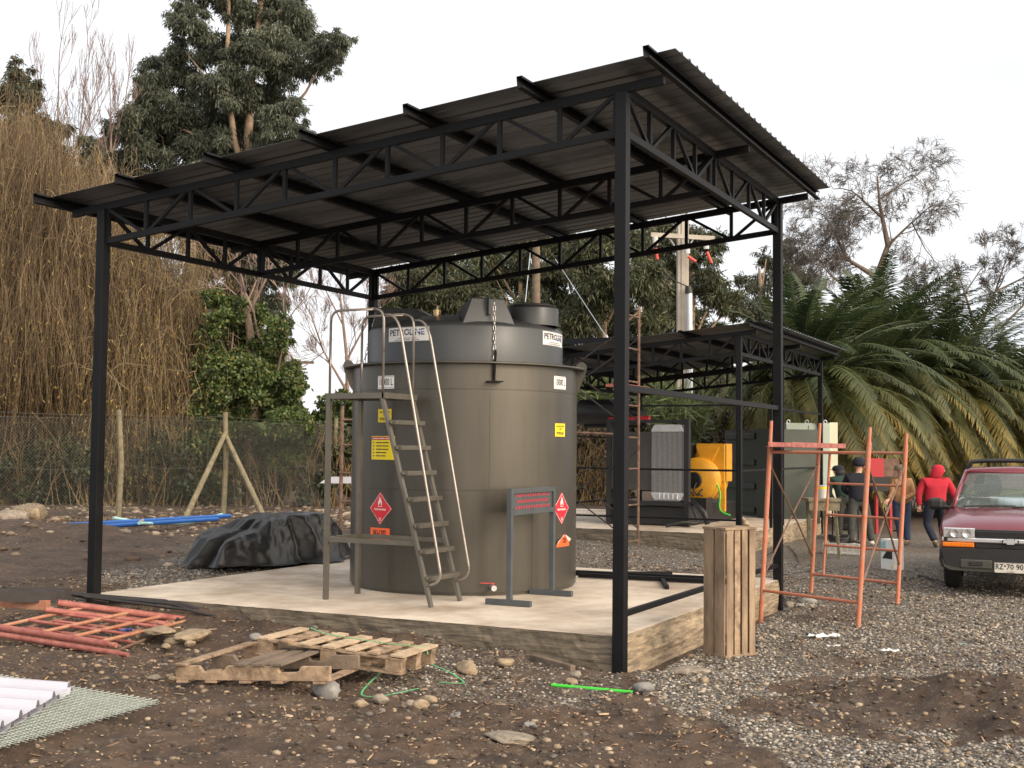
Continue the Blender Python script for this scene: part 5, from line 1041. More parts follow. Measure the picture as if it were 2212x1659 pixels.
# orange scaffold tower on the right
F4 = [(.07, 3.93), (1.22, 3.33), (.14, 6.03), (1.26, 5.46)]; F4 = [np.array([a, b, float(gh(a, b))]) for a, b in F4]; HS = 2.06
sc_ = thing('scaffold_tower', 'orange steel scaffold tower standing on the gravel by the right post', 'scaffold', (F4[0]+F4[3])/2)
tops = [np.array([.18, 3.97, 2.08]), np.array([1.34, 3.37, 2.0]), np.array([.25, 6.06, 2.1]), np.array([1.37, 5.5, 1.97])]
LP = lambda i, z: F4[i]+(tops[i]-F4[i])*(z-F4[i][2])/(tops[i][2]-F4[i][2])
for i in range(4):
    m = MB(); m.tube([F4[i], LP(i, 1.85)], .026, 10); m.tube([LP(i, 1.85), tops[i]], .019, 10); child(m, 'leg', 'orpaint', sc_, smooth=2)
for (i, j) in ((0, 1), (2, 3)):
    
    for z in (.24, 1.74): m = MB(); m.tube([LP(i, z), LP(j, z)], .017, 8); child(m, 'crosstube', 'orpaint', sc_, smooth=2)
for (i, j, fx) in ((2, 3, .14),):
    # inner ladder of the far frame
    a_, b_ = LP(2, .24)*(1-fx)+LP(3, .24)*fx, LP(2, 1.74)*(1-fx)+LP(3, 1.74)*fx; m = MB(); m.tube([a_, b_], .016, 8); child(m, 'ladder_upright', 'orpaint', sc_, smooth=2)
    for z in (.61, .98, 1.36): m = MB(); t_ = (z-.24)/1.5; m.tube([a_+(b_-a_)*t_, LP(3, z)], .015, 8); child(m, 'rung', 'orpaint', sc_, smooth=2)
for (i, j) in ((0, 2), (1, 3)):
    for za, zb2 in ((1.62, .45), (.38, 1.6)):
        m = MB(); m.tube([LP(i, za), (LP(i, za)+LP(j, zb2))/2+np.array([.01 if za > 1 else -.01, 0, 0]), LP(j, zb2)], .0115, 6); child(m, 'brace', 'brace' if za > 1 else 'rust', sc_, smooth=2)
# channel plank lying on the tower
a_, b_ = LP(0, 1.765)+np.array([0, .0, .035]), (LP(0, 1.765)+LP(1, 1.765))/2+np.array([.15, 1.1, .035]); 
m = MB(); d = nrm(LP(1, 1.74)-LP(0, 1.74)); o_ = LP(0, 1.8)+np.array([0, .06, 0]); up_ = nrm(np.cross(d, (0, 1, 0)))*-1 if False else Z3_
sd_ = nrm(np.cross(Z3_, d)); q0, q1 = o_+d*.0, o_+d*.3; 
tk_ = thing('steel_plank', 'dusty pink channel plank resting on top of the orange scaffold', 'plank', q0)
far = LP(2, 1.8)+d*.35
m.bar(LP(0, 1.795)+d*.17-nrm(LP(2, 1.8)-LP(0, 1.8))*.12, LP(2, 1.795)+d*.2+nrm(LP(2, 1.8)-LP(0, 1.8))*.1, .3, .004); child(m, 'deck', 'redpaint', tk_)
for e_ in (0., .33):
    m = MB(); m.bar(LP(0, 1.82)+d*(.02+e_)-nrm(LP(2, 1.8)-LP(0, 1.8))*.12, LP(2, 1.82)+d*(.05+e_)+nrm(LP(2, 1.8)-LP(0, 1.8))*.1, .004, .055); child(m, 'flange', 'redpaint', tk_)
# rusty scaffold in front of the second slab
def zscaf(name, label, P, H, mt, rungs, r=.024, cat='scaffold'):
    e = thing(name, label, cat, P[0]); 
    for a, b in P_pairs(P):
        for q in (a, b): m = MB(); m.tube([q, q+np.array([0, 0, H])], r, 8); child(m, 'upright', mt, e, smooth=2)
        for z in rungs: m = MB(); m.tube([a+Z3_*z, b+Z3_*z], r*.65, 6); child(m, 'rung', mt, e, smooth=2)
    return e
def P_pairs(P): return [(P[i], P[i+1]) for i in range(0, len(P), 2)]
rsx = -3.72; PS = [gzp((rsx, 10.3)), gzp((rsx, 9.35)), gzp((rsx-2.05, 10.3)), gzp((rsx-2.05, 9.35))]
rs_ = zscaf('scaffold_tower', 'tall rusty brown scaffold tower between the two shelters', PS, 4.05, 'rust', (.1, .7, 1.3, 1.82, 2.35, 2.75, 3.3, 3.85))
for (a, b) in ((PS[0], PS[2]), (PS[1], PS[3])):
    for (z1, z2) in ((.3, 1.6), (1.6, .3), (2.1, 3.5), (3.5, 2.1)):
        m = MB(); m.tube([a+Z3_*z1, b+Z3_*z2], .012, 5); child(m, 'brace', 'rod', rs_)
m = MB(); m.tube([PS[1]+Z3_*1.86, PS[3]+Z3_*1.86], .022, 8); child(m, 'crosstube', 'rust', rs_)
m = MB(); q = (PS[0]+PS[1])/2+Z3_*2.62; m.box(q+np.array([.0, 0, .03]), (.3, 1.3, .05)); tag(m.build('scaffold_board', 'redpaint'), 'red painted board lying across the tall rusty scaffold', 'board')
bL = gl(735, 1150); dL = np.array([.95, .1, 0]); PL = [bL, bL+nrm(dL)*.9]
zscaf('leaning_scaffold', 'rust-red scaffold ladder frame standing left behind the tank', PL, 2.25, 'rust', (.55, 1.05, 1.55, 2.0), .035)
m = MB(); a_ = AT(690, 1044, 24.5); b_ = AT(766, 1044, 24.5); m.prism([(0, 0), (.75, 0), (.75, .13), (.18, .13)], a_, nrm(b_-a_), Z3_, np.cross(nrm(b_-a_), Z3_), .02); 
m2 = MB(); m2.box((a_+b_)/2+Z3_*.06, (.02, .02, .02)); tag(m.build('white_panel', 'whitepanel'), 'white sheet metal panel propped on the rust-red ladder frame', 'panel')
# red scaffold frames lying left
def lieframe(label, A_, B_, C_, D_, mt, fracs, rr=.03, pose=.03):
    """A->B near tube, C->D far tube, rungs between at fractions"""
    e = thing('scaffolding', label, 'scaffold', A_)
    for p, q in ((A_, B_), (C_, D_)):
        m = MB(); m.tube([p, q], rr, 12); m.tube([q, q+nrm(q-p)*.1], rr*.75, 10); child(m, 'leg', mt[0], e, smooth=2)
    for f in fracs:
        m = MB(); m.tube([A_+(B_-A_)*f, C_+(D_-C_)*f], rr*.52, 8); child(m, 'rung', mt[1], e, smooth=2)
    for g_, f0, f1 in ((.33, fracs[0], fracs[-1]), (.66, fracs[0], fracs[-1])):
        a1 = A_+(B_-A_)*f0; a2 = C_+(D_-C_)*f0; b1 = A_+(B_-A_)*f1; b2 = C_+(D_-C_)*f1
        m = MB(); m.tube([a1+(a2-a1)*g_, b1+(b2-b1)*g_], rr*.5, 8); child(m, 'inner_tube', mt[0], e, smooth=2)
    return e
A_, B_ = gl(-60, 1346, .1), gl(232, 1391, .06); C_, D_ = gl(125, 1302, .1), gl(432, 1342, .05)
# make the far tube parallel and of one length with the near one
D2_ = C_+(B_-A_)/np.linalg.norm(B_-A_)*np.linalg.norm(D_-C_)
lieframe('red scaffold frame lying flat on the ground, uppermost of the two', A_+(B_-A_)*0, B_, C_, D_, ('redpaint', 'orside'), (.2, .5, .72, .93))
off = np.array([.05, -.02, -.06])
lieframe('second red scaffold frame lying just underneath the uppermost one', A_+off+(B_-A_)*-.1, B_+off+nrm(B_-A_)*.1, C_+off*1.2-(D_-C_)*.1, D_+off-nrm(D_-C_)*.15, ('redpaint', 'rust'), (.25, .55, .8, .96), .026)
# dark channels and orange frame at the left edge
m = MB(); a_, b_ = gl(-60, 1284, .2), gl(120, 1290, .13)
for k in range(3): m.bar(a_+np.array([.05*k, .13*k, .0]), b_+np.array([.05*k-.1*k, .13*k, .0]), .1, .1)
e = thing('steel_beams', 'dark steel channel beams stacked at the left edge on the red pieces', 'beams', a_); child(m, 'beam', 'rod', e)
m = MB(); m.bar(gl(-60, 1295, .1), gl(105, 1308, .05), .06, .09); tag(m.build('orange_beam', 'orside', None, False, .004), 'orange steel beam end lying at the left edge below the dark beams', 'beam')
# bundle of dark rods along the slab
rb = thing('rod_bundle', 'bundle of long dark steel rods lying along the front of the slab', 'rods', gl(115, 1275))
for k in range(6):
    m = MB(); a_ = gl(112+k*14, 1276+k*2.6, .06+.02*(k % 2)); b_ = gl(560+k*16, 1362+k*2, .05); mid_ = (a_+b_)/2; mid_[2] = float(gh(mid_[0], mid_[1]))+.05; m.tube([a_, mid_, b_], .014 if k % 2 else .018, 7); child(m, 'rod', 'rod', rb, smooth=2)
# galvanised mesh sheet and white roofing panels, bottom left
mp_ = [gl(-120, 1640, .03), gl(340, 1522, .03), gl(185, 1496, .05)]; OU = nrm(mp_[1]-gl(0, 1618, .03)); 
ms = thing('wire_mesh_sheets', 'stack of galvanised welded wire mesh sheets lying at the bottom left', 'mesh', gl(200, 1540))
E1, E0 = gl(338, 1522, .04), gl(10, 1616, .04); U = nrm(E0-E1); Vd = gl(165, 1494, .05)-E1; Vd = nrm(Vd-U*(Vd@U)) if False else nrm(Vd); Ls, Lt = 2.4, 1.6
for lay in range(3):
    A, B = [], []; oo = E1+np.array([.02*lay-.03, .015*lay, .012*lay])-Z3_*0+Vd*.012*lay+U*.017*lay
    for k in range(int(Ls/.075)+1): A.append(oo+U*(k*.075)-Vd*.04); B.append(oo+U*(k*.075)+Vd*Lt)
    for k in range(int(Lt/.05)+1): A.append(oo+Vd*(k*.05)-U*.03+Z3_*.004); B.append(oo+Vd*(k*.05)+U*Ls+Z3_*.004)
    segs_mesh('mesh_sheet', A, B, .0028, .0028, 'mesh', ms)
def panel(label, P0, P1, dirb, L_, wd_, z):
    """ribbed sheet: P0->P1 is the visible cut end, dirb the length direction"""
    m = MB(); n = 2; prof = []; W = nrm(P1-P0); wl = np.linalg.norm(P1-P0); y = 0
    while y < wl-.01: prof += [(y, 0), (y+.02, .035), (y+.05, .035), (y+.07, 0)]; y += .28
    prof = [(q, h) for q, h in prof if q <= wl]; prof.append((wl, 0)); V = []
    for s_ in (0, L_): V += [P0+W*q+dirb*s_+Z3_*(h+z) for q, h in prof]
    k = len(prof); V += [v-Z3_*.004 for v in V]; F = [(j, j+1, k+j+1, k+j) for j in range(k-1)]+[(2*k+j, 3*k+j, 3*k+j+1, 2*k+j+1) for j in range(k-1)]+[(j, 2*k+j, 2*k+j+1, j+1) for j in range(k-1)]
    m.add(V, F); return tag(m.build('roofing_panel', 'whitepanel'), label, 'panel', 'white roofing panels')
db = nrm(gl(-100, 1478, .12)-gl(150, 1497, .12)); 
panel('white ribbed roofing panel on top of the mesh sheets, uppermost', gl(152, 1494, .13), gl(-10, 1590, .13), db, 1.5, .9, .03)
panel('white ribbed roofing panel directly under the uppermost one', gl(158, 1500, .09), gl(0, 1592, .09), db, 1.5, .9, .02)
# blue pipes by the fence
for (lab, p, q, mt, r, sag, grp) in [('upper long blue plastic pipe lying on the debris by the fence', (146, 1134), (497, 1114), 'blue', .04, .0, 1), ('lower long blue plastic pipe touching the upper one', (148, 1141), (470, 1121), 'blue', .04, 0, 1),
                                 ('thin pale blue pipe bent over the blue ones', (245, 1119), (480, 1111), 'lblue', .028, -.16, 1), ('second thin pale blue pipe beside the first', (300, 1130), (484, 1113), 'lblue', .028, -.08, 1)]:
    a_, b_ = gl(p[0], p[1], .12), gl(q[0], q[1], .12); a_ = gl(p[0], p[1], .16); mid_ = (a_+b_)/2+Z3_*sag; rodthing('plastic_pipe', lab, 'pipe', smooth_pts([a_, mid_, b_]), r, mt, 10)
m = MB(); m.bar(gl(255, 1140, .1), gl(330, 1128, .14), .1, .02); tag(m.build('wooden_lath', 'woodnew'), 'fresh wooden lath lying across the blue pipes near the fence', 'lath')
m = MB(); m.bar(gl(288, 1136, .1), gl(310, 1122, .2), .1, .02); tag(m.build('wooden_lath', 'woodnew'), 'short fresh wooden lath behind the blue pipes', 'lath')
# ---- steel tubes lying on the slab
TB = [('thick black steel tube lying on the back of the slab right of the tank', G(1244, 1237, SZ+.03), G(1545, 1251, SZ+.03), .06), ('second black steel tube beside the thick one on the slab', G(1250, 1242, SZ+.03), G(1540, 1256, SZ+.03), .05), ('short black steel tube lying furthest back on the slab', G(1330, 1238, SZ+.025), G(1452, 1239, SZ+.025), .045), ('short stub of black tube pointing forward from the thick one', G(1430, 1252, SZ+.02), G(1441, 1269, SZ+.02), .045)]
for lab, a_, b_, wd_ in TB:
    m = MB(); m.bar(a_, b_, wd_, wd_); tag(m.build('steel_tube', 'black', None, False, .003), lab, 'tube', 'black steel tubes on the slab')
# ---- the tarpaulin heap
ta, tb = np.array([-5.9, 2.55]), np.array([-5.3, 4.45]); nu, nv = 110, 90
tdir = nrm(np.array([*(G(720, 1212, SZ)-G(400, 1240, SZ))[:2]])); tl = 2.55; tperp = np.array([-tdir[1], tdir[0]]); tcen = (G(400, 1240, SZ)+G(720, 1212, SZ))[:2]/2+tperp*.55+tdir*.62
uu, vv = np.meshgrid(np.linspace(-1, 1, nu), np.linspace(-1, 1, nv)); ang = np.arctan2(vv, uu); rad2 = np.maximum(np.abs(uu), np.abs(vv)); 
sx2 = uu*np.sqrt(1-vv*vv/2); sy2 = vv*np.sqrt(1-uu*uu/2); rr2 = np.hypot(sx2, sy2)
edge = 1+.10*np.sin(ang*5+1)+.07*np.sin(ang*9)+.04*np.sin(ang*17)
lx = sx2*tl/2*edge; ly = sy2*.72*edge
prof_ = lambda q: np.interp(q, [-1, -.86, -.72, -.55, -.42, -.3, 0, .3, .55, .68, .8, 1], [.02, .14, .38, .46, .5, .62, .68, .7, .68, .5, .3, .12])
side_ = 1-sst((np.abs(sy2)-.5)/.42)
hz = prof_(sx2)*(.06+.94*side_)*(1-sst((rr2-.9)/.1)*.9)
rdg = lambda s, o: 1-np.abs(2*vnoise(lx*1.+o+hz*.8, ly+o*2, s)-1)
fold = .045*rdg(.5, 3)+.022*rdg(.24, 7)+.012*rdg(.12, 1)+.006*rdg(.06, 5)-.04
hz = hz+fold*np.clip(hz*2.2, 0, 1)*(1-.3*side_)
px3 = tcen[0]+tdir[0]*lx+tperp[0]*ly; py3 = tcen[1]+tdir[1]*lx+tperp[1]*ly
disp = (.07*(1-np.abs(2*vnoise(lx+hz*.3, lx*.3+hz*.25, .3)-1))+.04*(1-np.abs(2*vnoise(lx*1.5-hz, hz+lx*.2, .12)-1))-.1)*np.sign(sy2)*(np.abs(sy2) > .3)*np.clip(hz*3, 0, 1); px3 += -AF[0]*0+tperp[0]*disp; py3 += tperp[1]*disp
pz3 = SZ+.012+np.maximum(hz, 0)*.86+.01*vnoise(lx, ly, .1)
idx = np.arange(nu*nv).reshape(nv, nu); Fq = np.stack([idx[:-1, :-1], idx[:-1, 1:], idx[1:, 1:], idx[1:, :-1]], -1).reshape(-1, 4)
to = fast_mesh('tarpaulin', np.stack([px3.ravel(), py3.ravel(), pz3.ravel()], 1), Fq, 'tarp', smooth=True); tag(to, 'black tarpaulin thrown over a heap at the back left of the slab', 'tarpaulin'); 
sm_ = to.modifiers.new('thick', 'SOLIDIFY'); sm_.thickness = .006; sb_ = to.modifiers.new('sub', 'SUBSURF'); sb_.levels = sb_.render_levels = 1
# ---- generator on the second slab
gx0 = OY(1319, 1000, 12.0)[0]; gx1 = OY(1480, 1000, 12.0)[0]; gy = 12.0; zc = lambda y_: OY(1440, y_, gy)[2]
ge_ = thing('generator', 'large black and yellow diesel generator with radiator under the second shelter', 'generator', ((gx0+gx1)/2, gy+1.5, S2Z))
xr0, xr1 = OY(1407, 1000, gy)[0], OY(1477, 1000, gy)[0]
m = MB(); m.box(((xr0+xr1)/2, gy+.06, (zc(933)+zc(1064))/2), (xr1-xr0, .09, zc(933)-zc(1064)))
rad_ = child(m, 'radiator_core', 'coreg', ge_); nf_ = 26; m = MB()
for i in range(nf_): m.box((xr0+(xr1-xr0)*(i+.5)/nf_, gy+.0075, (zc(933)+zc(1064))/2), ((xr1-xr0)/nf_*.42, .015, zc(933)-zc(1064)-.01))
fn_ = child(m, 'fins', 'fin', rad_)
for (ya_, yb_, nm) in ((917, 933, 'radiator_top_tank'), (1064, 1081, 'radiator_bottom_tank')):
    z1, z2 = zc(ya_), zc(yb_); m = MB(); t_ = nm.endswith('top_tank'); xa, xb = (xr0, xr1); ins = .06
    pf = [(xa, z2), (xb, z2), (xb, z2+(z1-z2)*.3), (xb-ins, z1), (xa+ins, z1), (xa, z2+(z1-z2)*.3)] if t_ else [(xa, z1), (xa, z1-(z1-z2)*.3), (xa+ins, z2), (xb-ins, z2), (xb, z1-(z1-z2)*.3), (xb, z1)]
    m.prism(pf, (0, gy-.01, 0), (1, 0, 0), (0, 0, 1), (0, 1, 0), .16)
    if not t_:
        for i in range(5): m.tube([(xa+.16+.085*i, gy-.02, z1-.02), (xa+.16+.085*i, gy-.02, z2+.02)], .022, 8)
    child(m, nm, 'corea', ge_, bevel=.01)
m = MB(); m.box(((gx0+xr0)/2, gy+.05, (zc(933)+zc(1060))/2), (xr0-gx0-.02, .06, zc(933)-zc(1060))); child(m, 'side_core', 'panelgrey', ge_)
m = MB()
for xx in (gx0-.04, xr1+.05): m.box((xx, gy+.05, (zc(905)+S2Z)/2), (.09, .12, zc(905)-S2Z))
m.box(((gx0+xr1)/2, gy+.05, zc(910)), (xr1-gx0, .1, .05)); m.box(((gx0+xr1)/2, gy+.06, zc(1088)), (xr1-gx0, .12, .07)); child(m, 'radiator_frame', 'dark', ge_)
m = MB(); m.box(((gx0+xr1)/2, gy+1.75, (S2Z+zc(1095))/2+.005), (xr1-gx0+.06, 3.3, zc(1095)-S2Z)); child(m, 'base_tank', 'dark', ge_, bevel=.02)
m = MB(); m.box(((gx0+xr1)/2, gy+1.1, (zc(1090)+zc(930))/2), ((xr1-gx0)*.5, 1.3, (zc(930)-zc(1085))*.7)); child(m, 'engine', 'dark', ge_, bevel=.03)
# muffler
m = MB(); zmf = OY(1290, 891, 12.6)[2]; x0m, x1m = OY(1249, 891, 12.6)[0], OY(1360, 891, 12.6)[0]; m.lathe([(0, 0), (.2, .0), (.235, .03), (.25, .07), (.25, x1m-x0m-.05), (.235, x1m-x0m), (0, x1m-x0m)], (x0m, 12.6, zmf), 28, axis=(np.array([0, 1., 0]), np.array([0, 0, 1.]), np.array([1., 0, 0]))); child(m, 'muffler', 'dark', ge_, smooth=2)
m = MB(); m.tube([(x1m, 12.6, zmf), (x1m+.2, 12.6, zmf-.02), (x1m+.32, 12.7, zmf-.25)], .1, 10); m.tube([(x0m+.15, 12.55, zmf-.27), (x1m+.3, 12.55, zmf-.27)], .03, 6); child(m, 'exhaust_pipe', 'dark', ge_, smooth=2)
m = MB(); m.tube([(x1m-.3, 12.3, OY(1380, 908, 12.3)[2]), (OY(1403, 905, 12.3)[0], 12.3, OY(1403, 905, 12.3)[2])], .06, 10); child(m, 'intake_pipe', 'redbox', ge_, smooth=2)
# yellow alternator at the far end
ya = 13.5; X_ = lambda x_: OY(x_, 1000, ya)[0]; Z_ = lambda y_: OY(1520, y_, ya)[2]
m = MB(); cx_, cz_, rr_a = X_(1508), Z_(1037), (Z_(990)-Z_(1085))/2
m.lathe([(0, 0), (rr_a*.8, .0), (rr_a, .05), (rr_a, .25), (rr_a*1.04, .27), (rr_a*1.04, .33), (rr_a, .35), (rr_a, .85), (rr_a*.6, .9), (0, .9)], (cx_, ya-.25, cz_), 36, axis=(np.array([0, 0, 1.]), np.array([1., 0, 0]), np.array([0, 1., 0]))); alt_ = child(m, 'alternator', 'yel', ge_, smooth=2)
for k in range(9):
    a = -.5+k*.32; m = MB(); m.box((cx_+math.cos(a)*(rr_a+.003), ya+.3, cz_+math.sin(a)*(rr_a+.003)), (.02, .3, .05), ax=(np.array([math.cos(a), 0, math.sin(a)]), np.array([0, 1., 0]), np.array([-math.sin(a), 0, math.cos(a)]))); child(m, 'vent_slot', 'dark', alt_)
m = MB()
m.lathe([(0, -.3), (.14, -.3), (.16, -.25), (.16, -.2)], (cx_, ya, cz_), 20, axis=(np.array([0, 0, 1.]), np.array([1., 0, 0]), np.array([0, 1., 0]))); child(m, 'coupling', 'dark', alt_)
for k in range(5): m = MB(); m.tube(smooth_pts([(cx_-.3+.12*k, ya-.3, Z_(1000+14*k)), (cx_-.25+.1*k, ya-.42, Z_(1040+6*k)), (cx_-.1+.08*k, ya-.4, Z_(1070))]), .018, 5); child(m, 'wire', 'dark', ge_, smooth=True)
m = MB(); x0a, x1a, z0a, z1a = X_(1500), X_(1562), Z_(1040), Z_(958)
m.box(((x0a+x1a)/2, ya+.36, (z0a+z1a)/2), (x1a-x0a, .5, z1a-z0a)); m.box((x1a-.06, ya+.18, (Z_(958)+Z_(1105))/2), (.12, .08, Z_(958)-Z_(1105))); m.prism([(x0a, Z_(965)), (x1a-.1, Z_(965)), (x1a-.25, Z_(1000)), (x0a+.1, Z_(1000))], (0, ya+.08, 0), (1, 0, 0), (0, 0, 1), (0, 1, 0), .12)
child(m, 'terminal_box', 'yel', ge_, bevel=.012)
m = MB(); xb0, xb1 = X_(1488), X_(1545); m.box(((xb0+xb1)/2, ya-.35, (Z_(1075)+Z_(1100))/2-.03), (xb1-xb0, .4, .3)); child(m, 'battery_box', 'dark', ge_, bevel=.008)
m = MB(); m.tube(smooth_pts([(xb0+.1, ya-.4, Z_(1073)), (xb0-.12, ya-.4, Z_(1050)), (cx_-.2, ya-.2, Z_(1030))]), .015, 5); m.tube([(xb0+.1, ya-.42, Z_(1077)), (xb1-.05, ya-.42, Z_(1080))], .014, 5); child(m, 'battery_cable', 'orangev', ge_, smooth=True)
m = MB(); m.tube(smooth_pts([(x1a-.2, ya-.1, Z_(1022)), (x1a-.02, ya-.15, Z_(1060)), (x1a, ya-.2, Z_(1098)), (x1a+.2, ya-.2, Z_(1110))]), .018, 5); child(m, 'earth_cable', 'green', ge_, smooth=True)
m = MB(); m.tube(smooth_pts([(xr1+.1, gy-.02, zc(1085)), (xr1+.22, gy-.1, zc(1100)), (xr1+.3, gy-.15, zc(1125)), (xr1+.1, gy-.3, S2Z+.1), (xr1-.2, gy-.4, S2Z+.03)]), .03, 7); m.tube([(xr1+.18, gy-.05, zc(1080)), (xr1+.42, gy-.1, zc(1105)), (xr1+.48, gy-.12, zc(1128))], .05, 8); child(m, 'hose', 'plastic', ge_, smooth=True)
# ---- cabinets
def cabp(x_, y_, D): return AT(x_, y_, D)
cb = G(1698, 1117, S2Z); cb2 = G(1766, 1112, S2Z); zt_ = ZA(1730, 912, (cb+cb2)/2); ux = nrm((cb2-cb)*np.array([1, 1, 0])); uy = np.array([-ux[1], ux[0], 0]); 
ux = np.array([AR[0], AR[1], 0]); ux = nrm(ux); uy = np.array([-ux[1], ux[0], 0]); wd_ = np.linalg.norm((cb2-cb)[:2]@ux[:2]); D0 = (cb-CAM)@AF
cab = thing('electrical_cabinet', 'tall pale grey-green steel cabinet standing behind the right shelter post', 'cabinet', cb)
m = MB(); m.box(cb+ux*wd_/2+uy*.3+Z3_*(zt_-S2Z)/2, (wd_, .6, zt_-S2Z-.06), ax=(ux, uy, Z3_)); child(m, 'body', 'cabg', cab, bevel=.008)
for k in (0, 1):
    m = MB(); m.box(cb+ux*(wd_*.25+k*wd_*.5)-uy*.012+Z3_*(zt_-S2Z)/2, (wd_/2-.015, .02, zt_-S2Z-.14), ax=(ux, uy, Z3_)); child(m, 'door', 'cabg', cab, bevel=.003)
m = MB(); m.box(cb+ux*(wd_+.085)+uy*.2+Z3_*(zt_-S2Z)/2, (.17, .35, zt_-S2Z-.02), ax=(ux, uy, Z3_)); child(m, 'side_panel', 'cabs', cab, bevel=.006)
for k in (.08, .5, .92):
    m = MB(); c = cb+ux*(wd_*k)+uy*.1+Z3_*(zt_-S2Z); m.tube([c+ux*.035*math.cos(a)+Z3_*(.035*math.sin(a)+.0) for a in np.linspace(0, 2*math.pi, 13)], .009, 6, cap=False); child(m, 'lifting_eye', 'conduit', cab, smooth=True)
c1_, c2_ = AT(1566, 1110, 27.5), AT(1676, 1110, 25.2); c1_[2] = c2_[2] = S2Z-.1
con = thing('steel_container', 'dark olive green ribbed steel container wall behind the second shelter posts', 'container', c1_)
ux = nrm(c2_-c1_); uy = np.array([-ux[1], ux[0], 0]); Lc = np.linalg.norm(c2_-c1_); Hc = AT(1620, 928, 26.3)[2]-c1_[2]
m = MB(); m.box(c1_+ux*Lc/2+uy*.5+Z3_*Hc/2, (Lc, 1., Hc), ax=(ux, uy, Z3_)); child(m, 'wall', 'cont', con)
for z in (.12, .38, .64, .93):
    m = MB(); m.box(c1_+ux*Lc*.34-uy*.03+Z3_*Hc*z, (Lc*.6, .06, .12), ax=(ux, uy, Z3_)); child(m, 'rib', 'cont', con, bevel=.01)
m = MB(); m.box(c1_+ux*Lc*.86-uy*.05+Z3_*Hc*.5, (Lc*.28, .1, Hc+.02), ax=(ux, uy, Z3_)); child(m, 'door', 'cont', con, bevel=.01)
# ---- power poles
pp = root(1478, 40); e = thing('power_pole', 'concrete power pole with crossarm and silver conduit behind the second shelter', 'pole', pp)
ux = nrm(np.array([AR[0], AR[1], 0])); zt_ = AT(1472, 470, 40)[2]; m = MB(); c = AT(1474, 800, 40); c[2] = 0; m.box(c+Z3_*zt_/2, (.36, .32, zt_), ax=(ux, np.array([-ux[1], ux[0], 0]), Z3_)); m.box(c+Z3_*zt_/2+ux*.03-np.array([-ux[1], ux[0], 0])*.17, (.2, .06, zt_-.02), ax=(ux, np.array([-ux[1], ux[0], 0]), Z3_)); child(m, 'shaft', 'pole', e, bevel=.02)
m = MB(); a_, b_ = AT(1406, 507, 39.6), AT(1543, 519, 39.6); b_[2] = a_[2]-.1; m.bar(a_, b_, .12, .14); child(m, 'crossarm', 'pole', e)
m = MB(); m.tube([AT(1444, 512, 39.6), AT(1462, 540, 39.7)], .03, 5); m.tube([AT(1500, 514, 39.6), AT(1482, 540, 39.7)], .03, 5); child(m, 'arm_brace', 'conduit', e)
fu = nrm(np.array([-AF[0], -AF[1], 0])); cc = AT(1489, 640, 39.7); m = MB(); m.tube([AT(1489, 632, 39.7), AT(1490, 800, 39.7), AT(1490, 960, 39.7)], .1, 10); child(m, 'conduit', 'conduit', e, smooth=2)
m = MB(); m.tube([AT(1488, 634, 39.7), AT(1487, 618, 39.7)], .13, 10, r2=.1); child(m, 'conduit_cap', 'plastic', e, smooth=2)
for (xi, yi, xo, yo) in ((1415, 512, 1420, 560), (1484, 530, 1503, 565), (1525, 520, 1537, 568)):
    m = MB(); m.tube([AT(xi, yi, 39.5), AT(xi+1, yi+18, 39.5)], .09, 8); child(m, 'insulator', 'insul', e, smooth=2)
    m = MB(); m.tube([AT(xi+2, yi+24, 39.5), AT(xo, yo, 39.5)], .05, 8); child(m, 'terminal', 'valve', e, smooth=2)
    m = MB(); m.tube(smooth_pts([AT(xo, yo, 39.5), AT(xo+(8 if xo > 1450 else 12), yo+22, 39.5), AT((xo+1488)/2+(12 if xo > 1450 else 0), yo+44, 39.6), AT(1488, 620, 39.7)]), .022, 5); child(m, 'cable', 'plastic', e, smooth=True)
pp = root(646, 75); e = thing('power_pole', 'distant concrete power pole with double crossarm in the gap left of the stair', 'pole', pp)
m = MB(); m.bar(AT(647, 930, 75), AT(645, 782, 75), .28, .28); child(m, 'shaft', 'pole', e); m = MB(); m.bar(AT(617, 783, 74.6), AT(678, 783, 74.6), .14, .16); m.bar(AT(628, 797, 74.6), AT(662, 797, 74.6), .1, .12); child(m, 'crossarm', 'bark', e)
pp = root(1158, 42); e = thing('power_pole', 'brown timber pole rising behind the filler lid of the tank', 'pole', pp); m = MB(); m.tube([AT(1159, 1000, 42), AT(1158, 520, 42)], .15, 10, r2=.13); child(m, 'shaft', 'bark', e, smooth=2)
for (lab, p, q) in (('thin guy wire running down right from the timber pole behind the tank lid', (1200, 560, 42), (1318, 740, 36)), ('short guy wire left of the timber pole', (1146, 540, 42), (1135, 652, 40))):
    rodthing('guy_wire', lab, 'wire', [AT(*p), AT(*q)], .012, 'conduit', 4)
m = MB(); a_, b_ = OY(1215, 738, 12.2), OY(1412, 732, 12.2); m.bar(a_, b_, .06, .1); m.bar(a_-Z3_*.12, b_-Z3_*.1, .05, .06); tag(m.build('roof_beam', 'black'), 'dark steel beam lying on the low side of the second shelter roof', 'beam')
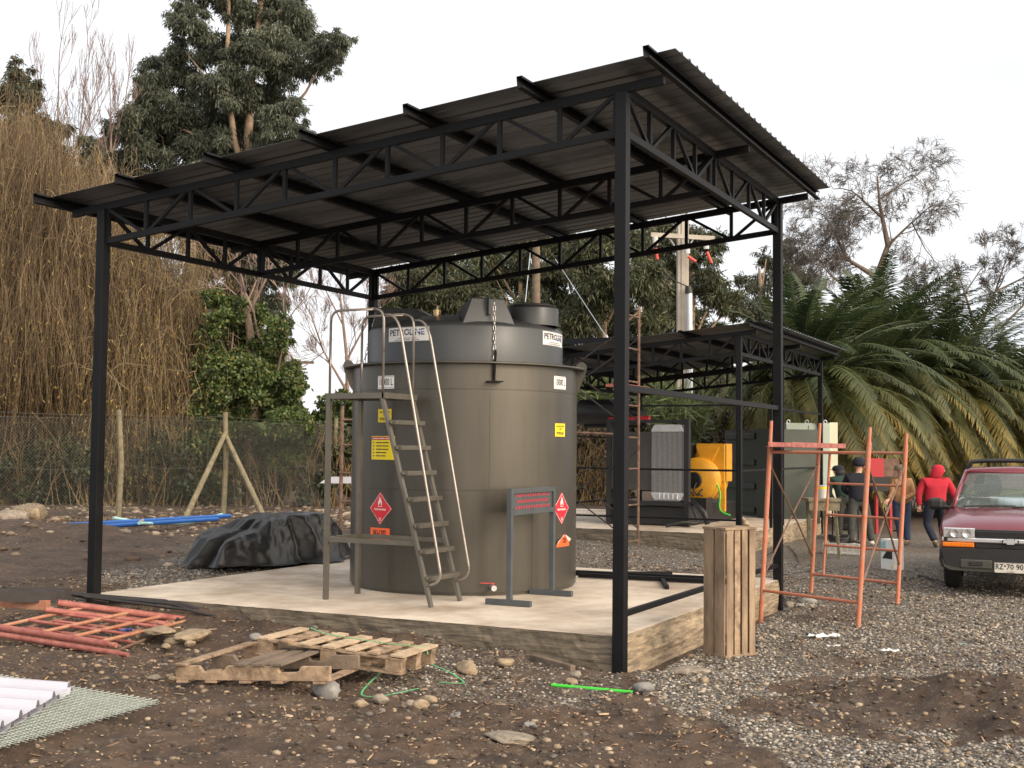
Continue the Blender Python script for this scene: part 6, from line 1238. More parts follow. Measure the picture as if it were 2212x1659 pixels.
# ---- workbench, tins, crates and boxes by the scaffold
wb = gzp(G(1775, 1205)); D0 = (wb-CAM)@AF; kx = lambda x_, y_, D_=None: AT(x_, y_, D_ or D0)
tb_ = thing('work_bench', 'rough wooden work bench with splayed legs behind the orange scaffold', 'bench', wb); ux = nrm(np.array([AR[0], AR[1], 0])); uy = np.array([-ux[1], ux[0], 0])
tl_, tr_ = kx(1742, 1081), kx(1812, 1078); zt_ = (tl_[2]+tr_[2])/2; tcn_ = (tl_+tr_)/2; tcn_[2] = zt_
m = MB(); m.box(tcn_+uy*.1, (np.linalg.norm((tr_-tl_)[:2]), .5, .05), ax=(ux, uy, Z3_)); m.box(tcn_-uy*.1-Z3_*.1, (.5, .05, .15), ax=(ux, uy, Z3_)); child(m, 'table_top', 'fencew', tb_)
for (x1_, x2_, o_) in ((1748, 1750, 0), (1803, 1813, 0), (1756, 1762, .4), (1795, 1797, .4)):
    m = MB(); p = kx(x1_, 1085)+uy*o_; q = kx(x2_, 1200)+uy*o_; q[2] = float(gh(q[0], q[1])); m.bar(q, p, .045, .045); child(m, 'leg', 'fencew', tb_)
m = MB(); q = kx(1783, 1074)+uy*.1; q[2] = zt_+.025; m.lathe([(0, 0), (.085, 0), (.085, .2), (.088, .2), (.088, .21), (0, .212)], q, 20); tag(m.build('paint_tin', 'wplast', None, 2), 'paint tin with pale label standing on the work bench', 'tin')
m = MB(); m.lathe([(.0865, .15), (.0865, .185)], q, 20); o = m.build('tin_band', 'yellow', None, True); p_ = [q_ for q_ in sc.objects if q_.name == 'paint_tin'][0]; o.parent = p_
pc = gzp(G(1817, 1212)); ux2 = nrm(G(1886, 1204)-G(1800, 1200)); ux2 = nrm(ux2*np.array([1, 1, 0])); uy2 = np.array([-ux2[1], ux2[0], 0]); c0 = gzp(G(1778, 1197))
pcx = thing('plastic_crate', 'low white slatted plastic crate lying on the gravel behind the scaffold', 'crate', c0); L_ = .62
for (oo, dd, ll) in ((c0, ux2, L_), (c0+uy2*.38, ux2, L_), (c0, uy2, .38), (c0+ux2*L_, uy2, .38)):
    m = MB()
    for zz in (.02, .06, .10, .14, .185): m.bar(oo+Z3_*zz, oo+dd*ll+Z3_*zz, .012, .02)
    for f in np.linspace(.02, .98, 7): m.bar(oo+dd*ll*f, oo+dd*ll*f+Z3_*.19, .03, .014)
    child(m, 'side', 'wplast', pcx)
m = MB(); m.box(c0+ux2*L_/2+uy2*.19+Z3_*.01, (L_-.02, .36, .012), ax=(ux2, uy2, Z3_)); child(m, 'floor', 'wplast', pcx)
m = MB(); cc = c0+ux2*.22+uy2*.19+Z3_*.2
for k in range(4): m.tube([cc+ux2*(.14+.01*k)*math.cos(a)+uy2*.14*math.sin(a)+Z3_*(.03*k+.03*math.sin(a*2)) for a in np.linspace(0, 6.3, 24)], .014, 6)
m.tube(smooth_pts([cc+ux2*.14, cc+ux2*.3+Z3_*.02, cc+ux2*.42+uy2*.1+Z3_*-.02]), .025, 7); tag(m.build('hose_coil', 'plastic', None, True), 'black hose coil lying in the white plastic crate', 'hose')
c0 = gzp(G(1903, 1228)); c1 = gzp(G(1932, 1232)); ux3 = nrm((c1-c0)*np.array([1, 1, 0])); uy3 = np.array([-ux3[1], ux3[0], 0]); wb_ = np.linalg.norm(c1-c0); hb_ = ZA(1915, 1163, c0)-c0[2]
bxo = thing('cardboard_box', 'white printed box with a black appliance picture standing on the gravel', 'box', c0)
m = MB(); m.box(c0+ux3*wb_/2+uy3*.09+Z3_*hb_/2, (wb_, .18, hb_), ax=(ux3, uy3, Z3_)); child(m, 'carton', 'paper', bxo, bevel=.003)
m = MB(); m.prism([(.02+.04*wb_, .18*hb_*2), (wb_*.85, .36*hb_), (wb_*.85, .6*hb_), (wb_*.72, .68*hb_), (wb_*.5, .68*hb_), (wb_*.42, .6*hb_)], c0-uy3*.003, ux3, Z3_, uy3, .002); child(m, 'printed_picture', 'ink', bxo)
m = MB(); m.lathe([(0, 0), (.022, 0)], c0+ux3*wb_*.82+Z3_*hb_*.12-uy3*.002, 12, axis=(ux3, Z3_, uy3)); child(m, 'printed_dot', 'yellow', bxo)
m = MB(); m.prism([(.01, .55*hb_), (wb_*.4, .6*hb_), (wb_*.35, .95*hb_), (.01, .9*hb_)], c0-uy3*.003, ux3, Z3_, uy3, .002); child(m, 'printed_sky', 'lblue', bxo)
# portable generator, orange tubes, red box, posts
D1 = (gzp(G(1830, 1165))-CAM)@AF; pgc = AT(1826, 1120, D1); pgc[2] = float(gh(pgc[0], pgc[1]))
pg = thing('portable_machine', 'small black engine machine on a frame beside the man in navy', 'machine', pgc); m = MB(); m.box(pgc+Z3_*.5, (.3, .35, .3), ax=(ux, uy, Z3_)); m.box(pgc+Z3_*.25, (.32, .4, .14), ax=(ux, uy, Z3_)); child(m, 'engine', 'dark', pg, bevel=.03)
m = MB()
for s1 in (-1, 1): m.tube([pgc+ux*.2*s1-uy*.22, pgc+ux*.2*s1-uy*.22+Z3_*.75, pgc+ux*.2*s1+uy*.22+Z3_*.75, pgc+ux*.2*s1+uy*.22], .016, 6)
child(m, 'frame', 'plastic', pg); m = MB(); m.tube([pgc+ux*.05-uy*.2+Z3_*.05, pgc+ux*.09-uy*.2+Z3_*.05], .1, 12); child(m, 'wheel', 'tyre', pg)
for (lab, x1_, x2_, y_) in (('orange corrugated tube lying behind the work bench', 1788, 1848, 1093), ('orange corrugated tube end right of the man in navy', 1878, 1912, 1092)):
    a_, b_ = gzp(G(x1_, 1120)), gzp(G(x2_, 1120)); DD = (a_-CAM)@AF; a_, b_ = AT(x1_, y_-4, DD), AT(x2_, y_-2, DD); n = 24; m = MB(); m.tube([a_+(b_-a_)*i/n for i in range(n+1)], [.075+.012*(i % 2) for i in range(n+1)], 10)
    e = tag(m.build('orange_tube', 'orplast', None, True), lab, 'tube')
a_ = AT(1818, 1103, DD); m = MB(); m.box((a_[0], a_[1]+.2, a_[2]*.5), (1.2, .3, a_[2])); tag(m.build('concrete_block', 'rockgrey', None, False, .01), 'grey low block carrying the orange tube', 'block')
D2 = 26.5; rc = AT(1908, 1025, D2); e = thing('red_machine', 'red steel cabinet machine on legs in the distance between the workers', 'machine', (rc[0], rc[1], float(gh(rc[0], rc[1]))))
m = MB(); a_, b_ = AT(1882, 1035, D2), AT(1895, 990, D2); m.box(((a_+b_)/2), (.3, .35, b_[2]-a_[2]), ax=(ux, uy, Z3_)); child(m, 'door', 'redbox', e)
m = MB(); c = AT(1912, 1013, D2+.3); m.box(c, (.52, .3, b_[2]-a_[2]), ax=(ux, uy, Z3_)); child(m, 'body', 'rust', e)
m = MB(); m.box(AT(1906, 1045, D2), (.8, .5, .3), ax=(ux, uy, Z3_)); child(m, 'base', 'dark', e)
for xx in (1893, 1923):
    m = MB(); p = AT(xx, 1055, D2); m.tube([p, (p[0], p[1], float(gh(p[0], p[1])))], .04, 6); child(m, 'leg', 'redbox', e)
p = gzp(G(1946, 1148)); m = MB(); zt_ = ZA(1944, 1023, p); m.box(p+Z3_*(zt_-p[2])/2, (.075, .075, zt_-p[2])); m.box(p+Z3_*.01-uy*.0, (.3, .2, .02)); tag(m.build('steel_post', 'black', None, False), 'free-standing black steel post between the men in tan and red', 'post')
# litter and cables
def litter(x, y, s, lab, mt='paper', seed=0, cat='litter'):
    rg = np.random.default_rng(seed); p = gl(x, y, .02); n = 9; V = []; F = []
    for j in range(4):
        for i in range(n): V.append(p+np.array([AR[0], AR[1], 0])*(s*(i/(n-1)-.5)*(1+.1*rg.normal()))+np.array([AF[0], AF[1], 0])*(.35*s*(j/3-.5)*(1+.3*rg.normal()))+Z3_*abs(rg.normal())*s*.08)
    for j in range(3):
        for i in range(n-1): F.append((j*n+i, j*n+i+1, (j+1)*n+i+1, (j+1)*n+i))
    m = MB(); m.add(V, F); o = m.build('litter', mt, None, True); o.modifiers.new('t', 'SOLIDIFY').thickness = .002; tag(o, lab, cat)
litter(1777, 1376, .3, 'crumpled white paper rag on the gravel right of the crate', seed=2); litter(1922, 1406, .16, 'white paper strip on the gravel further right', seed=3); litter(2080, 1391, .06, 'tiny pale blue scrap on the gravel near the right edge', 'lblue', 4); litter(1800, 1396, .12, 'small pale crumb of plaster beside the paper rag', 'wplast', 5)
litter(270, 1362, .14, 'blue plastic scrap under the red scaffold frame', 'blue', 7)
rodthing('cable', 'thin black cable snaking on the gravel behind the right post', 'cable', smooth_pts([gl(1655, 1200, .01), gl(1700, 1180, .01), gl(1725, 1215, .01), gl(1690, 1240, .01), gl(1740, 1235, .01), gl(1790, 1228, .01)]), .008, 'plastic', 5)
rodthing('steel_strip', 'flat dark steel strip lying on the gravel left of the pickup wheel', 'strip', [gl(1983, 1243, .01), gl(2052, 1262, .01)], .018, 'rod', 4)
m = MB(); m.tube(smooth_pts([G(1612, 1132, S2Z+.05), G(1600, 1120, S2Z+.12), G(1608, 1135, S2Z+.02), G(1622, 1140, S2Z+.02)]), .05, 6); tag(m.build('paper_sack', 'woodnew', None, True), 'crumpled tan paper sack at the foot of the second shelter post', 'sack')
# ------------------------------------------------------------ the pickup truck (own frame: x to its left in the picture negative, y backwards, z up)
ax_ = ray(2250, 992); ax_ = nrm([ax_[0], ax_[1], 0]); xx_ = np.array([ax_[1], -ax_[0], 0.])
tf = AT(2183, 1180, 15.15); tf[2] = float(gh(tf[0], tf[1]+.5))
pk = bpy.data.objects.new('pickup_truck', None); sc.collection.objects.link(pk); pk.location = tuple(tf); pk.rotation_euler = (0, 0, math.atan2(xx_[1], xx_[0])); bpy.context.view_layer.update()
tag(pk, 'burgundy red pickup truck parked facing the camera at the right edge', 'pickup truck')
def loft(secs, mats=None):
    """secs: list of (y, [(x,z)...half outline from centre bottom to centre top]) mirrored"""
    m = MB(); V = []; n = len(secs[0][1])*2-sum(1 for x, z in secs[0][1] if x <= 1e-6)
    for y, h in secs:
        full = [(x, z) for x, z in h]+[(-x, z) for x, z in h[::-1] if x > 1e-6]
        V += [(x, y, z) for x, z in full]
    F = [(i*n+j, i*n+(j+1) % n, (i+1)*n+(j+1) % n, (i+1)*n+j) for i in range(len(secs)-1) for j in range(n)]
    F += [tuple(range(n))[::-1], tuple((len(secs)-1)*n+j for j in range(n))]; m.add(V, F); return m
Hh = lambda w_, zb_, zs, zt_, wt: [(0, zb_), (w_*.93, zb_), (w_, zb_+.12), (w_*1.01, (zb_+zs)/2), (w_, zs-.05), (w_*.985, zs), (wt, zt_-.012), (wt*.5, zt_), (0, zt_+.004)]
body = loft([(.04, Hh(.785, .46, .76, .8, .58)), (.14, Hh(.82, .42, .8, .865, .6)), (.35, Hh(.84, .4, .85, .93, .63)), (.8, Hh(.85, .4, .905, .995, .66)), (1.2, Hh(.85, .38, .945, 1.035, .68)), (1.32, Hh(.85, .38, .98, 1.035, .74)), (2.9, Hh(.85, .38, 1.0, 1.02, .78)), (4.75, Hh(.84, .45, 1.0, 1.02, .78))])
bo = child(body, 'body', 'carpaint', pk, smooth=2, local=True); sbv = bo.modifiers.new('sub', 'BEVEL'); sbv.width = .02; sbv.segments = 3; sbv.angle_limit = R_(25)
# hood edge crease lines
m = MB(); m.box((0, .8, 0.0), (.01, .01, .01))
# cab: pillars and roof
wb0, wt0 = .73, .585; yA, yB, yC = 1.28, 1.85, 2.75; zb0, zt0 = 1.03, 1.50
def tubep(m, pts, r): m.tube([np.array(p, float) for p in pts], r, 8)
m = MB()
for s in (-1, 1):
    tubep(m, [(s*wb0, yA, zb0-.02), (s*(wb0-.04), yA+.2, zb0+.17), (s*wt0, yB, zt0)], .034); tubep(m, [(s*wt0, yC-.12, zt0), (s*(wb0+.02), yC, zb0)], .045)
child(m, 'pillar', 'carpaint', pk, smooth=True, local=True)
m = loft([(yB-.06, [(0, zt0-.035), (wt0*.8, zt0-.04), (wt0+.02, zt0-.035), (wt0+.03, zt0-.01), (wt0-.05, zt0+.012), (0, zt0+.03)]), (yB+.1, [(0, zt0-.01), (wt0*.8, zt0-.01), (wt0+.02, zt0-.01), (wt0+.035, zt0+.01), (wt0-.05, zt0+.045), (0, zt0+.065)]), (yC-.2, [(0, zt0-.01), (wt0*.8, zt0-.01), (wt0+.02, zt0-.01), (wt0+.035, zt0+.01), (wt0-.05, zt0+.05), (0, zt0+.07)]), (yC-.05, [(0, zt0-.03), (wt0*.8, zt0-.03), (wt0+.02, zt0-.03), (wt0+.03, zt0-.01), (wt0-.05, zt0+.02), (0, zt0+.03)])])
child(m, 'roof', 'carpaint', pk, smooth=True, local=True)
def sheet(P, name, mt, par=pk, th=.006):
    m = MB(); n = len(P); P = [np.array(p, float) for p in P]; nn = nrm(np.cross(P[1]-P[0], P[2]-P[0])); m.add(P+[p+nn*th for p in P], [tuple(range(n))[::-1], tuple(n+i for i in range(n))]+[(i, (i+1) % n, n+(i+1) % n, n+i) for i in range(n)]); return child(m, name, mt, par, local=True)
m = MB(); n = 12; V = []
for j, (yy, zz, ww) in enumerate(((yA-.02, zb0-.01, wb0-.01), (yB-.05, zt0-.02, wt0-.005))):
    for i in range(n+1): t_ = i/n*2-1; V.append((ww*t_, yy-.09*(1-t_*t_)+.0, zz))
m.add(V, [(i, i+1, n+2+i, n+1+i) for i in range(n)]); ws = child(m, 'windshield', 'glass', pk, smooth=True, local=True); ws.modifiers.new('t', 'SOLIDIFY').thickness = .006
sheet([(-wb0+.03, yC-.02, zb0), (wb0-.03, yC-.02, zb0), (wt0-.04, yC-.1, zt0-.02), (-wt0+.04, yC-.1, zt0-.02)], 'rear_window', 'glass')
for s in (-1, 1): sheet([(s*wb0, yA+.1, zb0), (s*(wb0+.01), yC-.02, zb0), (s*wt0, yC-.12, zt0-.01), (s*wt0, yB+.02, zt0-.01)], 'side_window', 'glass')
m = MB(); m.box((0, 1.5, .98), (1.3, .45, .1)); child(m, 'dashboard', 'seat', pk, local=True, bevel=.02)
m = MB(); m.tube([(.36+.19*math.cos(a), 1.78, 1.08+.19*math.sin(a)) for a in np.linspace(0, 6.2832, 20)], .013, 6, cap=False); child(m, 'steering_wheel', 'plastic', pk, local=True)
for s in (-1, 1):
    m = loft([(2.3, [(0, .6), (.2, .6), (.22, .9), (.21, 1.13), (.16, 1.27), (.08, 1.3), (0, 1.3)]), (2.42, [(0, .6), (.2, .6), (.22, .9), (.21, 1.13), (.16, 1.27), (.08, 1.3), (0, 1.3)])]); o = child(m, 'seat', 'seat', pk, smooth=2, local=True); o.location = (s*.34, 0, 0)
# front face
def gbx(c, sz, name, mt, bev=.006, par=pk): m = MB(); m.box(c, sz); return child(m, name, mt, par, local=True, bevel=bev)
gbx((0, .035, .69), (1.54, .1, .24), 'front_recess', 'plastic')
gr = gbx((0, .0, .748), (.79, .05, .085), 'grille', 'plastic'); gbx((0, 0, .615), (.8, .05, .06), 'grille', 'plastic')
for i in range(4): gbx((0, -.027, .72+.02*i), (.78, .008, .006), 'grille_slat', 'dark', 0, gr)
m = MB(); n = 24
for j in range(1):
    V = []; 
    for i in range(n+1):
        t_ = i/n*2-1; x = .79*t_; yc = -.045+.05*t_*t_
        V += [(x, yc, .705), (x, yc-.012, .695), (x, yc-.012, .662), (x, yc, .65), (x, yc+.03, .65), (x, yc+.03, .705)]
    m.add(V, [(i*6+k, i*6+(k+1) % 6, (i+1)*6+(k+1) % 6, (i+1)*6+k) for i in range(n) for k in range(6)]+[(5, 4, 3, 2, 1, 0), tuple(n*6+k for k in range(6))])
child(m, 'chrome_bar', 'chrome', pk, smooth=2, local=True)
def bowtie(k, dx=.0): return [(-.045*k, .036*k), (.045*k, .036*k), (.045*k, .018*k), (.09*k, .018*k), (.08*k, -.018*k), (.045*k, -.018*k), (.045*k, -.036*k), (-.045*k, -.036*k), (-.045*k, -.018*k), (-.09*k, -.018*k), (-.08*k, .018*k), (-.045*k, .018*k)]
m = MB(); m.prism(bowtie(1.12), (0, -.062, .677), (1, 0, 0), (0, 0, 1), (0, -1, 0), .012); em = child(m, 'emblem', 'plastic', pk, local=True); m = MB(); m.prism(bowtie(.95), (0, -.074, .677), (1, 0, 0), (0, 0, 1), (0, -1, 0), .008); child(m, 'emblem_face', 'chrome', em, local=True)
for s in (-1, 1):
    m = MB(); m.box((s*.59, .03, .762), (.37, .1, .118)); hl_ = child(m, 'headlight', 'chrome', pk, local=True, bevel=.015)
    m = MB(); m.box((s*.59, -.025, .762), (.36, .012, .11)); child(m, 'lens', 'lens', hl_, local=True, bevel=.004)
    for dx in (-.05, .09):
        m = MB(); m.lathe([(0, .0), (.035, .004), (.05, .014)], (s*(.59)+dx, -.034, .757), 16, axis=(np.array([1., 0, 0]), np.array([0, 0, 1.]), np.array([0, -1., 0]))); child(m, 'reflector', 'lens', hl_, smooth=True, local=True)
    m = MB(); m.box((s*.6, -.005, .618), (.37, .07, .055)); child(m, 'turn_signal', 'amber', pk, local=True, bevel=.01)
bp2 = [(0, .36), (.72, .36), (.8, .39), (.83, .47), (.83, .54), (.8, .575), (0, .585)]
m = loft([(-.12, [(x*.93, z) for x, z in bp2]), (-.07, [(x*.985, z) for x, z in bp2]), (.1, bp2)]); child(m, 'bumper', 'plastic', pk, smooth=2, local=True)
m = loft([(-.11, [(0, .3), (.68, .31), (.76, .35), (.78, .44), (0, .45)]), (-.04, [(0, .29), (.72, .3), (.8, .34), (.83, .45), (0, .455)]), (.1, [(0, .29), (.72, .3), (.8, .34), (.83, .45), (0, .455)])]); va = child(m, 'valance', 'bumper', pk, smooth=2, local=True)
for s in (-1, 1):
    gbx((s*.39, -.115, .395), (.37, .03, .11), 'fog_surround', 'bumper', .02); o = gbx((s*.39, -.131, .4), (.16, .012, .055), 'fog_opening', 'dark', .01)
    for k in range(2): gbx((s*.39, -.139, .388+.022*k), (.14, .006, .006), 'louvre', 'bumper', 0, o)
pl_ = gbx((0, -.135, .365), (.37, .008, .125), 'licence_plate', 'plate', .004)
m = MB(); flat_text(m, 'RZ', .092, (-.125, -.1395, .375), (1, 0, 0), (0, 0, 1), sx=.8, bold=.0015); flat_text(m, '70 90', .092, (.05, -.1395, .375), (1, 0, 0), (0, 0, 1), sx=.92, bold=.0015); flat_text(m, '·', .12, (-.062, -.1395, .382), (1, 0, 0), (0, 0, 1), bold=.004); flat_text(m, 'CHILE', .022, (0, -.1395, .317), (1, 0, 0), (0, 0, 1), sx=1.6); child(m, 'plate_lettering', 'ink', pl_, local=True)
m = MB()
for (p, q) in (((-.18, .305), (.18, .305)), ((-.18, .425), (.18, .425)), ((-.18, .305), (-.18, .425)), ((.18, .305), (.18, .425))): m.bar((p[0], -.1405, p[1]), (q[0], -.1405, q[1]), .003, .003, ref=(0, 1, 0))
child(m, 'plate_border', 'ink', pl_, local=True)
# mirrors, wipers, roll bar, wheels
for s in (-1, 1):
    m = MB(); m.box((s*.96, 1.38, 1.06), (.2, .1, .16)); mi_ = child(m, 'mirror', 'plastic', pk, local=True, bevel=.045); m = MB(); m.tube([(s*.76, 1.36, 1.01), (s*.88, 1.38, 1.02)], .03, 8); child(m, 'mirror_arm', 'plastic', mi_, local=True)
    m = MB(); m.tube([(s*.3-.3, 1.18, 1.045), (s*.3+.1, 1.2, 1.06), (s*.3+.34, 1.23, 1.06)], .011, 5); child(m, 'wiper', 'plastic', pk, local=True)
m = MB(); m.tube(smooth_pts([np.array(p, float) for p in ((-.72, 2.95, 1.0), (-.66, 2.9, 1.4), (-.6, 2.88, 1.58), (-.5, 2.88, 1.63), (0, 2.88, 1.645), (.5, 2.88, 1.63), (.6, 2.88, 1.58), (.66, 2.9, 1.4), (.72, 2.95, 1.0))]), .032, 10); child(m, 'roll_bar', 'plastic', pk, smooth=True, local=True)
for (sx3, yy) in ((-1, .82), (1, .82), (-1, 3.65), (1, 3.65)):
    m = MB(); X3 = np.array([0, 1., 0]), np.array([0, 0, 1.]), np.array([float(sx3), 0, 0]); m.lathe([(.19, -.2), (.3, -.2), (.335, -.17), (.34, -.1), (.34, -.05), (.33, -.01), (.3, .012), (.24, .015), (.2, 0), (.19, -.02)], (sx3*.8, yy, .34), 40, axis=X3); wh = child(m, 'wheel', 'tyre', pk, smooth=2, local=True)
    m = MB(); m.lathe([(.195, -.01), (.18, -.04), (.14, -.05), (.09, -.02), (.08, .0), (0, .005)], (sx3*.8, yy, .34), 32, axis=X3); child(m, 'rim', 'rim', wh, smooth=2, local=True)
    m = MB(); m.lathe([(.37, -.22), (.385, -.0), (.39, .055), (.365, .058), (.36, -.22)], (sx3*.8, yy, .36), 32, a0=0, a1=math.pi, axis=X3); child(m, 'wheel_arch', 'dark', pk, smooth=2, local=True)
gbx((0, 2.4, .42), (1.3, 4.2, .18), 'chassis', 'dark')
# ------------------------------------------------------------ people
def skin_mesh(name, verts, edges, radii, m, parent, sub=1):
    me = bpy.data.meshes.new(name); me.from_pydata([tuple(map(float, v)) for v in verts], edges, []); me.materials.append(M[m]); o = bpy.data.objects.new(name, me); sc.collection.objects.link(o)
    sk = o.modifiers.new('skin', 'SKIN'); sk.use_smooth_shade = True; sv = me.skin_vertices[0].data
    for i, r in enumerate(radii): sv[i].radius = (r, r) if np.isscalar(r) else r
    sv[0].use_root = True
    s_ = o.modifiers.new('sub', 'SUBSURF'); s_.levels = s_.render_levels = sub; o.parent = parent; return o
def person(label, foot, D, H, face, J, cloth, head='cap', group=None):
    """J: joints in own frame (x right of the figure as drawn, y away from us, z up), height 1.75"""
    e = bpy.data.objects.new('person', None); sc.collection.objects.link(e); p = foot; e.location = (p[0], p[1], float(gh(p[0], p[1]))); s = H/1.75; e.scale = (s*(1.2 if 'red hoodie' in label else 1.1), s, s)
    e.rotation_euler = (0, 0, math.atan2(AR[1], AR[0])); tag(e, label, 'person')
    J = {k: np.array(v, float) for k, v in J.items()}
    names = ['pelvis', 'waist', 'chest', 'neckb', 'neck', 'head', 'crown']
    V = [J[n] for n in names]; E = [(0, 1), (1, 2), (2, 3), (3, 4), (4, 5), (5, 6)]; Rd = [(.15, .11), (.135, .1), (.16, .11), (.09, .075), (.055, .058), (.085, .1), (.07, .08)]
    def add(pts, rs, frm):
        pr = frm
        for q, r in zip(pts, rs): V.append(np.array(q, float)); Rd.append(r); E.append((pr, len(V)-1)); pr = len(V)-1
        return pr
    fing = {}
    for sd_, nm in ((-1, 'l'), (1, 'r')):
        w_ = J['wr'+nm]; hd = nrm(w_-J['el'+nm]); pm = w_+hd*.07
        add([J['sh'+nm], J['el'+nm], w_, pm], [.06, .045, .03, .03], 2)
        pi = len(V)-1; sdv = nrm(np.cross(hd, (0, 1, 0.2)))
        for k in range(4): add([pm+sdv*(.024*(k-1.5))+hd*.03, pm+sdv*(.026*(k-1.5))+hd*(.06+.012*(k in (1, 2)))+np.array([0, -.015, 0])], [.009, .0075], pi)
        add([w_+hd*.03+sdv*-.035, w_+hd*.065+sdv*-.05], [.011, .009], pi)
        add([J['hip'+nm], J['kn'+nm], J['an'+nm], J['toe'+nm]], [.085, .055, .038, .035], 0)
    skin_mesh('body', V, E, Rd, 'skin', e)
    V = []; E = []; Rd = []; add0 = lambda: None
    def chain(pts, rs, frm=None):
        pr = frm
        for q, r in zip(pts, rs):
            V.append(np.array(q, float)); Rd.append(r)
            if pr is not None: E.append((pr, len(V)-1))
            pr = len(V)-1
        return pr
    hem = J['pelvis']+Z3_*-.09
    chain([hem, J['waist'], (J['waist']+J['chest'])/2, J['chest'], J['neckb']-np.array([0, 0, .01]), J['neck']-np.array([0, 0, .045])], [(.205, .165), (.2, .155), (.205, .155), (.205, .145), (.12, .095), (.08, .07)])
    for nm in 'lr':
        w_ = J['wr'+nm]; chain([J['sh'+nm], (J['sh'+nm]+J['el'+nm])/2, J['el'+nm], (J['el'+nm]*.5+w_*.5), w_], [.088, .075, .066, .058, .048], 3)
    skin_mesh('jacket', V, E, Rd, cloth[0], e, 2)
    V = []; E = []; Rd = []
    chain([J['pelvis']+np.array([0, 0, .16]), J['pelvis']], [(.17, .125), (.185, .14)])
    for nm in 'lr': chain([J['hip'+nm], (J['hip'+nm]+J['kn'+nm])/2, J['kn'+nm], (J['kn'+nm]+J['an'+nm])/2, J['an'+nm]+np.array([0, 0, .01])], [.105, .095, .078, .072, .07], 1)
    skin_mesh('trousers', V, E, Rd, cloth[1], e, 2)
    for nm in 'lr':
        V = []; E = []; Rd = []; a, t = J['an'+nm], J['toe'+nm]; d = nrm(t-a); chain([a+np.array([0, 0, .02]), a+np.array([0, 0, -.035])-d*.03, (a+t)/2+np.array([0, 0, -.01]), t], [.055, .052, .05, .042]); skin_mesh('shoe', V, E, Rd, cloth[2], e)
    hc, cr = J['head'], J['crown']; fd = np.array([*face, 0.]); fd = nrm(fd); sdv = np.array([fd[1], -fd[0], 0])
    m = MB(); m.tube([hc+fd*.085+Z3_*.03, hc+fd*.112-Z3_*.005, hc+fd*.09-Z3_*.02], [.008, .016, .01], 6); child(m, 'nose', 'skin', e, smooth=True, local=True)
    for s in (-1, 1):
        m = MB(); m.tube([hc+sdv*.088*s-Z3_*.03, hc+sdv*.1*s, hc+sdv*.09*s+Z3_*.03], [.012, .018, .012], 6); child(m, 'ear', 'skin', e, smooth=True, local=True)
        m = MB(); m.tube([hc+fd*.088+sdv*.032*s+Z3_*.025-sdv*.012, hc+fd*.09+sdv*.032*s+Z3_*.025+sdv*.012], .008, 6); child(m, 'eye', 'ink', e, local=True)
    m = MB(); m.tube([hc+fd*.088-Z3_*.05-sdv*.025, hc+fd*.094-Z3_*.052, hc+fd*.088-Z3_*.05+sdv*.025], .006, 5); child(m, 'mouth', 'redpaint', e, local=True)
    if head == 'beanie':
        m = MB(); m.lathe([(.1, -.0), (.125, .0), (.128, .05), (.122, .1), (.1, .145), (.06, .175), (0, .19)], hc+Z3_*.005-fd*.012, 24); child(m, 'beanie', cloth[3], e, smooth=True, local=True)
    elif head == 'cap':
        m = MB(); m.lathe([(.105, .03), (.122, .03), (.122, .07), (.11, .11), (.07, .14), (0, .15)], hc-fd*.01, 24); m.box(hc+fd*.14+Z3_*.05, (.13, .14, .012), ax=(sdv, fd, Z3_)); child(m, 'cap', cloth[3], e, smooth=2, local=True)
        m = MB(); m.lathe([(.1, -.08), (.112, -.04), (.118, .0), (.116, .035)], hc-fd*.022, 20, a0=math.atan2(-fd[1], -fd[0])-1.4, a1=math.atan2(-fd[1], -fd[0])+1.4); child(m, 'hair', 'ink', e, smooth=True, local=True)
    elif head == 'hood':
        V = []; E = []; Rd = []; chain([J['neckb']+Z3_*.0, J['neck']-fd*.02, hc-fd*.03-Z3_*.01, hc-fd*.02+Z3_*.07, hc-fd*.0+Z3_*.115], [(.12, .11), (.115, .12), (.125, .14), (.12, .135), (.07, .08)]); skin_mesh('hood', V, E, Rd, cloth[0], e, 2)
    return e
def std(**k):
    J = dict(pelvis=(0, 0, .93), waist=(0, 0, 1.08), chest=(0, 0, 1.3), neckb=(0, 0, 1.45), neck=(0, 0, 1.5), head=(0, 0, 1.61), crown=(0, 0, 1.7),
             shl=(-.2, 0, 1.4), ell=(-.27, 0, 1.13), wrl=(-.28, -.05, .88), shr=(.2, 0, 1.4), elr=(.27, 0, 1.13), wrr=(.28, -.05, .88),
             hipl=(-.1, 0, .88), knl=(-.12, 0, .5), anl=(-.13, 0, .09), toel=(-.14, -.15, .035), hipr=(.1, 0, .88), knr=(.12, 0, .5), anr=(.13, 0, .09), toer=(.14, -.15, .035)); J.update(k); return J
def pfoot(x, y): p = G(x, y); return G(x, y, float(gh(p[0], p[1])))
f1 = pfoot(1855, 1180); D_ = (f1-CAM)@AF
def hgt(x, yt, f): return ZA(x, yt, f)-float(gh(f[0], f[1]))
hh = hgt(1850, 988, f1)/1.79*1.75
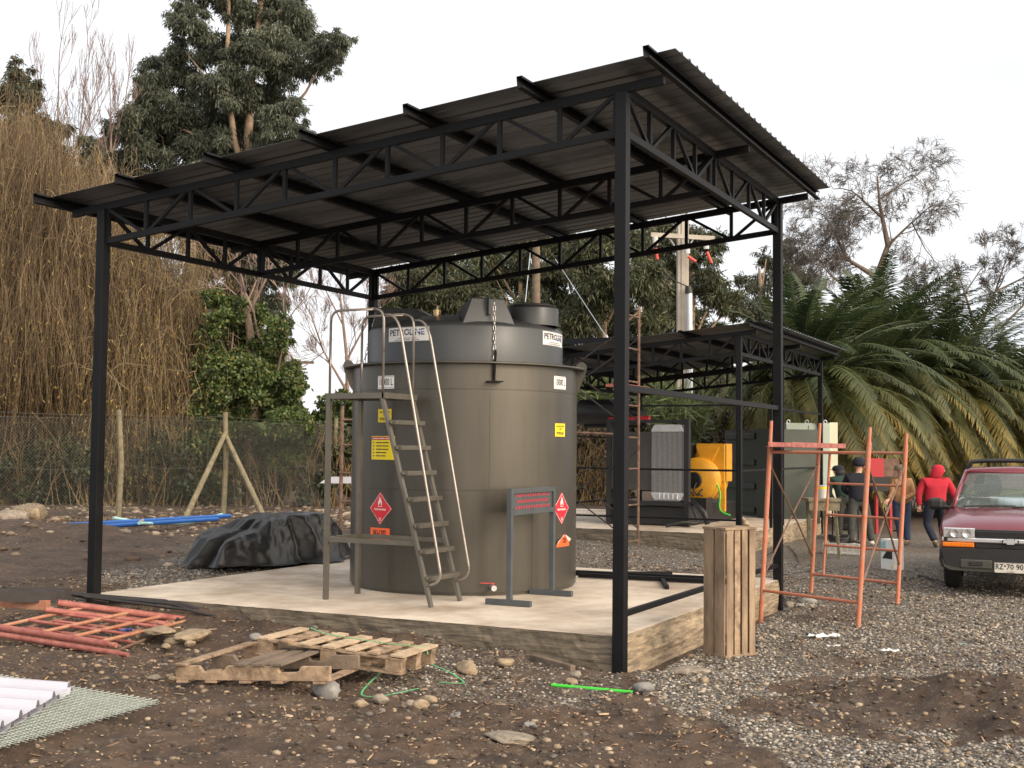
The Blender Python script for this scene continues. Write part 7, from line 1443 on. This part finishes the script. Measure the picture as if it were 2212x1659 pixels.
person('person in navy jacket, dark beanie and grey trousers seen from behind the scaffold', f1, D_, hh, (.8, .6), std(elr=(.26, .12, 1.13), wrr=(.16, .3, 1.05), ell=(-.25, .1, 1.14), wrl=(-.12, .28, 1.05), knl=(-.14, -.02, .5), anl=(-.13, .02, .09), toel=(-.12, -.12, .035), knr=(.17, 0, .5), anr=(.25, .05, .09), toer=(.3, .18, .035), head=(.03, .02, 1.61), crown=(.03, .02, 1.7)), ('jnavy', 'gpants', 'wshoe', 'jnavy'), 'beanie')
f2 = pfoot(1842, 1172)
f2 = f2+np.array([AF[0], AF[1], 0])*.5
person('person in dark green top bending forward behind the one in navy', f2, 0, hh*.97, (-.6, .8), std(waist=(-.02, .05, 1.06), chest=(-.05, .12, 1.24), neckb=(-.08, .18, 1.36), neck=(-.1, .2, 1.4), head=(-.1, .22, 1.5), crown=(-.1, .22, 1.58), shl=(-.26, .1, 1.32), ell=(-.32, .1, 1.05), wrl=(-.2, .1, .84), shr=(.14, .15, 1.32), elr=(.2, .2, 1.05), wrr=(.1, .3, .9)), ('jgreen', 'gpants', 'shoe', 'jnavy'), 'cap')
f3 = pfoot(1948, 1178); hh = hgt(1945, 1003, f3)/1.76*1.75
person('person in tan work jacket and blue jeans facing left under the scaffold rung', f3, 0, hh, (-1, .1), std(elr=(.2, -.1, 1.12), wrr=(.02, -.2, 1.02), ell=(-.2, -.1, 1.12), wrl=(-.3, -.16, 1.0), shl=(-.17, .05, 1.4), shr=(.17, -.02, 1.4), knl=(-.06, 0, .5), anl=(.0, .02, .09), toel=(-.14, 0, .035), knr=(.1, 0, .5), anr=(.12, 0, .09), toer=(-.03, 0, .035), head=(-.03, 0, 1.61), crown=(-.03, 0, 1.7)), ('jbrown', 'jeans', 'shoe', 'shoe'), 'cap')
f4 = pfoot(2022, 1182); hh = hgt(2025, 997, f4)/1.79*1.75
person('person in bright red hoodie and dark trousers walking away beside the pickup', f4, 0, hh, (.35, .94), std(shl=(-.2, 0, 1.38), ell=(-.29, .02, 1.12), wrl=(-.27, .06, .86), shr=(.21, 0, 1.38), elr=(.31, -.03, 1.14), wrr=(.37, .03, .92), hipl=(-.1, 0, .88), knl=(-.14, .05, .48), anl=(-.06, -.16, .12), toel=(-.0, -.08, .0), hipr=(.1, 0, .88), knr=(.16, .18, .5), anr=(.2, .22, .1), toer=(.25, .37, .035), head=(.05, 0, 1.6), crown=(.05, 0, 1.69)), ('jred', 'dpants', 'shoe', 'jred'), 'hood')
